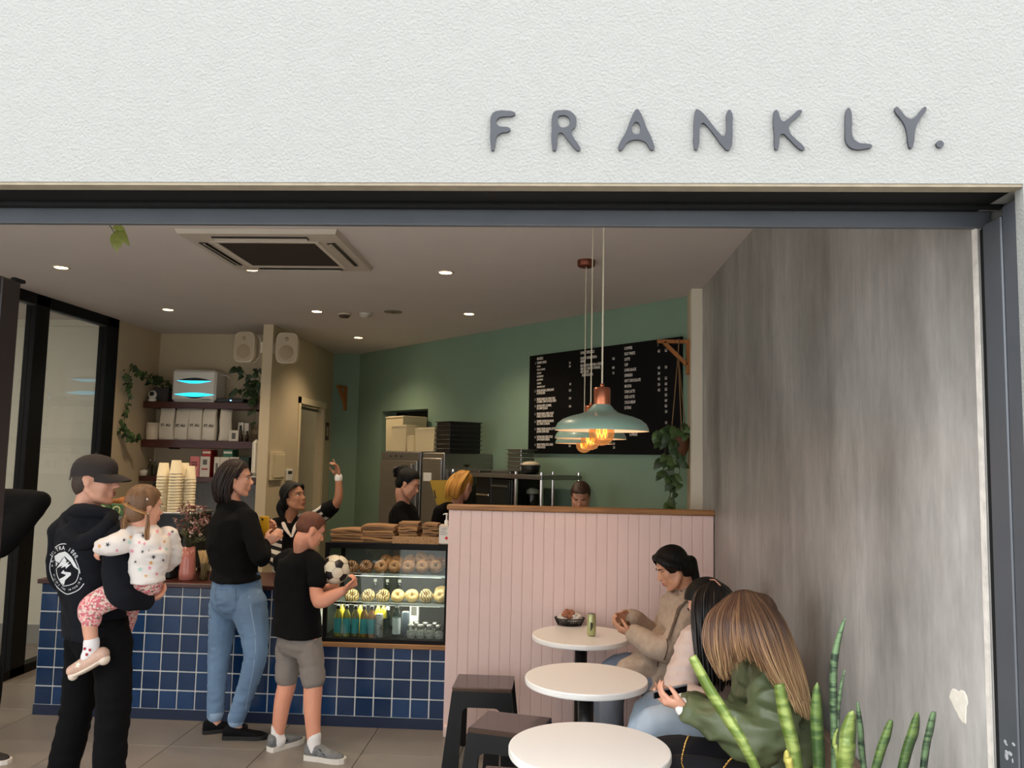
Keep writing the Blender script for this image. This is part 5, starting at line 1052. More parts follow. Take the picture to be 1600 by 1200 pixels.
def torso(mb, hip, mid, neck, front, kind='f', sc=1., inf=0., t0=0., t1=1.):
    f_ = Vector(front); f_.z = 0; f_.normalize(); s_ = V(f_.y, -f_.x, 0); W, D = PROF[kind]; q = crv([Vector(hip), Vector(mid), Vector(neck)], 24); rs = []
    ax = (Vector(neck)-Vector(hip)).normalized(); ff = (f_-ax*f_.dot(ax)).normalized(); m_ = 16
    w_, d = crv(W, m_), crv(D, m_)
    for i in range(m_+1):
        u = i/m_
        if u < t0-1e-6 or u > t1+1e-6: continue
        rs.append((q[int(round(u*24))], w_[i]*sc+inf, d[i]*sc+inf))
    rings(mb, rs, s_, ff)
def frame_of(front, up=(0, 0, 1)):
    f_ = Vector(front).normalized(); u = Vector(up); u = (u-f_*u.dot(f_)).normalized(); r = f_.cross(u); M3 = Matrix((r, f_, u)).transposed(); return M3
class Head:
    def __init__(s, c, front, up=(0, 0, 1), k=1.): s.c, s.M, s.k = Vector(c), frame_of(front, up), k
    def p(s, x, y, z): return s.c+s.M @ (V(x, y, z)*s.k)
    def e(s, mb, c, r, n=16, m_=10): mb.ell(s.p(*c), tuple(q*s.k for q in r), n, m_, R=s.M)
    def skin(s, mb, neck, fem=True, child=False):
        k = s.k; s.e(mb, (0, -.014, .034), (.073, .094, .082), 20, 14); s.e(mb, (0, .022, -.026), (.063, .066, .080), 18, 12)
        for sx in (-1, 1): s.e(mb, (sx*.034, .036, -.056), (.028, .034, .034))
        for sx in (-1, 1):
            limb(mb, [s.p(sx*.054, -.005, -.04), s.p(sx*.045, .035, -.078), s.p(sx*.012, .07, -.097)], [.02*k, .021*k, .017*k], 10, 6)
            s.e(mb, (sx*.032, .052, -.018), (.028, .030, .030)); mb.ell(s.p(sx*.073, -.008, -.004), (.009*k, .018*k, .029*k), 10, 8, R=s.M)
            mb.ell(s.p(sx*.0765, -.014, .004), (.005*k, .015*k, .022*k), 8, 6, R=s.M)
        s.e(mb, (0, .074, -.097), (.019, .017, .016)); s.e(mb, (0, .068, .034), (.050, .018 if fem else .023, .016))
        if not child: limb(mb, [s.p(0, .082, .022), s.p(0, .094, -.002), s.p(0, .106 if fem else .112, -.019)], [.007*k, .008*k, (.009 if fem else .011)*k], 8, 6)
        else: s.e(mb, (0, .098, -.02), (.013, .014, .011))
        for sx in (-1, 1): s.e(mb, (sx*.011, .1, -.026), (.008, .009, .008), 8, 6)
        s.e(mb, (0, .089, -.052), (.022, .012, .008)); s.e(mb, (0, .087, -.066), (.02, .012, .008))
        limb(mb, [s.p(0, -.022, -.02), s.p(0, -.028, -.085), Vector(neck)], [.052*k, .048*k if fem else .055*k, .056*k if fem else .068*k], 14, 8)
    def features(s, par, brow=(30, 22, 18), lip=(158, 92, 84), closed=False):
        k = s.k; ew = mat('eye_white', (224, 218, 210), .3); ir = mat('iris_dark', (38, 26, 20), .2); bm_ = mat('brow_%d_%d' % brow[:2], brow, .7)
        for sx in (-1, 1):
            if not closed:
                o = MB(); o.ell(s.p(sx*.030, .0690, .008), (.0125*k, .009*k, .006*k), 12, 8, R=s.M); e_ = o.build('eye', ew, par); o = MB(); o.ell(s.p(sx*.031, .0765, .008), (.0052*k, .003*k, .0052*k), 10, 6, R=s.M); o.build('iris', ir, e_)
            MB().tube([s.p(sx*.016, .077, .0135), s.p(sx*.03, .0775, .0150), s.p(sx*.045, .067, .012)], [.0012*k, .0018*k, .001*k], 6).build('eyelid', ir, par)
            MB().tube([s.p(sx*.013, .0885, .027), s.p(sx*.031, .0850, .032), s.p(sx*.05, .071, .027)], [.0026*k, .0032*k, .0014*k], 6).build('eyebrow', bm_, par)
        mb = MB(); mb.cur = 0; lm_ = mat('lip_%d' % lip[0], lip, .4)
        s.e(mb, (0, .0935, -.053), (.018, .0065, .0042), 12, 8); s.e(mb, (0, .0925, -.0625), (.016, .0065, .0046), 12, 8); mb.build('lips', lm_, par)
def hand(mb, wrist, d, n, side, curl=(.3, .4, .3), k=1., spread=.06, thumb=.6, point=False):
    """wrist -> fingers along d, palm faces n, thumb on the `side` sign of d x n"""
    d = Vector(d).normalized(); n = Vector(n); n = (n-d*n.dot(d)).normalized(); s_ = d.cross(n); w_ = Vector(wrist)
    mb.tube([w_, w_+d*.03*k, w_+d*.06*k, w_+d*.085*k], [.026*k, .034*k, .039*k, .037*k], 12, flat=.42, up=n); mb.ell(w_+d*.088*k, (.02*k,)*3, 8, 6)
    L_ = (.068, .078, .084, .074)
    for i, off in enumerate((-.030, -.0105, .0095, .029)):
        off *= side; ln = L_[i]*k; p = w_+d*(.082 if i in (0, 3) else .088)*k+s_*off*k; dd = (d+s_*(off*spread/.03)).normalized(); a = 0.; pts = [p-dd*.01*k]
        cc = (.05, .1, .1) if point and i == 3 else curl
        for q, fr in enumerate((.44, .32, .26)): a += cc[q]; p = p+(dd*math.cos(a)+n*math.sin(a))*(ln*fr); pts.append(p)
        mb.tube(pts, [.0098*k, .0098*k, .0088*k, .0074*k], 8); mb.ell(pts[-1], (.0074*k,)*3, 8, 6)
    b = w_+d*.022*k+s_*(.028*side*k); p1 = b+(d*.65+s_*side*.6+n*thumb*.5).normalized()*.036*k; p2 = p1+(d*.85+s_*side*.15+n*thumb).normalized()*.03*k; p3 = p2+(d*.9-s_*side*.1+n*thumb).normalized()*.024*k
    mb.tube([b, p1, p2, p3], [.015*k, .0125*k, .0105*k, .008*k], 8); mb.ell(p3, (.008*k,)*3, 8, 6)
def fuse(name, mb, vox, m_, parent=None, smooth=4, wr=0., wf=9., ws=(1, 1, 1), sd=0., fac=.5, pick=None, hl=None, hs=None, hy=-.005, **tags):
    me = bpy.data.meshes.new(name); me.from_pydata(mb.v, [], mb.f); bm = bmesh.new(); bm.from_mesh(me); bmesh.ops.recalc_face_normals(bm, faces=bm.faces); bm.to_mesh(me); bm.free()
    o = bpy.data.objects.new(name, me); md = o.modifiers.new('r', 'REMESH'); md.mode = 'VOXEL'; md.voxel_size = vox; md.use_smooth_shade = True
    if smooth: ms = o.modifiers.new('s', 'SMOOTH'); ms.factor = fac; ms.iterations = smooth
    out = evalmesh(o); out.name = name; out.materials.clear()
    for q in (m_ if isinstance(m_, (list, tuple)) else [m_]): out.materials.append(q)
    if hs:      # extra softening of the face only
        bm = bmesh.new(); bm.from_mesh(out); Mi = hs.M.transposed(); vv = []
        for v in bm.verts:
            if (v.co-hs.c).length < .14*hs.k:
                q = Mi @ (v.co-hs.c)/hs.k
                if q.y > .0 and abs(q.x) < .066 and not (abs(q.x) < .014 and -.035 < q.z < .0): vv.append(v)
        for _ in range(4): bmesh.ops.smooth_vert(bm, verts=vv, factor=.5, use_axis_x=True, use_axis_y=True, use_axis_z=True)
        bm.to_mesh(out); bm.free()
    if hl:      # keep the hair off the face: cut along a hairline in head space
        bm = bmesh.new(); bm.from_mesh(out); Mi = hl.M.transposed(); dl = []
        for f in bm.faces:
            q = Mi @ (f.calc_center_median()-hl.c)/hl.k
            if q.y > hy and q.z < min(.086-.25*abs(q.x), -.045+(q.y-hy)*2.3) and q.z > -.13: dl.append(f)
        bmesh.ops.delete(bm, geom=dl, context='FACES'); bm.to_mesh(out); bm.free()
    n = len(out.vertices)
    if wr and n:
        co = np.empty(n*3); out.vertices.foreach_get('co', co); co = co.reshape(-1, 3); no = np.empty(n*3); out.vertices.foreach_get('normal', no); no = no.reshape(-1, 3); h = np.empty(n); nz = noise.noise
        for i in range(n):
            x, y, z_ = co[i]; a = nz((x*wf*ws[0]+sd, y*wf*ws[1], z_*wf*ws[2])); b = nz((x*wf*2.3*ws[0], y*wf*2.3*ws[1]+sd, z_*wf*2.3*ws[2])); h[i] = (1-abs(a)*2.2)*.6+b*.5
        co += no*(h*wr)[:, None]; out.vertices.foreach_set('co', co.ravel())
    if pick:
        mi = [pick(p.center) for p in out.polygons]; out.polygons.foreach_set('material_index', mi)
    out.polygons.foreach_set('use_smooth', [True]*len(out.polygons)); out.update()
    return link(name, out, parent, **tags)
def shoe(mb, heel, d, L=.27, w_=.047, h=.06, z0=0.):
    """upper of a shoe from the heel along d (closed loft)"""
    d = Vector(d); d.z = 0; d.normalize(); s_ = V(d.y, -d.x, 0); rs = []
    for u, ww, hh in ((0, .55, .85), (.04, .8, 1.08), (.2, .86, 1.12), (.34, .88, 1.0), (.5, .94, .74), (.7, 1.02, .54), (.87, .9, .44), (.96, .6, .34), (1., .25, .22)):
        vs = []
        c = Vector(heel)+d*(L*u); rs.append((V(c.x, c.y, z0+hh*h*.5), w_*ww, hh*h*.5))
    rings(mb, rs, s_, (0, 0, 1), 16, .7)
def sole(mb, heel, d, L=.275, w_=.05, h=.022, z0=0., k=1.03):
    d = Vector(d); d.z = 0; d.normalize(); s_ = V(d.y, -d.x, 0); pts = []
    for u, ww in ((-.01, .45), (.02, .75), (.15, .85), (.4, .8), (.6, .95), (.78, 1.02), (.92, .82), (1., .4)): pts.append((u*L, ww*w_))
    ol = pts+[(a, -b) for a, b in pts[::-1]]; n = len(ol); vs = [Vector((heel[0], heel[1], 0))+d*a+s_*b+V(0, 0, z0+q) for q in (0, h) for a, b in ol]
    mb.add(vs, [list(range(n)), [n+i for i in range(n)][::-1]]+[[i, (i+1) % n, n+(i+1) % n, n+i] for i in range(n)])
def shoes(par, name, L_, m_up, m_sole, k=1., h=.062, hs=.024, z0=.0):
    for hl, d in L_:
        a = MB(); shoe(a, V(hl[0], hl[1], 0), d, .26*k, .044*k, h*k, z0+hs*.6); o = a.build(name, m_up, par)
        for p in o.data.polygons: p.use_smooth = True
        b = MB(); sole(b, hl, d, .272*k, .048*k, hs, z0); b.build('sole', m_sole, o)
def strands(mb, guides, n, r=.006, jit=.012, seed=1, tip=.3, steps=12):
    """locks interpolated between neighbouring guide polylines (lists of Vectors with equal counts)"""
    rnd = random.Random(seed); g = [crv(q, steps) for q in guides]
    for k in range(n):
        u = rnd.random()*(len(g)-1); j = min(int(u), len(g)-2); f = u-j; e = rnd.uniform(.86, 1.04); off = V(rnd.gauss(0, jit), rnd.gauss(0, jit), rnd.gauss(0, jit*.4)); ph = rnd.uniform(0, 6); pts = []
        for i in range(steps+1):
            t_ = i/steps; q = g[j][i].lerp(g[j+1][i], f); pts.append(q+off*(.3+.7*t_)+V(math.sin(ph+t_*7), math.cos(ph+t_*6), 0)*(.004*t_))
        pts = pts[:max(4, int((steps+1)*e))]; m2 = len(pts); mb.tube(pts, [r*(.75+.25*math.sin(PI*min(1, i/m2*2)))*(1 if i < m2*.7 else tip+(1-tip)*(m2-1-i)/(m2*.3)) for i in range(m2)], 6)
_BV = {}
def decal(target, polys, origin, right, up, cast, off=.002, m_=None, name='print', parent=None):
    """flat shapes [(verts2d, faces)] laid onto a garment surface along `cast`"""
    if target.name not in _BV: _BV[target.name] = BVHTree.FromPolygons([v.co for v in target.data.vertices], [p.vertices for p in target.data.polygons])
    bv = _BV[target.name]; mb = MB(); cast = Vector(cast).normalized(); right, up, origin = Vector(right), Vector(up), Vector(origin)
    for vs2, fs in polys:
        vs = []; 
        for x, y in vs2:
            p = origin+right*x+up*y; h = bv.ray_cast(p-cast*.6, cast)
            vs.append(h[0]-cast*off if h[0] else None)
        ok = [f for f in fs if all(vs[i] is not None for i in f)]
        vs = [v if v is not None else V(0, 0, 0) for v in vs]
        used = sorted({i for f in ok for i in f}); mp_ = {i: k for k, i in enumerate(used)}
        if ok: mb.add([vs[i] for i in used], [[mp_[i] for i in f] for f in ok], True)
    return mb.build(name, m_, parent) if mb.v else None
def grid_poly(poly, step=.006):
    """triangulate a 2D polygon finely enough to drape"""
    bm = bmesh.new(); f = bm.faces.new([bm.verts.new((x, y, 0)) for x, y in poly]); bmesh.ops.triangulate(bm, faces=[f])
    for _ in range(6):
        le = [e for e in bm.edges if e.calc_length() > step*1.6]
        if not le: break
        bmesh.ops.subdivide_edges(bm, edges=le, cuts=1); bmesh.ops.triangulate(bm, faces=bm.faces[:])
    bm.verts.index_update(); r = ([(v.co.x, v.co.y) for v in bm.verts], [[v.index for v in f.verts] for f in bm.faces]); bm.free(); return r
def yoke(mb, neck, sh, r0=.05, r1=.062, drop=.02):
    for q in sh: limb(mb, [Vector(neck)-V(0, 0, drop), Vector(neck).lerp(Vector(q), .55)+V(0, 0, .006), Vector(q)], [r0, (r0+r1)/2, r1])
skinL = mat('skin_light', (214, 158, 132), .5, var=.05, vscale=12); skinM = mat('skin_tan', (196, 142, 112), .5, var=.05, vscale=12); skinD = mat('skin_brown', (168, 116, 86), .5, var=.05, vscale=12)
blk = mat('black_cotton', (7, 7, 9), .9, bump=.15, bscale=300, spec=.2); navyc = mat('charcoal_navy_fleece', (17, 19, 26), .9, bump=.15, bscale=200, spec=.2); blkp = mat('black_trouser', (7, 7, 9), .9, spec=.15, bump=.1, bscale=120)
denim = mat('blue_denim', (106, 134, 166), .8, var=.16, vscale=3, bump=.12, bscale=250); denim_l = mat('light_denim', (176, 192, 208), .8, var=.12, vscale=4, bump=.12, bscale=250)
J = lambda px, py, Y: P(px, py, Y=Y)
hair_k = mat('hair_black', (8, 7, 8), .5, spec=.25, bump=.5, bscale=8, stretch=(22, 22, 1.5)); hair_b = mat('hair_dark_brown', (34, 21, 18), .5, spec=.25, var=.3, vscale=3, stretch=(14, 14, 1), bump=.5, bscale=8)
def foot_z(px, Y): return V(P(px, 1150, Y=Y).x, Y, 0)
def floor_at(v): return V(v.x, v.y, 0)
def cap_hair(H_, mb, k=1.06, low=.0, front=.0):
    H_.e(mb, (0, -.020+front, .040), (.079*k, .096*k, .084*k), 20, 14); H_.e(mb, (0, -.05, -.012-low), (.070*k, .060*k, .075*k+low), 18, 12)
# ------------------------------------------------------------------------------ man in cap, carrying a child
fr_m = V(.58, .81, 0); hip, mid, neck = J(152, 985, 4.16), J(140, 895, 4.18), J(134, 804, 4.16); Hm = Head(J(150, 751, 4.14), (1, .06, -.04), k=1.06)
mshR, mel, mwr = J(180, 838, 4.02), J(188, 926, 3.90), J(230, 938, 4.00); mshL, melL, mwrL = J(96, 832, 4.28), J(100, 908, 4.40), J(170, 930, 4.50)
hpL, hpR, knL, knR, anL, anR = J(132, 1000, 4.22), J(176, 1000, 4.08), J(121, 1102, 4.21), J(177, 1102, 4.05), J(90, 1233, 4.22), J(166, 1240, 4.06); anL.z = anR.z = .09
b = MB(); torso(b, hip, mid, neck, fr_m, 'm'); Hm.skin(b, neck, False)
for a in ((mshR, mel, mwr), (mshL, melL, mwrL)): limb(b, a, [.05, .04, .028])
hand(b, mwr, (.1, 1, .05), (-.3, .1, .9), -1, (.5, .5, .4)); hand(b, mwrL, (.9, -.3, .2), (.2, -.6, .7), 1, (.5, .5, .4))
for a in ((hpL, knL, anL), (hpR, knR, anR)): limb(b, a, [.08, .055, .04]); limb(b, [a[2], floor_at(a[2])+V(.01, .0, .045)], [.036, .034])
man = fuse('person', b, .0075, skinL, smooth=2, hs=Hm, **T('man in dark cap and printed hoodie holding a small child', 'person')); Hm.features(man, (60, 40, 30), (176, 112, 98))
h_ = MB(); cap_hair(Hm, h_, .985, .0); fuse('hair', h_, .008, mat('hair_brown_short', (58, 42, 32), .6, bump=.4, bscale=120), man, 3, hl=Hm)
# cap
cp = MB(); q = []
vs = []; fs = []; nn = 32; rws = [(0., 1.), (.3, .995), (.55, .93), (.75, .78), (.9, .52), (.98, .22), (1., .03)]
for zz, rr in rws:
    for i in range(nn): a = 2*PI*i/nn; vs.append(Hm.p(.0845*rr*math.cos(a), -.012+.108*rr*math.sin(a), .024+.014*math.sin(a)*(1-zz)+zz*.104))
for j in range(len(rws)-1):
    for i in range(nn): fs.append([j*nn+i, j*nn+(i+1) % nn, (j+1)*nn+(i+1) % nn, (j+1)*nn+i])
fs.append([(len(rws)-1)*nn+i for i in range(nn)]); capm = mat('cap_dark_brown', (28, 20, 21), .75, bump=.1, bscale=300)
capo = cp.add(vs, fs, True).build('baseball_cap', capm, man)
mb = MB(); vs = []; fs = []; m_ = 14
for j in range(7):
    u = j/6
    for i in range(m_+1):
        a = PI*(.12+.76*i/m_); w2 = math.sin(PI*i/m_)**.55; vs.append(Hm.p(.083*math.cos(a), -.012+.106*math.sin(a)+.075*u*w2, .036-.004*u-.020*u*u*w2-.035*abs(math.cos(a))**2*u))
for j in range(6):
    for i in range(m_): fs.append([j*(m_+1)+i, j*(m_+1)+i+1, (j+1)*(m_+1)+i+1, (j+1)*(m_+1)+i])
k0 = len(vs); vs += [v-Hm.M @ V(0, 0, .004) for v in vs]; fs += [[k0+i for i in f][::-1] for f in fs]
mb.add(vs, fs, True).build('peak', capm, capo); MB().ell(Hm.p(0, -.012, .13), (.008, .008, .005), 10, 6).build('button', capm, capo)
MB().tube([Hm.p(-.03, -.112, .045), Hm.p(0, -.122, .02), Hm.p(.03, -.112, .0)], .006, 6).build('strap', mat('strap_grey', (120, 118, 112), .5), capo)
# hoodie
g = MB(); torso(g, J(150, 992, 4.16), mid, neck+V(0, 0, .005), fr_m, 'm', 1., .024); torso(g, J(150, 992, 4.16), mid, neck, fr_m, 'm', 1., .03, 0., .5)
limb(g, [mshR, mel, mwr-V(.01, 0, 0)], [.066, .062, .046]); limb(g, [mshL, melL, mwrL], [.066, .062, .048]); yoke(g, neck, (mshR, mshL), .06, .068, .045)
limb(g, [J(104, 808, 4.2), J(118, 803, 4.12), J(160, 806, 4.06), J(170, 812, 4.1)], [.03, .034, .03, .026])
hood = fuse('hoodie', g, .0095, navyc, man, 9, .007, 7, (1, 1, 1.5), 3.)
g = MB(); limb(g, [J(108, 804, 4.22), J(103, 818, 4.14), J(112, 838, 4.05), J(128, 848, 4.02), J(150, 838, 3.99), J(170, 820, 3.99), J(176, 806, 4.06)], [.03, .036, .040, .042, .040, .036, .028], 14, 20); limb(g, [J(110, 804, 4.2), J(122, 798, 4.08), J(150, 800, 4.03), J(172, 804, 4.06)], [.028, .034, .034, .028]); g.ell(J(134, 824, 4.06), (.10, .03, .05)); fuse('hood', g, .0085, navyc, man, 5, .006, 9, sd=6.)
rb = MB(); rings(rb, [(J(150, 972, 4.16), .19, .135), (J(150, 994, 4.16), .186, .13)], (fr_m.y, -fr_m.x, 0), fr_m); rb.build('waistband', navyc, hood)
g = MB(); rings(g, [(J(154, 962, 4.16), .165, .115), (J(156, 985, 4.16), .172, .12), (J(158, 1010, 4.15), .172, .12), (J(158, 1030, 4.14), .14, .09)], (fr_m.y, -fr_m.x, 0), fr_m)
limb(g, [hpL, knL, anL+V(0, 0, -.02)], [.092, .080, .072]); limb(g, [hpR, knR, anR+V(0, 0, -.02)], [.092, .080, .072]); fuse('trousers', g, .0095, blkp, man, 4, .008, 6, (1, 1, 2.4), 9.)
shoes(man, 'shoe', [((anL.x-.05, anL.y-.03, 0), (.85, .5, 0)), ((anR.x-.05, anR.y-.03, 0), (.9, .3, 0))], black, white)
# logo on the back of the hoodie
prw = mat('print_white', (214, 216, 218), .7); s_ = 4.1/F_PX
def lp(l): return [((a-430)/982*90*s_, -(b-640)/1200*110*s_) for a, b in l]
lo = J(60+430/982*90, 830+640/1200*110, 4.1); polys = []
def band(l, w_):
    pts = [Vector(p) for p in lp(l)]; pts = [Vector(p) for p in crv(pts, max(8, len(pts)*4))]; a = []; c_ = []
    for i, p in enumerate(pts): t_ = (pts[min(i+1, len(pts)-1)]-pts[max(i-1, 0)]).normalized(); nn_ = Vector((-t_.y, t_.x)); a.append(p+nn_*w_/2); c_.append(p-nn_*w_/2)
    n = len(a); polys.append(([(q.x, q.y) for q in a+c_], [[i, i+1, n+i+1, n+i] for i in range(n-1)]))
band([(230, 290), (340, 228), (460, 226), (540, 280), (590, 345)], .0042); band([(235, 365), (190, 470), (170, 600), (185, 700), (250, 850), (370, 980), (505, 1058), (600, 1040), (720, 975), (800, 875)], .0042); band([(620, 470), (690, 610), (722, 712)], .003)
band([(300, 640), (320, 740), (380, 850), (450, 930)], .0032); band([(450, 930), (560, 905), (650, 855), (690, 760), (695, 660), (640, 600)], .0032)
for l in ([(250, 430), (330, 375), (430, 350), (480, 375), (560, 450), (640, 570), (675, 650), (600, 600), (540, 520), (430, 430), (400, 460), (345, 545), (275, 515), (258, 470)], [(425, 440), (445, 470), (475, 500), (455, 540), (520, 520), (490, 570), (550, 560), (470, 640), (460, 600), (380, 630), (410, 580), (300, 640), (360, 550)], [(280, 525), (320, 555), (290, 610)], [(430, 660), (450, 690), (560, 700), (565, 740), (470, 830), (455, 910), (400, 870), (370, 815), (450, 770), (480, 740), (385, 715)]): polys.append(grid_poly(lp(l), .006))
decal(hood, polys, lo, V(1, 0, 0), UP, lo-V(0, 0, CAM_H), .0035, prw, 'chest_print', hood)
def arc_text(s, size, pts, gap=1., sx=.8):
    pts = [Vector(p) for p in lp(pts)]; pts = [Vector(q) for q in crv(pts, 40)]; ln = [0.]
    for i in range(40): ln.append(ln[-1]+(pts[i+1]-pts[i]).length)
    out = []
    for k, ch in enumerate(s):
        if ch == ' ': continue
        d = ln[-1]*(k+.5)/len(s); i = min(next(q for q in range(41) if ln[q] >= d), 39); t_ = (pts[min(i+1, 40)]-pts[max(i-1, 0)]).normalized(); nn_ = Vector((-t_.y, t_.x)); me = text_mesh(ch, size, sx, 0., size*.02, 'CENTER')
        out.append(([tuple(pts[i]+t_*v.co.x+nn_*v.co.y) for v in me.vertices], [list(p.vertices) for p in me.polygons])); bpy.data.meshes.remove(me)
    return out
tx = arc_text('ULTRA 1000', .027, [(205, 440), (265, 370), (350, 325), (450, 325), (540, 375), (620, 470)]) + arc_text('TR', .024, [(262, 630), (262, 570), (250, 520), (260, 480)]) + arc_text('BELIEVE THE IMPOSSIBLE', .0125, [(235, 720), (290, 850), (400, 960), (500, 1005), (600, 985), (700, 920), (760, 780)])
decal(hood, tx, lo, V(1, 0, 0), UP, lo-V(0, 0, CAM_H), .0035, prw, 'print_lettering', hood)
# ------------------------------------------------------------------------------ toddler
Ht = Head(J(227, 792, 4.0), (.62, .76, -.16), k=.84); thip, tmid, tneck = J(228, 900, 4.00), J(233, 862, 3.98), J(229, 822, 4.0); tf = V(.9, .42, 0)
tsh, tel, twr = J(206, 838, 3.95), J(184, 850, 3.90), J(158, 855, 3.93); b = MB(); torso(b, thip, tmid, tneck, tf, 'f', .62); Ht.skin(b, tneck, True, True)
limb(b, [tsh, tel, twr], [.032, .027, .02]); hand(b, twr, (-.5, .1, -.85), (.2, .9, 0), -1, (.5, .5, .5), .52)
tkn, tan_ = J(146, 946, 3.93), J(143, 1006, 3.93); limb(b, [J(212, 915, 4.0), tkn, tan_], [.055, .042, .030]); limb(b, [tan_, J(140, 1026, 3.93), J(122, 1043, 3.93)], [.03, .028, .024])
tsR, teR = J(262, 838, 4.08), J(272, 868, 4.14); limb(b, [tsR, teR, J(262, 885, 4.2)], [.032, .026, .02]); hand(b, J(262, 885, 4.2), (-.4, .8, .1), (0, 0, -1), 1, (.5, .5, .5), .52)
limb(b, [J(230, 912, 4.08), J(212, 930, 4.30), J(192, 985, 4.40)], [.055, .042, .03])
tod = fuse('person', b, .0058, skinL, smooth=2, hs=Ht, **T('small child in a flower print top carried on the man\'s arm', 'person')); Ht.features(tod, (120, 86, 60))
whitek = mat('white_sweat_fabric', (226, 218, 212), .85, bump=.1, bscale=250)
g = MB(); torso(g, J(228, 908, 4.0), tmid, tneck, tf, 'f', .62, .018); rings(g, [(J(226, 906, 4.0), .095, .078), (J(230, 890, 4.), .108, .09), (J(236, 862, 3.98), .112, .09), (J(236, 838, 4.0), .10, .08)], (tf.y, -tf.x, 0), tf)
limb(g, [tsh, tel, twr+V(.006, 0, 0)], [.056, .052, .040]); limb(g, [tsR, teR, J(262, 885, 4.2)], [.05, .042, .03])
top = fuse('sweatshirt', g, .0065, whitek, tod, 3, .007, 9, (1, 1, 2.6), 1.); pc = {k: [] for k in range(4)}; rnd = random.Random(4)
def flower(cx, cy, r, ph): 
    pts = [(cx, cy)]; n = 20
    for i in range(n): a = 2*PI*i/n; rr = r*(.62+.38*math.cos(5*a+ph)); pts.append((cx+rr*math.cos(a), cy+rr*math.sin(a)))
    return (pts, [[0, 1+i, 1+(i+1) % n] for i in range(n)])
for (px, py, k, r) in ((157, 852, 1, 1), (170, 849, 0, 1.1), (205, 838, 1, .9), (203, 846, 2, 1), (207, 860, 3, 1), (224, 836, 0, 1.1), (226, 848, 3, .8), (238, 818, 3, 1.1), (246, 830, 3, 1.), (252, 820, 3, .8), (257, 846, 1, .8), (265, 836, 3, 1.), (270, 832, 0, .8), (223, 860, 0, .8), (240, 869, 0, 1.1), (250, 856, 3, .8), (236, 878, 1, 1.1), (234, 886, 3, 1.), (219, 888, 2, 1.1), (245, 896, 3, .9), (255, 875, 0, .7), (212, 876, 0, .7), (228, 898, 1, .8), (260, 858, 2, .8), (218, 846, 3, .8), (262, 822, 2, .7), (195, 842, 0, .8), (184, 858, 3, .8)):
    o = J(px, py, 3.95); pc[k].append(flower(o.x, o.z, .0115*r, rnd.uniform(0, 6)))
for k, c_ in enumerate(((24, 26, 36), (214, 150, 66), (160, 208, 190), (226, 134, 156))): [decal(top, [q], V(0, 3.95, 0), V(1, 0, 0), UP, (-.49, 1, -.05), .0022, mat('flower_print_%d' % k, c_, .8), 'flower_print', top) for q in pc[k]]
lg = mat('floral_leggings', (222, 190, 178), .85); nt = lg.node_tree
vo = nt.nodes.new('ShaderNodeTexVoronoi'); vo.inputs['Scale'].default_value = 120; tcn = nt.nodes.new('ShaderNodeTexCoord'); nt.links.new(tcn.outputs['Object'], vo.inputs['Vector']); rr_ = nt.nodes.new('ShaderNodeValToRGB'); nt.links.new(vo.outputs['Color'], rr_.inputs[0]); rr_.color_ramp.interpolation = 'CONSTANT'
for i, (p_, c_) in enumerate(((0, (226, 204, 190)), (.35, (206, 110, 118)), (.6, (230, 168, 166)), (.8, (120, 112, 100)), (.92, (232, 222, 210)))):
    e_ = rr_.color_ramp.elements[i] if i < 2 else rr_.color_ramp.elements.new(p_); e_.position = p_; e_.color = (*lin(c_), 1)
nt.links.new(rr_.outputs[0], nt.nodes['Principled BSDF'].inputs['Base Color'])
g = MB(); rings(g, [(J(226, 896, 4.), .09, .078), (J(226, 915, 4.02), .092, .08), (J(228, 928, 4.03), .07, .06)], (tf.y, -tf.x, 0), tf); limb(g, [J(214, 915, 3.99), tkn, J(143, 968, 3.93)], [.07, .058, .046]); limb(g, [J(230, 912, 4.08), J(212, 930, 4.30), J(192, 985, 4.40)], [.065, .054, .044]); fuse('leggings', g, .0065, lg, tod, 3, .005, 10)
g = MB(); limb(g, [J(143, 1003, 3.93), J(142, 1016, 3.93), J(138, 1026, 3.93)], [.037, .036, .035]); fuse('sock', g, .006, mat('white_sock', (226, 222, 220), .9), tod, 2)
for k, (a, c_) in enumerate((((139, 1011), (150, 30, 40)), ((147, 1013), (150, 40, 50)), ((142, 1020), (150, 30, 40)))): MB().ell(J(a[0], a[1], 3.93)+V(0, -.036, 0), (.007, .003, .007), 8, 6).build('heart_print', mat('heart_red', (160, 40, 52), .8), tod)
g = MB(); tq = [J(160, 1022, 3.93), J(147, 1030, 3.93), J(128, 1041, 3.93), J(112, 1048, 3.93)]; limb(g, tq, [.034, .038, .036, .026], flat=1.); rz_ = fuse('shoe', g, .006, mat('rose_gold_shoe', (196, 160, 140), .45, var=.1, vscale=60), tod, 3)
g = MB(); limb(g, [p+V(.008, 0, -.022) for p in tq], [.03, .034, .034, .024], flat=.4); fuse('sole', g, .0055, mat('shoe_sole_cream', (220, 204, 186), .6), rz_, 2)
o = J(128, 1036, 3.93); st_ = []
for i in range(10): a = PI*2*i/10+.3; r = .017 if i % 2 == 0 else .007; st_.append((o.x+r*math.cos(a), o.z+r*math.sin(a)))
decal(rz_, [([(o.x, o.z)]+st_, [[0, 1+i, 1+(i+1) % 10] for i in range(10)])], V(0, 3.9, 0), V(1, 0, 0), UP, (0, 1, 0), .002, mat('star_cream', (236, 226, 210), .6), 'star', rz_)
hair_t = mat('hair_honey', (120, 84, 54), .5, island=((92, 62, 40), (150, 106, 64), (184, 138, 80), (112, 76, 48))); hb_ = mat('hair_honey_base', (110, 78, 50), .5, var=.3, vscale=4, stretch=(12, 12, 1.5), bump=.4, bscale=8)
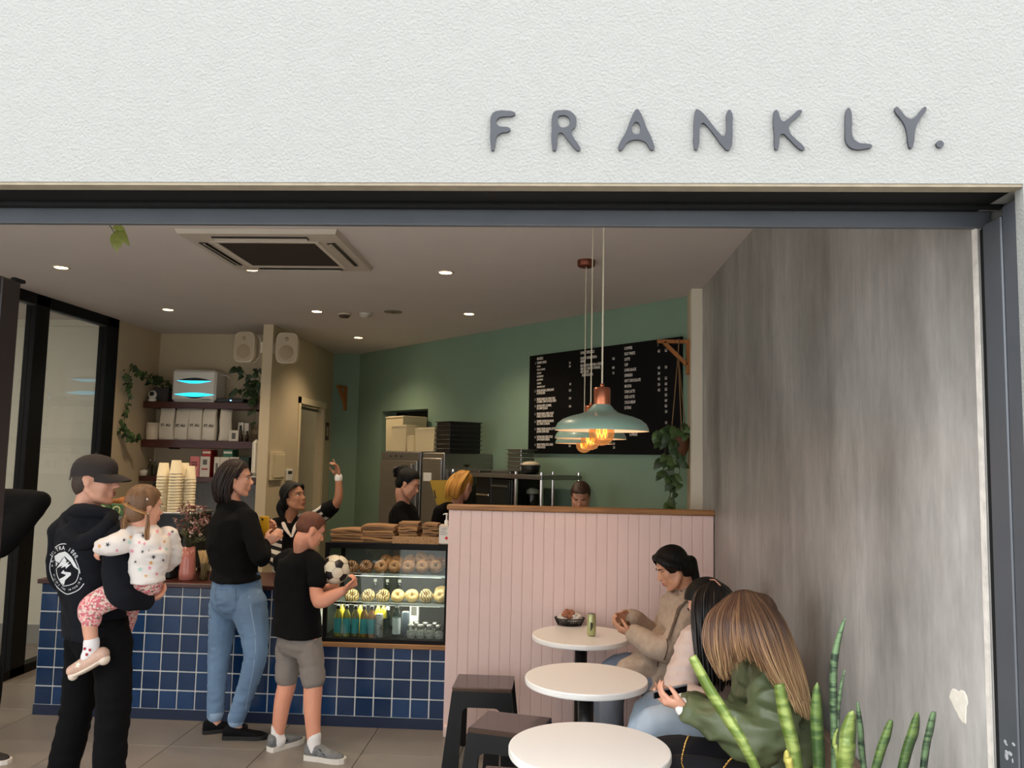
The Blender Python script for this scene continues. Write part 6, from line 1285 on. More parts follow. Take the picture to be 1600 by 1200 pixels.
h_ = MB(); cap_hair(Ht, h_, 1.1, .006); hh = fuse('hair', h_, .006, hb_, tod, 3, hl=Ht); s2 = MB()
tie = J(231, 803, 3.90); strands(s2, [[Ht.p(x, y, .115), Ht.p(x*1.3, y-.05, .07), Ht.p(x*.9, -.12, .0), tie] for x, y in ((-.025, .02), (.0, .025), (.025, .02))], 120, .0028, .006, 3, .8)
strands(s2, [[tie, J(232, 818, 3.90), J(231, 838, 3.89), J(236, 862, 3.89)], [tie, J(230, 818, 3.90), J(228, 838, 3.89), J(231, 860, 3.89)]], 26, .0042, .004, 5, .4)
strands(s2, [[J(205, 795, 3.93), J(196, 803, 3.93), J(190, 815, 3.92), J(193, 832, 3.92)], [J(208, 800, 3.93), J(200, 808, 3.93), J(198, 820, 3.92), J(199, 836, 3.92)]], 30, .0045, .006, 6, .4); s2.build('hair_strands', hair_t, hh)
for (px, py, Y) in ((231, 803, 3.895), (206, 798, 3.925), (209, 779, 3.93), (230, 780, 3.9)): MB().ell(J(px, py, Y), (.0045, .0045, .0045), 8, 6).build('hair_tie', white, hh)
# ------------------------------------------------------------------------------ woman in black hoodie and jeans
fw = V(.8, .6, 0); hip, mid, neck = J(368, 918, 5.42), J(364, 858, 5.44), J(366, 793, 5.42); Hw = Head(J(370, 748, 5.42), (.97, .22, -.08), k=1.0)
wR = (J(388, 812, 5.31), J(407, 872, 5.24), J(415, 850, 5.36)); wL = (J(346, 810, 5.54), J(388, 872, 5.60), J(414, 834, 5.52)); lgL = (J(352, 945, 5.49), J(341, 1034, 5.46), J(336, 1122, 5.45)); lgR = (J(388, 945, 5.36), J(399, 1024, 5.30), J(369, 1124, 5.36)); lgL[2].z = .10; lgR[2].z = .10
b = MB(); torso(b, hip, mid, neck, fw, 'f'); Hw.skin(b, neck)
for a in (wR, wL): limb(b, a, [.045, .035, .024])
hand(b, wR[2], (.75, .1, .62), (-.2, .9, .1), 1, (.6, .6, .4), .92); hand(b, wL[2], (.7, -.1, .65), (.1, -.9, .3), -1, (.6, .6, .4), .92)
for a in (lgL, lgR): limb(b, a, [.085, .055, .036]); limb(b, [a[2], floor_at(a[2])+V(.01, .0, .05)], [.036, .033])
wom = fuse('person', b, .0075, skinL, smooth=2, hs=Hw, **T('woman in black hoodie and blue jeans holding a yellow phone', 'person')); Hw.features(wom, (46, 30, 24))
h_ = MB(); cap_hair(Hw, h_, 1.10, .03); limb(h_, [Hw.p(0, -.085, .03), Hw.p(0, -.10, -.05), Hw.p(0, -.09, -.13)], [.055, .06, .045]); limb(h_, [Hw.p(.065, -.03, .02), Hw.p(.07, -.04, -.07), Hw.p(.065, -.03, -.14)], [.03, .032, .018]); hh = fuse('hair', h_, .008, hair_b, wom, 3, hl=Hw)
s2 = MB(); strands(s2, [[Hw.p(.02, -.06, .118), Hw.p(.06, -.10, .05), Hw.p(.05, -.125, -.05), Hw.p(.045, -.11, -.155)], [Hw.p(.03, -.02, .12), Hw.p(.088, -.05, .04), Hw.p(.092, -.07, -.06), Hw.p(.08, -.06, -.165)], [Hw.p(.03, .03, .115), Hw.p(.086, .012, .05), Hw.p(.09, -.03, -.05), Hw.p(.085, .0, -.17)]], 70, .005, .006, 8, .3); s2.build('hair_strands', mat('hair_brown_strands', (52, 34, 28), .45, island=((20, 13, 12), (32, 21, 18), (56, 40, 33))), hh)
g = MB(); torso(g, J(368, 905, 5.42), mid, neck+V(0, 0, .01), fw, 'f', 1.08, .034); rings(g, [(J(368, 893, 5.42), .172, .125), (J(366, 880, 5.43), .188, .145), (J(362, 850, 5.44), .196, .16), (J(362, 818, 5.44), .185, .14), (J(365, 798, 5.43), .13, .10)], (fw.y, -fw.x, 0), fw)
limb(g, [wR[0], wR[1], wR[2]-V(.006, 0, .004)], [.062, .056, .04]); limb(g, wL, [.062, .056, .04]); limb(g, [J(346, 797, 5.5), J(352, 790, 5.40), J(376, 792, 5.34), J(384, 798, 5.38)], [.04, .042, .036, .03]); yoke(g, neck, (wR[0], wL[0]), .055, .064, .04); fuse('hoodie', g, .0095, blk, wom, 9, .007, 7, (1, 1, 1.4), 5.)
g = MB(); rings(g, [(J(370, 893, 5.42), .158, .135), (J(370, 915, 5.42), .172, .152), (J(370, 935, 5.42), .182, .162), (J(370, 952, 5.42), .165, .14), (J(370, 962, 5.42), .12, .09)], (fw.y, -fw.x, 0), fw); limb(g, [lgL[0], lgL[1], lgL[2]+V(0, 0, .02)], [.105, .066, .052]); limb(g, [lgR[0], lgR[1], lgR[2]+V(0, 0, .02)], [.118, .074, .052]); jeans = fuse('jeans', g, .0085, denim, wom, 4, .006, 9, (1, 1, 2.2), 2.)
def outline(px, Y, w_=.0035): 
    pts = [Vector((J(a, c_, Y).x, J(a, c_, Y).z)) for a, c_ in px]; n = len(pts); a_, c2 = [], []
    for i, p in enumerate(pts): t_ = (pts[min(i+1, n-1)]-pts[max(i-1, 0)]).normalized(); q = Vector((-t_.y, t_.x)); a_.append(p+q*w_/2); c2.append(p-q*w_/2)
    return ([tuple(p) for p in a_+c2], [[i, i+1, n+i+1, n+i] for i in range(n-1)])
stitch = mat('denim_stitch', (70, 92, 122), .8); fade = mat('denim_fade', (146, 170, 196), .8)
decal(jeans, [outline(l, 5.3) for l in ([(338, 917), (348, 919), (360, 919.5), (373, 919)], [(338, 918), (339, 932), (341, 946), (346, 951), (354, 957), (361, 958)], [(373, 919), (373.5, 932), (373, 949), (361, 958)], [(333, 910), (350, 912), (380, 910), (404, 904)])], V(0, 5.3, 0), V(1, 0, 0), UP, (0, 1, 0), .002, stitch, 'pocket_stitching', jeans)
decal(jeans, [outline([(392, 930), (398, 955), (404, 985), (406, 1010), (402, 1040), (393, 1075), (383, 1110)], 5.3, .004)], V(0, 5.3, 0), V(1, 0, 0), UP, (0, 1, 0), .004, fade, 'side_seam', jeans)
for a in (lgL, lgR): g = MB(); limb(g, [a[2]+V(0, 0, .035), a[2]+V(0, 0, .012)], [.053, .053]); fuse('turn_up', g, .008, mat('denim_cuff', (150, 174, 200), .8, bump=.3, bscale=200), jeans, 2)
shoes(wom, 'shoe', [((lgL[2].x-.065, lgL[2].y-.03, 0), (.9, .45, 0)), ((lgR[2].x-.07, lgR[2].y-.02, 0), (.99, .12, 0))], blk, mat('black_rubber', (20, 20, 20), .7), 1.02, .055, .026)
ph = thing('phone', 'yellow smartphone held by the woman in jeans', 'phone', J(412, 835, 5.45)); R3 = frame_of((.25, 1, .12)); o = J(413.5, 823, 5.45); MB().bev(o, (.070, .008, .14), .003, R=R3).build('case', mat('yellow_case', (232, 176, 40), .45), ph); MB().ell(o+R3 @ V(-.012, -.006, .05), (.008, .003, .008), 10, 6).build('lens', black, ph)
# ------------------------------------------------------------------------------ boy with football
fb_ = V(.62, .78, 0); hip, mid, neck = J(466, 985, 5.15), J(464, 925, 5.17), J(472, 862, 5.12); Hb = Head(J(485, 829, 5.08), (.72, .5, -.42), (.25, .15, 1), k=.92)
bR = (J(494, 882, 5.02), J(498, 940, 4.96), J(536, 923, 4.97)); bL = (J(440, 878, 5.26), J(462, 935, 5.40), J(512, 918, 5.30)); bl = (J(452, 990, 5.2), J(449, 1062, 5.18), J(434, 1146, 5.18)); br = (J(484, 990, 5.1), J(489, 1066, 5.08), J(491, 1150, 5.05)); bl[2].z = br[2].z = .085
b = MB(); torso(b, hip+V(0, 0, .03), mid, neck, fb_, 'f', .80); Hb.skin(b, neck)
for a in (bR, bL): limb(b, a, [.042, .038, .026])
limb(b, [bR[1], bR[1].lerp(bR[2], .4), bR[2]], [.040, .038, .026]); hand(b, bR[2], (.85, .1, .5), (-.55, .2, .75), 1, (.9, 1., .6), .9, thumb=.2); hand(b, bL[2], (.8, -.4, .2), (0, -.8, .5), -1, (.4, .4, .3), .85)
for a, rr in ((bl, [.060, .058, .052, .038]), (br, [.060, .058, .052, .038])): limb(b, [a[0], a[1], a[1].lerp(a[2], .4)+V(-.004, -.006, 0), a[2]], rr); limb(b, [a[2], floor_at(a[2])+V(.01, .0, .045)], [.036, .032])
boy = fuse('person', b, .007, mat('skin_rosy', (218, 152, 124), .5, var=.05, vscale=12), smooth=2, hs=Hb, **T('boy in black t-shirt and grey shorts with a football under his arm', 'person')); Hb.features(boy, (110, 70, 50))
h_ = MB(); Hb.e(h_, (0, -.014, .046), (.078, .098, .078)); Hb.e(h_, (0, -.045, .012), (.071, .066, .062)); fuse('hair', h_, .0065, mat('hair_auburn', (92, 50, 32), .6, var=.3, vscale=5, bump=.6, bscale=90), boy, 3, hl=Hb)
g = MB(); torso(g, J(466, 990, 5.15), mid, neck, fb_, 'f', .86, .024); rings(g, [(J(465, 993, 5.15), .168, .128), (J(464, 950, 5.16), .160, .118), (J(463, 905, 5.17), .158, .11), (J(466, 876, 5.15), .145, .095)], (fb_.y, -fb_.x, 0), fb_); limb(g, [bR[0], bR[0].lerp(bR[1], .45)], [.056, .058]); limb(g, [bL[0], bL[0].lerp(bL[1], .5)], [.056, .058]); yoke(g, neck, (bR[0], bL[0]), .045, .056, .035); fuse('t_shirt', g, .0085, blk, boy, 7, .006, 7, (1, 1, 1.4), 7.)
shg = mat('grey_shorts', (128, 120, 114), .85, bump=.12, bscale=160); g = MB(); rings(g, [(J(466, 976, 5.15), .132, .095), (J(466, 990, 5.15), .142, .105), (J(467, 1008, 5.15), .148, .113), (J(467, 1022, 5.15), .12, .09)], (fb_.y, -fb_.x, 0), fb_); limb(g, [bl[0]-V(0, 0, .075), bl[1]+V(-.004, 0, .02)], [.080, .071]); limb(g, [br[0]-V(0, 0, .075), br[1]+V(0, 0, .02)], [.082, .073]); fuse('shorts', g, .0085, shg, boy, 3, .006, 8, (1, 1, 2), 1.)
for a in (bl, br): g = MB(); limb(g, [a[2]+V(0, 0, .05), a[2]+V(0, 0, .0), a[2]+V(.01, 0, -.03)], [.042, .041, .042]); fuse('sock', g, .007, mat('white_sock', (226, 222, 220), .9), boy, 2)
run = mat('grey_mesh_shoe', (126, 126, 126), .75, col2=(88, 90, 92), vscale=28, bump=.2, bscale=300); rs_ = mat('running_sole', (214, 208, 198), .6); shoes(boy, 'running_shoe', [((bl[2].x-.035, bl[2].y-.042, 0), (.55, .83, 0)), ((br[2].x-.05, br[2].y+.008, 0), (.97, -.2, 0))], run, rs_, .95, .08, .030)
shp = [o for o in boy.children if o.name.startswith('running_shoe')]
for o in shp:
    bb = [Vector(v.co) for v in o.data.vertices]; x0, x1 = min(v.x for v in bb), max(v.x for v in bb); yy = min(v.y for v in bb); l = [([(x0+(x1-x0)*(a+dx), .045+bz*.03) for a, bz in ((.35, 0), (.40, 0), (.56, 1), (.51, 1))], [[0, 1, 2, 3]]) for dx in (0, .1)]+[([(x0+(x1-x0)*(a+dx), .045+bz*.03) for a, bz in ((.5, 0), (.55, 0), (.4, 1), (.35, 1))], [[0, 1, 2, 3]]) for dx in (.03, .12)]
    decal(o, l, V(0, yy-.1, 0), V(1, 0, 0), UP, (0, 1, 0), .002, black, 'stripes', o)
# football with black pentagons
fc = J(524, 889.5, 5.07); fr0 = .0885; fbm = thing('football', 'white football with black pentagons held by the boy', 'ball', fc-V(0, 0, fr0)); bm = bmesh.new(); bmesh.ops.create_icosphere(bm, subdivisions=1, radius=1); ico = [v.co.copy() for v in bm.verts]; bm.free()
Rb = Matrix.Rotation(.35, 3, 'Z') @ Matrix.Rotation(.5, 3, 'X') @ Matrix.Rotation(.2, 3, 'Y'); MB().ell(fc, (fr0,)*3, 36, 24).build('shell', mat('ball_white', (224, 214, 190), .4, var=.05, vscale=60), fbm)
phi = (1+5**.5)/2; verts = [Vector(v).normalized() for v in ((-1, phi, 0), (1, phi, 0), (-1, -phi, 0), (1, -phi, 0), (0, -1, phi), (0, 1, phi), (0, -1, -phi), (0, 1, -phi), (phi, 0, -1), (phi, 0, 1), (-phi, 0, -1), (-phi, 0, 1))]; seam = MB()
def sph(v): return fc+(Rb @ v.normalized())*(fr0+.0008)
for v in verts:
    nb_ = sorted([u for u in verts if u is not v], key=lambda u: -u.dot(v))[:5]; t1 = (nb_[0]-v*nb_[0].dot(v)).normalized(); t2 = v.cross(t1); nb_.sort(key=lambda u: math.atan2(u.dot(t2), u.dot(t1))); cor = [(v*2+u).normalized() for u in nb_]; vs = [sph(v)]; fs = []
    ring1 = []
    for i in range(5):
        for f in range(4): ring1.append(cor[i].lerp(cor[(i+1) % 5], f/4))
    vs += [sph(v.lerp(q, .55)) for q in ring1]+[sph(q) for q in ring1]; n = 20; fs += [[0, 1+i, 1+(i+1) % n] for i in range(n)]+[[1+i, 21+i, 21+(i+1) % n, 1+(i+1) % n] for i in range(n)]; MB().add(vs, fs, True).build('pentagon', mat('ball_black', (26, 22, 22), .4), fbm)
    for u, c_ in zip(nb_, cor): seam.tube([sph(c_.lerp((u*2+v).normalized(), f/5)) for f in range(6)], .0009, 4)
seam.build('seams', mat('seam_grey', (120, 112, 100), .7), fbm)
# ------------------------------------------------------------------------------ server in striped top, pointing
fs_ = V(.55, -.83, 0); hip, mid, neck = J(457, 915, 6.52), J(456, 865, 6.48), J(455, 812, 6.46); Hs = Head(J(459, 777, 6.42), (.9, -.36, .16), (-.08, 0, 1), k=.98)
sL = (J(486, 815, 6.44), J(525, 788, 6.32), J(529, 747, 6.32)); sR = (J(432, 822, 6.42), J(428, 868, 6.36), J(446, 890, 6.2)); b = MB(); torso(b, hip, mid, neck, fs_, 'f'); Hs.skin(b, neck)
for a in (sL, sR): limb(b, a, [.045, .036, .025])
hand(b, sL[2], (-.16, -.05, 1), (-.75, -.6, 0), -1, (.55, .6, .5), .95, point=True); hand(b, sR[2], (.6, -.7, 0), (0, 0, -1), 1, (.3, .3, .3), .95)
for sx in (-1, 1): limb(b, [hip+V(.08*sx, 0, -.03), V(hip.x+.09*sx, hip.y, .5), V(hip.x+.09*sx, hip.y, .06)], [.085, .055, .04])
srv = fuse('person', b, .0078, skinD, smooth=2, hs=Hs, **T('server in a black and white striped top raising her arm', 'person')); Hs.features(srv, (20, 14, 14), (150, 84, 76))
h_ = MB(); cap_hair(Hs, h_, 1.07, .01); limb(h_, [Hs.p(0, -.10, -.02), Hs.p(0, -.13, -.07), Hs.p(.01, -.12, -.13)], [.04, .045, .03]); limb(h_, [Hs.p(-.04, .055, .085), Hs.p(-.07, .03, .05), Hs.p(-.075, -.02, .0)], [.02, .022, .02]); limb(h_, [Hs.p(.04, .055, .085), Hs.p(.07, .03, .05), Hs.p(.075, -.02, .0)], [.02, .022, .02]); fuse('hair', h_, .0075, hair_k, srv, 3, hl=Hs)
def stripe_mat(name, axis, scale, ph=0.):
    m_ = mat(name, (12, 12, 16), .85); nt = m_.node_tree; L = nt.links.new; tc = nt.nodes.new('ShaderNodeTexCoord'); dp = nt.nodes.new('ShaderNodeVectorMath'); dp.operation = 'DOT_PRODUCT'; a = Vector(axis).normalized()*scale; dp.inputs[1].default_value = a; L(tc.outputs['Object'], dp.inputs[0])
    fr = nt.nodes.new('ShaderNodeMath'); fr.operation = 'FRACT'; ad = nt.nodes.new('ShaderNodeMath'); ad.operation = 'ADD'; ad.inputs[1].default_value = ph; L(dp.outputs['Value'], ad.inputs[0]); L(ad.outputs[0], fr.inputs[0]); gt = nt.nodes.new('ShaderNodeMath'); gt.operation = 'GREATER_THAN'; gt.inputs[1].default_value = .52; L(fr.outputs[0], gt.inputs[0])
    mx = nt.nodes.new('ShaderNodeMix'); mx.data_type = 'RGBA'; L(gt.outputs[0], mx.inputs[0]); mx.inputs[6].default_value = (*lin((10, 10, 14)), 1); mx.inputs[7].default_value = (*lin((206, 200, 190)), 1); L(mx.outputs[2], nt.nodes['Principled BSDF'].inputs['Base Color']); return m_
ar = (sL[1]-sL[0]).normalized(); acr = V(-ar.z, 0, ar.x); g = MB(); torso(g, hip, mid, neck-V(0, 0, .02), fs_, 'f', 1., .022); yoke(g, neck, (sL[0], sR[0]), .045, .055, .04); cu = sL[0].lerp(sL[1], .86); limb(g, [sL[0], sL[0].lerp(sL[1], .5), cu], [.066, .066, .056]); limb(g, [sR[0], sR[1], sR[2]], [.066, .062, .045])
def pk(c):
    if (c-sL[0]).dot(ar) > .19: return 0
    if (c-sL[0]).dot(ar) > -.05: return 1
    if c.x < J(447, 840, 6.42).x and c.z < J(440, 822, 6.42).z: return 2
    return 0
fuse('striped_top', g, .008, [blk, stripe_mat('stripe_along', acr, 21., .3), stripe_mat('stripe_level', (.25, 0, 1), 19.)], srv, 4, .005, 8, pick=pk)
cl_ = mat('white_collar', (214, 204, 196), .8); n_ = neck
for sx, e in ((-1, J(456, 838, 6.33)), (1, J(458, 838, 6.33))):
    s0 = n_+V(-.075 if sx < 0 else .075, .0, .015); limb_ = MB(); limb(limb_, [s0, s0.lerp(e, .5)+V(0, -.045, .0), e+V(0, -.02, 0)], [.014, .018, .009], flat=.6); fuse('collar', limb_, .006, cl_, srv, 2)
g = MB(); limb(g, [sL[2]+V(0, 0, -.008), sL[2]+V(0, 0, .008)], [.031, .031]); w_o = fuse('wrist_watch', g, .006, white, srv, 2)
g = MB(); rings(g, [(hip+V(0, 0, .04), .16, .11), (hip, .17, .115), (hip-V(0, 0, .06), .16, .11)], (fs_.y, -fs_.x, 0), fs_); [limb(g, [hip+V(.08*sx, 0, -.03), V(hip.x+.09*sx, hip.y, .5), V(hip.x+.09*sx, hip.y, .08)], [.1, .07, .06]) for sx in (-1, 1)]; fuse('trousers', g, .012, blkp, srv, 3); shoes(srv, 'shoe', [((hip.x+.09*sx, hip.y+.06, 0), (.3, -1, 0)) for sx in (-1, 1)], black, black)
# ------------------------------------------------------------------------------ kitchen staff
def simple_staff(lb, Hd, hip, mid, neck, fr, arms, hair_fn, skin, topm, pal=(30, 20, 18), closed=False, hands=True):
    b = MB(); torso(b, hip, mid, neck, fr, 'f'); Hd.skin(b, neck); f2 = Vector(fr).normalized(); sd = V(f2.y, -f2.x, 0)
    for a in arms: limb(b, a, [.045, .036, .025]); hand(b, a[2], (a[2]-a[1]), (0, 0, -1), 1, (.5, .5, .4), .92)
    for sx in (-1, 1): limb(b, [hip+sd*(.08*sx)-V(0, 0, .03), V(hip.x, hip.y, .5)+sd*(.09*sx), V(hip.x, hip.y, .06)+sd*(.09*sx)], [.085, .055, .04])
    o = fuse('person', b, .009, skin, smooth=2, hs=Hd, **T(lb, 'person')); Hd.features(o, pal, closed=True); hair_fn(o)
    g = MB(); torso(g, hip, mid, neck-V(0, 0, .012), fr, 'f', 1., .024); yoke(g, neck, [a[0] for a in arms], .045, .056, .035)
    for a in arms: limb(g, [a[0], a[0].lerp(a[1], .7)], [.06, .056])
    fuse('t_shirt', g, .01, topm, o, 5, .005, 7)
    g = MB(); rings(g, [(hip+V(0, 0, .02), .17, .115), (hip-V(0, 0, .06), .16, .11)], sd, f2); [limb(g, [hip+sd*(.08*sx)-V(0, 0, .03), V(hip.x, hip.y, .5)+sd*(.09*sx), V(hip.x, hip.y, .08)+sd*(.09*sx)], [.1, .07, .06]) for sx in (-1, 1)]; fuse('trousers', g, .013, blkp, o, 3)
    shoes(o, 'shoe', [((hip.x+sd.x*.09*sx-f2.x*.06, hip.y+sd.y*.09*sx-f2.y*.06, 0), f2) for sx in (-1, 1)], black, black); return o
H1 = Head(J(638, 756, 6.86), (.86, -.12, -.42), (.4, 0, 1), k=.98)
def hair1(o):
    h_ = MB(); cap_hair(H1, h_, 1.08, -.005); limb(h_, [H1.p(0, -.11, .03), H1.p(0, -.12, .075), H1.p(0, -.08, .11)], [.03, .035, .026]); k = fuse('hair', h_, .008, hair_k, o, 3, hl=H1)
    c = MB()
    for q in (0, 1, 2): limb(c, [H1.p(.02-.02*q, -.135, .0), H1.p(.03-.02*q, -.165, .05), H1.p(.02-.02*q, -.13, .10)], [.006, .008, .006], 8, 8)
    limb(c, [H1.p(.025, -.135, .0), H1.p(-.025, -.135, .0)], [.006, .006]); limb(c, [H1.p(.025, -.13, .1), H1.p(-.025, -.13, .1)], [.006, .006]); fuse('claw_clip', c, .005, mat('clip_dark', (40, 34, 34), .3), o, 1)
simple_staff('staff member with dark hair in a claw clip looking down', H1, J(634, 895, 6.92), J(632, 835, 6.92), J(630, 786, 6.9), V(.9, -.1, 0), ((J(622, 800, 6.76), J(640, 850, 6.68), J(668, 845, 6.66)), (J(640, 798, 7.04), J(655, 850, 7.06), J(675, 845, 7.0))), hair1, skinL, blk)
H2 = Head(J(724, 758, 7.1), (.55, .72, -.42), (.1, .2, 1), k=.98); bl_i = mat('hair_golden', (206, 150, 62), .5, island=((176, 118, 44), (214, 160, 70), (196, 140, 58), (226, 180, 96)))
def hair2(o):
    h_ = MB(); cap_hair(H2, h_, 1.03, .02); limb(h_, [H2.p(0, -.07, .03), H2.p(0, -.075, -.07), H2.p(0.02, -.07, -.14)], [.05, .05, .03]); k = fuse('hair', h_, .009, mat('hair_golden_base', (190, 134, 52), .5, var=.25, vscale=4, stretch=(16, 16, 1), bump=.4, bscale=9), o, 3, hl=H2, hy=.035); s2 = MB()
    strands(s2, [[H2.p(x, -.02, .125), H2.p(x*2.1, -.08, .06), H2.p(x*2.2, -.12, -.06), H2.p(x*1.9, -.09, -.17)] for x in (-.04, -.02, 0, .02, .042)], 200, .0042, .006, 11, .3); s2.build('hair_strands', bl_i, k)
simple_staff('staff member with golden blonde hair seen from behind', H2, J(708, 900, 7.12), J(708, 838, 7.12), J(714, 788, 7.1), V(.4, .85, 0), ((J(688, 800, 7.02), J(676, 850, 7.0), J(690, 830, 7.08)), (J(736, 800, 7.2), J(748, 850, 7.3), J(735, 860, 7.42))), hair2, skinL, blk)
H3 = Head(J(907, 777, 6.62), (-.12, -.86, -.46), (0, -.3, 1), k=.96)
def hair3(o): h_ = MB(); cap_hair(H3, h_, 1.07, -.01); H3.e(h_, (0, .045, .085), (.06, .045, .03)); fuse('hair', h_, .0075, mat('hair_chestnut', (62, 38, 28), .5, var=.25, vscale=4, stretch=(14, 14, 2), bump=.4, bscale=9), o, 3, hl=H3)
simple_staff('staff member looking down, only her head above the partition', H3, J(911, 940, 6.68), J(911, 870, 6.68), J(910, 812, 6.68), V(-.1, -1, 0), ((J(882, 830, 6.64), J(878, 880, 6.58), J(895, 890, 6.4)), (J(940, 830, 6.64), J(944, 880, 6.58), J(925, 890, 6.4))), hair3, skinL, mat('dark_apron', (26, 26, 28), .85), (70, 46, 36))
# ------------------------------------------------------------------------------ person at the left edge (black sleeve)
hip, mid, neck = J(-70, 945, 4.85), J(-72, 860, 4.87), J(-74, 760, 4.85); fe = V(.35, .9, 0); eR = (J(-18, 782, 4.80), J(62, 783, 4.74), J(-2, 852, 4.72)); eL = (J(-128, 785, 4.9), J(-150, 880, 4.9), J(-120, 940, 4.85)); He = Head(J(-72, 706, 4.86), (.3, .9, 0), k=1.05)
b = MB(); torso(b, hip, mid, neck, fe, 'm'); He.skin(b, neck, False)
for a in (eR, eL): limb(b, a, [.05, .04, .028]); hand(b, a[2], a[2]-a[1], (0, .8, -.3), 1, (.4, .4, .4))
ft = P(2, 1184, Z=.02); lg_ = ((hip+V(.09, 0, -.04), J(-20, 1060, 4.8), V(ft.x-.14, ft.y, .09)), (hip+V(-.09, 0, -.04), J(-95, 1065, 4.9), V(hip.x-.12, 4.92, .09)))
for a in lg_: limb(b, a, [.085, .055, .04]); limb(b, [a[2], floor_at(a[2])+V(.01, 0, .045)], [.036, .034])
edge = fuse('person', b, .011, skinL, smooth=2, **T('person in black at the left edge, only a bent sleeve showing', 'person')); h_ = MB(); cap_hair(He, h_, 1.06); fuse('hair', h_, .011, hair_b, edge, 2); He.features(edge)
g = MB(); torso(g, hip, mid, neck, fe, 'm', 1., .03); yoke(g, neck, (eR[0], eL[0]), .06, .07, .04); limb(g, [eR[0], eR[0].lerp(eR[1], .5)+V(0, 0, -.008), eR[1]], [.082, .078, .06]); limb(g, [eR[1], eR[1].lerp(eR[2], .5), eR[2]], [.06, .078, .08]); limb(g, [J(0, 795, 4.78), J(30, 800, 4.76)], [.09, .07]); limb(g, eL, [.075, .07, .06]); fuse('jacket', g, .0095, blk, edge, 5, .006, 7)
g = MB(); rings(g, [(hip+V(0, 0, .02), .17, .115), (hip-V(0, 0, .06), .17, .11)], (fe.y, -fe.x, 0), fe); [limb(g, a, [.1, .08, .07]) for a in lg_]; fuse('trousers', g, .013, blkp, edge, 3); shoes(edge, 'shoe', [((lg_[0][2].x-.06, lg_[0][2].y, 0), (1, -.1, 0)), ((lg_[1][2].x-.05, lg_[1][2].y-.05, 0), fe)], mat('shoe_dark', (24, 18, 18), .7), mat('sole_white', (214, 208, 200), .6))
# ------------------------------------------------------------------------------ seated woman in taupe coat
fc_ = V(-.95, -.25, 0); hip, mid, neck = J(1062, 1052, 4.98), J(1072, 990, 5.0), J(1071, 924, 4.96); Hc = Head(J(1051, 887, 4.92), (-.88, -.18, -.46), (-.35, 0, 1), k=1.0)
cN = (J(1082, 950, 4.80), J(1046, 1012, 4.70), J(990, 992, 4.86)); cF = (J(1056, 945, 5.12), J(1030, 992, 5.22), J(984, 966, 5.08)); kN, kF = (J(1050, 1056, 4.88), J(962, 1040, 4.86), J(962, 1134, 4.86)), (J(1052, 1052, 5.08), J(955, 1036, 5.12), J(948, 1126, 5.14)); kN[2].z = kF[2].z = .09; kN[1].z = kF[1].z = .55; kN[0].z = kF[0].z = .55
b = MB(); torso(b, hip, mid, neck, fc_, 'f'); Hc.skin(b, neck)
for a in (cN, cF): limb(b, a, [.045, .035, .024])
hand(b, cN[2], (-.85, .35, .25), (-.1, .6, .8), -1, (.35, .4, .3), .95); hand(b, cF[2], (-.9, -.35, .1), (0, -.8, -.2), 1, (.5, .6, .4), .95)
for a in (kN, kF): limb(b, a, [.085, .058, .04]); limb(b, [a[2], floor_at(a[2])+V(-.01, 0, .045)], [.036, .033])
cw_ = fuse('person', b, .007, skinM, smooth=2, hs=Hc, **T('seated woman in a taupe wool coat with a black ponytail', 'person')); Hc.features(cw_, (22, 16, 16), (162, 92, 86), closed=True)
h_ = MB(); cap_hair(Hc, h_, 1.10, .0, .012); limb(h_, [Hc.p(0, -.11, -.02), J(1086, 912, 4.96), J(1094, 925, 4.97), J(1096, 945, 4.98)], [.04, .036, .034, .016]); limb(h_, [Hc.p(-.03, .06, .09), Hc.p(-.072, .035, .045), Hc.p(-.078, -.02, -.005)], [.022, .026, .022]); limb(h_, [Hc.p(.03, .06, .09), Hc.p(.072, .035, .045), Hc.p(.078, -.02, -.005)], [.022, .026, .022]); fuse('hair', h_, .007, hair_k, cw_, 3, hl=Hc, hy=.028)
wool = mat('taupe_wool', (176, 156, 138), .95, var=.1, vscale=40, bump=.3, bscale=180); sdc = (fc_.y, -fc_.x, 0); g = MB(); torso(g, hip, mid, neck-V(0, 0, .01), fc_, 'f', 1.05, .04); yoke(g, neck, (cN[0], cF[0]), .06, .072, .04)
limb(g, [cN[0], cN[1], cN[2]+V(.012, 0, 0)], [.078, .078, .055]); limb(g, [cF[0], cF[1], cF[2]+V(.012, 0, 0)], [.075, .07, .05]); rings(g, [(J(1030, 1066, 4.98), .20, .19), (J(1036, 1045, 4.98), .205, .20), (J(1052, 1015, 4.99), .19, .165), (J(1064, 985, 5.), .17, .13)], sdc, fc_)
limb(g, [J(1015, 1042, 4.88), J(985, 1052, 4.86)], [.10, .09]); limb(g, [J(1015, 1040, 5.08), J(990, 1046, 5.1)], [.10, .09]); coat = fuse('wool_coat', g, .0085, wool, cw_, 5, .016, 6, sd=2.)
def pxpoly(l, Y): return [(J(a, c_, Y).x, J(a, c_, Y).z) for a, c_ in l]
lap = [(1079, 908), (1066, 914), (1044, 926), (1034, 938), (1028, 958), (1027, 975), (1036, 990), (1044, 974), (1056, 950), (1066, 938), (1078, 926)]
for nm, l, of in (('lapel', lap, .022), ('collar', [(1080, 906), (1068, 911), (1050, 921), (1046, 930), (1058, 934), (1072, 924), (1082, 916)], .030)):
    q = grid_poly(pxpoly(l, 4.8), .012); decal(coat, [q], V(0, 4.8, 0), V(1, 0, 0), UP, (0, 1, 0), of, wool, nm, coat)
edg = mat('coat_seam_shadow', (96, 82, 70), .95)  # dark lines painted along the lapel edges in place of shadow gaps
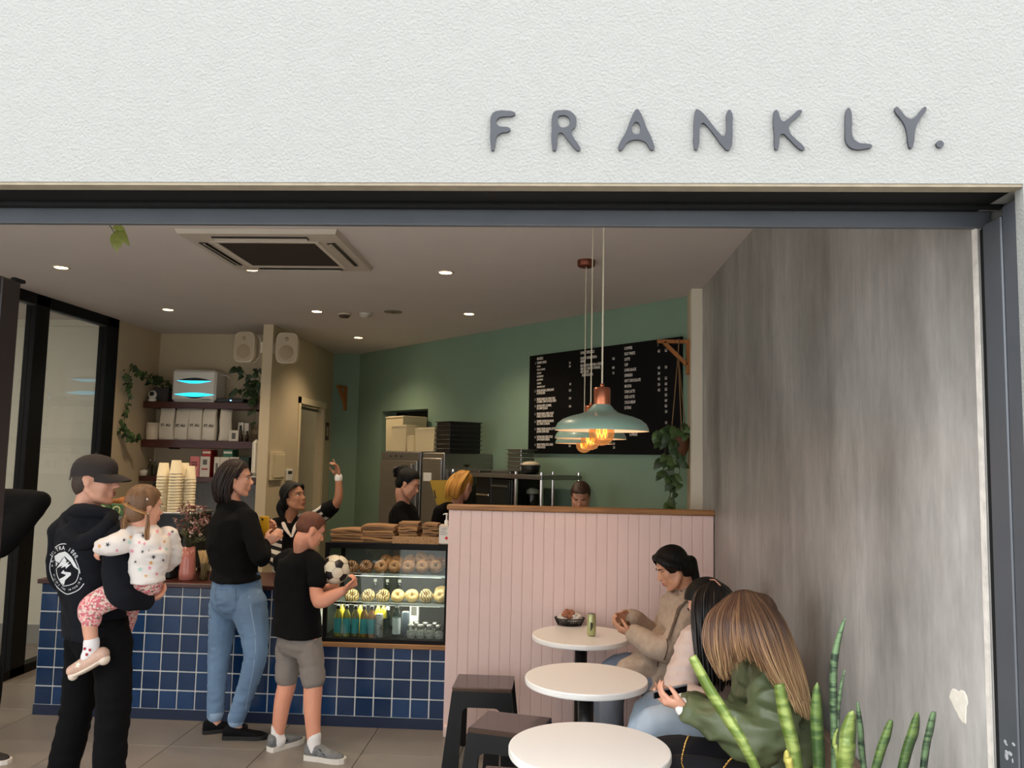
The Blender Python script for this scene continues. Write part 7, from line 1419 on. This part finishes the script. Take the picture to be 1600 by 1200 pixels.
for l in ([(1079, 926), (1066, 938), (1056, 950), (1044, 974), (1036, 990)], [(1034, 938), (1028, 958), (1027, 975), (1036, 990), (1034, 1010), (1026, 1040)]): decal(coat, [outline([(a.x, a.y) for a in crv([Vector(p) for p in l], 14)], 4.8, .008)], V(0, 4.8, 0), V(1, 0, 0), UP, (0, 1, 0), .024, edg, 'painted_gap_shadow', coat)
g = MB(); [limb(g, [a[0], a[1], a[2]], [.10, .076, .06]) for a in (kN, kF)]; fuse('jeans', g, .009, mat('grey_blue_denim', (120, 128, 142), .8, var=.12, vscale=5), cw_, 3, .003, 10)
shoes(cw_, 'shoe', [((a[2].x+.06, a[2].y+.01, 0), (-1, -.1, 0)) for a in (kN, kF)], mat('tan_suede', (110, 84, 66), .8), black)
sk = thing('bagel_snack', 'half eaten brown snack in the coat woman\'s hands', 'food', J(976, 978, 4.98)); crumple(J(977, 976, 4.96), .028, mat('snack_brown', (110, 72, 44), .7, var=.3, vscale=30), 'bite', sk, 2, .9)
# ------------------------------------------------------------------------------ seated woman in pale pink jacket
fp = V(-.9, -.35, 0); hip, mid, neck = J(1140, 1128, 4.16), J(1130, 1052, 4.18), J(1118, 985, 4.12); Hp = Head(J(1106, 946, 4.06), (-.80, -.25, -.52), (-.45, -.05, 1), k=1.0)
pN = (J(1088, 1006, 3.98), J(1066, 1080, 3.90), J(1104, 1098, 3.74)); pF = (J(1112, 1006, 4.28), J(1080, 1070, 4.36), J(1060, 1085, 4.2)); pk1, pk2 = (J(1120, 1128, 4.06), J(1006, 1108, 4.0), J(1000, 1230, 4.0)), (J(1122, 1128, 4.26), J(1012, 1100, 4.28), J(1004, 1215, 4.3)); pk1[2].z = pk2[2].z = .09; pk1[0].z = pk2[0].z = .55; pk1[1].z = pk2[1].z = .56
b = MB(); torso(b, hip, mid, neck, fp, 'f'); Hp.skin(b, neck)
for a in (pN, pF): limb(b, a, [.045, .035, .024])
hand(b, pN[2], (-.6, -.6, .1), (-.2, .2, .9), -1, (.4, .4, .3), .92); hand(b, pF[2], (-.8, -.4, .1), (0, -.2, .9), 1, (.4, .4, .3), .92)
for a in (pk1, pk2): limb(b, a, [.085, .058, .04]); limb(b, [a[2], floor_at(a[2])+V(-.01, 0, .045)], [.036, .033])
pw2 = fuse('person', b, .0075, skinL, smooth=2, hs=Hp, **T('seated woman in pale pink jacket with long black hair', 'person')); Hp.features(pw2, (22, 16, 16), closed=True)
h_ = MB(); cap_hair(Hp, h_, 1.1, .02, .01); hh = fuse('hair', h_, .0085, hair_k, pw2, 3, hl=Hp); s2 = MB()
strands(s2, [[J(1112, 908, 4.04), J(1086, 932, 3.93), J(1085, 985, 3.86), J(1095, 1075, 3.82)], [J(1114, 908, 4.02), J(1100, 935, 3.92), J(1102, 1000, 3.86), J(1110, 1085, 3.82)], [J(1116, 907, 4.02), J(1118, 940, 3.93), J(1120, 1000, 3.88), J(1124, 1080, 3.85)], [J(1118, 907, 4.06), J(1142, 930, 4.02), J(1150, 990, 4.0), J(1150, 1060, 4.0)]], 150, .0085, .008, 21, .35, 14); s2.build('hair_strands', mat('hair_black_strands', (20, 16, 16), .36, island=((12, 10, 10), (24, 18, 18), (40, 28, 24))), hh)
MB().tube([J(1109, 905.5, 4.02), J(1117, 906, 3.97), J(1126, 915, 3.95)], .003, 5).build('parting', skinL, hh)
bom = mat('pale_pink_nylon', (206, 184, 174), .5, bump=.15, bscale=30); g = MB(); torso(g, hip, mid, neck-V(0, 0, .01), fp, 'f', 1.05, .035); yoke(g, neck, (pN[0], pF[0]), .055, .07, .04); limb(g, [pN[0], pN[1], pN[2]], [.084, .078, .046]); limb(g, [pF[0], pF[1], pF[2]], [.075, .07, .045]); fuse('bomber_jacket', g, .0085, bom, pw2, 5, .012, 8, (1, 1, 2.2), 4.)
g = MB(); [limb(g, [a[0], a[1], a[2]], [.105, .078, .06]) for a in (pk1, pk2)]; rings(g, [(hip+V(0, 0, -.0), .17, .13), (hip+V(0, 0, -.06), .17, .14)], (fp.y, -fp.x, 0), fp); fuse('jeans', g, .009, denim_l, pw2, 3, .004, 9); shoes(pw2, 'shoe', [((a[2].x+.06, a[2].y+.01, 0), (-1, -.1, 0)) for a in (pk1, pk2)], white, white)
# ------------------------------------------------------------------------------ seated woman in green bomber
fg = V(-.95, -.1, 0); hip, mid, neck = J(1212, 1205, 3.40), J(1212, 1115, 3.42), J(1192, 1034, 3.38); Hg = Head(J(1156, 980, 3.34), (-.85, -.12, -.44), (-.4, 0, 1), k=1.0)
gN = (J(1212, 1068, 3.22), J(1196, 1150, 3.10), J(1076, 1108, 3.22)); gF = (J(1190, 1058, 3.56), J(1150, 1130, 3.66), J(1070, 1098, 3.50)); gk1, gk2 = (J(1215, 1205, 3.30), J(1022, 1158, 3.30), J(1020, 1400, 3.3)), (J(1215, 1205, 3.50), J(1015, 1148, 3.54), J(1015, 1380, 3.55))
for a in (gk1, gk2): a[0].z = .55; a[1].z = .575; a[2].z = .09
b = MB(); torso(b, hip, mid, neck, fg, 'f'); Hg.skin(b, neck)
for a in (gN, gF): limb(b, a, [.045, .035, .024])
hand(b, gN[2], (-.9, .25, .25), (0, .5, .85), -1, (.5, .6, .4), .95); hand(b, gF[2], (-.9, -.3, .1), (.1, -.3, .9), 1, (.35, .4, .3), .95)
for a in (gk1, gk2): limb(b, a, [.085, .058, .04]); limb(b, [a[2], floor_at(a[2])+V(-.01, 0, .045)], [.036, .033])
gw_ = fuse('person', b, .007, skinL, smooth=2, hs=Hg, **T('seated woman in olive green bomber jacket with long streaked blonde hair', 'person')); Hg.features(gw_, (90, 62, 44), closed=True)
olive = mat('olive_nylon', (82, 92, 62), .45, var=.08, vscale=6, bump=.15, bscale=24); g = MB(); torso(g, hip-V(0, 0, .02), mid, neck-V(0, 0, .005), fg, 'f', 1.05, .03); yoke(g, neck, (gN[0], gF[0]), .06, .085, .04); limb(g, [gN[0], gN[1], gN[1].lerp(gN[2], .5), gN[2]+V(.015, 0, 0)], [.09, .092, .082, .048]); limb(g, [gF[0], gF[1], gF[2]+V(.015, 0, 0)], [.085, .085, .048]); rings(g, [(J(1210, 1200, 3.4), .20, .135), (J(1210, 1160, 3.41), .205, .14), (J(1210, 1115, 3.42), .195, .135)], (fg.y, -fg.x, 0), fg)
jk = fuse('bomber_jacket', g, .0085, olive, gw_, 4, .020, 8., (1, 1, 1.8), 6.); g = MB(); limb(g, [J(1165, 1020, 3.42), J(1172, 1026, 3.30), J(1200, 1030, 3.28), J(1212, 1028, 3.40)], [.022, .024, .024, .022]); fuse('ribbed_collar', g, .0075, olive, jk, 3)
for a in (gN, gF): g = MB(); limb(g, [a[2]+V(.005, 0, 0), a[2].lerp(a[1], -.06)], [.034, .036]); fuse('white_cuff', g, .007, mat('cuff_white', (226, 222, 218), .85), jk, 2)
g = MB(); [limb(g, [a[0], a[1], a[2]], [.105, .082, .066]) for a in (gk1, gk2)]; rings(g, [(hip+V(0, 0, -.0), .17, .13), (hip+V(0, 0, -.06), .17, .14)], (fg.y, -fg.x, 0), fg); fuse('trousers', g, .01, mat('ink_trousers', (14, 16, 26), .85), gw_, 4, .006, 7); shoes(gw_, 'shoe', [((a[2].x+.06, a[2].y+.01, 0), (-1, -.1, 0)) for a in (gk1, gk2)], black, black)
h_ = MB(); cap_hair(Hg, h_, 1.04, .01); limb(h_, [Hg.p(0, -.10, .02), J(1205, 1010, 3.26), J(1226, 1060, 3.2), J(1244, 1105, 3.18)], [.07, .06, .045, .02]); hh = fuse('hair', h_, .0085, mat('hair_brown_blonde', (90, 64, 48), .45, var=.4, vscale=4, stretch=(16, 16, 1.2), bump=.5, bscale=9), gw_, 3); s2 = MB()
strands(s2, [[J(1128, 940, 3.30), J(1106, 965, 3.22), J(1101, 1008, 3.19), J(1126, 1058, 3.18)], [J(1140, 930, 3.27), J(1116, 960, 3.18), J(1116, 1010, 3.14), J(1132, 1064, 3.15)], [J(1150, 925, 3.25), J(1132, 962, 3.14), J(1132, 1010, 3.11), J(1140, 1060, 3.12)], [J(1156, 923, 3.24), J(1148, 962, 3.12), J(1150, 1000, 3.09), J(1158, 1030, 3.10)], [J(1158, 923, 3.24), J(1160, 962, 3.11), J(1168, 1000, 3.07), J(1182, 1040, 3.08)], [J(1162, 922, 3.24), J(1176, 965, 3.11), J(1196, 1025, 3.06), J(1234, 1095, 3.06)], [J(1170, 923, 3.25), J(1198, 970, 3.13), J(1222, 1035, 3.08), J(1250, 1118, 3.08)], [J(1180, 926, 3.30), J(1212, 968, 3.19), J(1238, 1042, 3.13), J(1260, 1124, 3.12)], [J(1186, 929, 3.36), J(1222, 972, 3.28), J(1250, 1050, 3.22), J(1266, 1126, 3.2)], [J(1182, 926, 3.42), J(1220, 964, 3.38), J(1250, 1040, 3.3), J(1266, 1120, 3.26)]], 1000, .0034, .0055, 31, .25, 14)
hs_ = mat('hair_streaked', (150, 110, 70), .42); nt = hs_.node_tree; L = nt.links.new; tc = nt.nodes.new('ShaderNodeTexCoord'); sx_ = nt.nodes.new('ShaderNodeSeparateXYZ'); L(tc.outputs['Object'], sx_.inputs[0]); mr = nt.nodes.new('ShaderNodeMapRange'); mr.inputs[1].default_value = 1.24; mr.inputs[2].default_value = .92; L(sx_.outputs[2], mr.inputs[0])
ge = nt.nodes.new('ShaderNodeNewGeometry'); ma = nt.nodes.new('ShaderNodeMath'); ma.operation = 'MULTIPLY_ADD'; ma.inputs[1].default_value = .7; ma.inputs[2].default_value = -.35; L(ge.outputs['Random Per Island'], ma.inputs[0]); ad = nt.nodes.new('ShaderNodeMath'); ad.operation = 'ADD'; L(mr.outputs[0], ad.inputs[0]); L(ma.outputs[0], ad.inputs[1])
rp = nt.nodes.new('ShaderNodeValToRGB'); rp.color_ramp.elements[0].color = (*lin((84, 58, 44)), 1); rp.color_ramp.elements[1].color = (*lin((216, 184, 138)), 1); e_ = rp.color_ramp.elements.new(.5); e_.color = (*lin((156, 118, 84)), 1); L(ad.outputs[0], rp.inputs[0]); L(rp.outputs[0], nt.nodes['Principled BSDF'].inputs['Base Color'])
s2.build('hair_strands', hs_, hh)
pn = thing('phone', 'dark smartphone held by the woman in the green jacket', 'phone', J(1048, 1085, 3.3)); R3 = frame_of((-.2, .55, .75), (-.7, .3, .3)); o = J(1047, 1080, 3.3); MB().bev(o, (.068, .008, .135), .003, R=R3).build('case', mat('phone_silver', (130, 130, 136), .3, metal=.5), pn); MB().bev(o-R3 @ V(0, .0045, 0), (.062, .002, .128), .0005, R=R3).build('screen', mat('screen_dark', (16, 16, 20), .08), pn)
# chain strap and sequinned bag
hb2 = thing('handbag', 'small black sequinned bag with gold chain behind the green jacket', 'bag', J(1262, 1165, 3.36)); c = J(1262, 1150, 3.34); c.x = min(c.x, .985)
MB().bev(c-V(0, 0, .02), (.05, .13, .14), .015).build('pouch', mat('bag_black', (14, 14, 16), .4), hb2); sq = MB(); rnd = random.Random(3)
for k in range(60): sq.ell(c+V(-.027, rnd.uniform(-.06, .06), rnd.uniform(-.01, .05)), (.002, .004, .004), 6, 4); sq.ell(c+V(rnd.uniform(-.02, .02), -.066, rnd.uniform(-.02, .05)), (.004, .002, .004), 6, 4)
sq.build('sequins', mat('sequin', (190, 150, 110), .15, metal=1.), hb2, kind='stuff')
cpts = crv([J(1150, 1180, 3.12), J(1140, 1188, 3.14), J(1120, 1210, 3.2), J(1085, 1215, 3.2), J(1066, 1195, 3.18), J(1070, 1165, 3.18), J(1076, 1150, 3.2)], 60); cm_ = MB()
for i, p in enumerate(cpts[:-1]): cm_.ell(p, (.0045, .0035, .006) if i % 2 else (.003, .0045, .006), 6, 4)
cm_.build('chain', mat('gold_chain', (200, 160, 90), .25, metal=1.), hb2, kind='stuff')

bpy.data.scenes.remove(TMP)
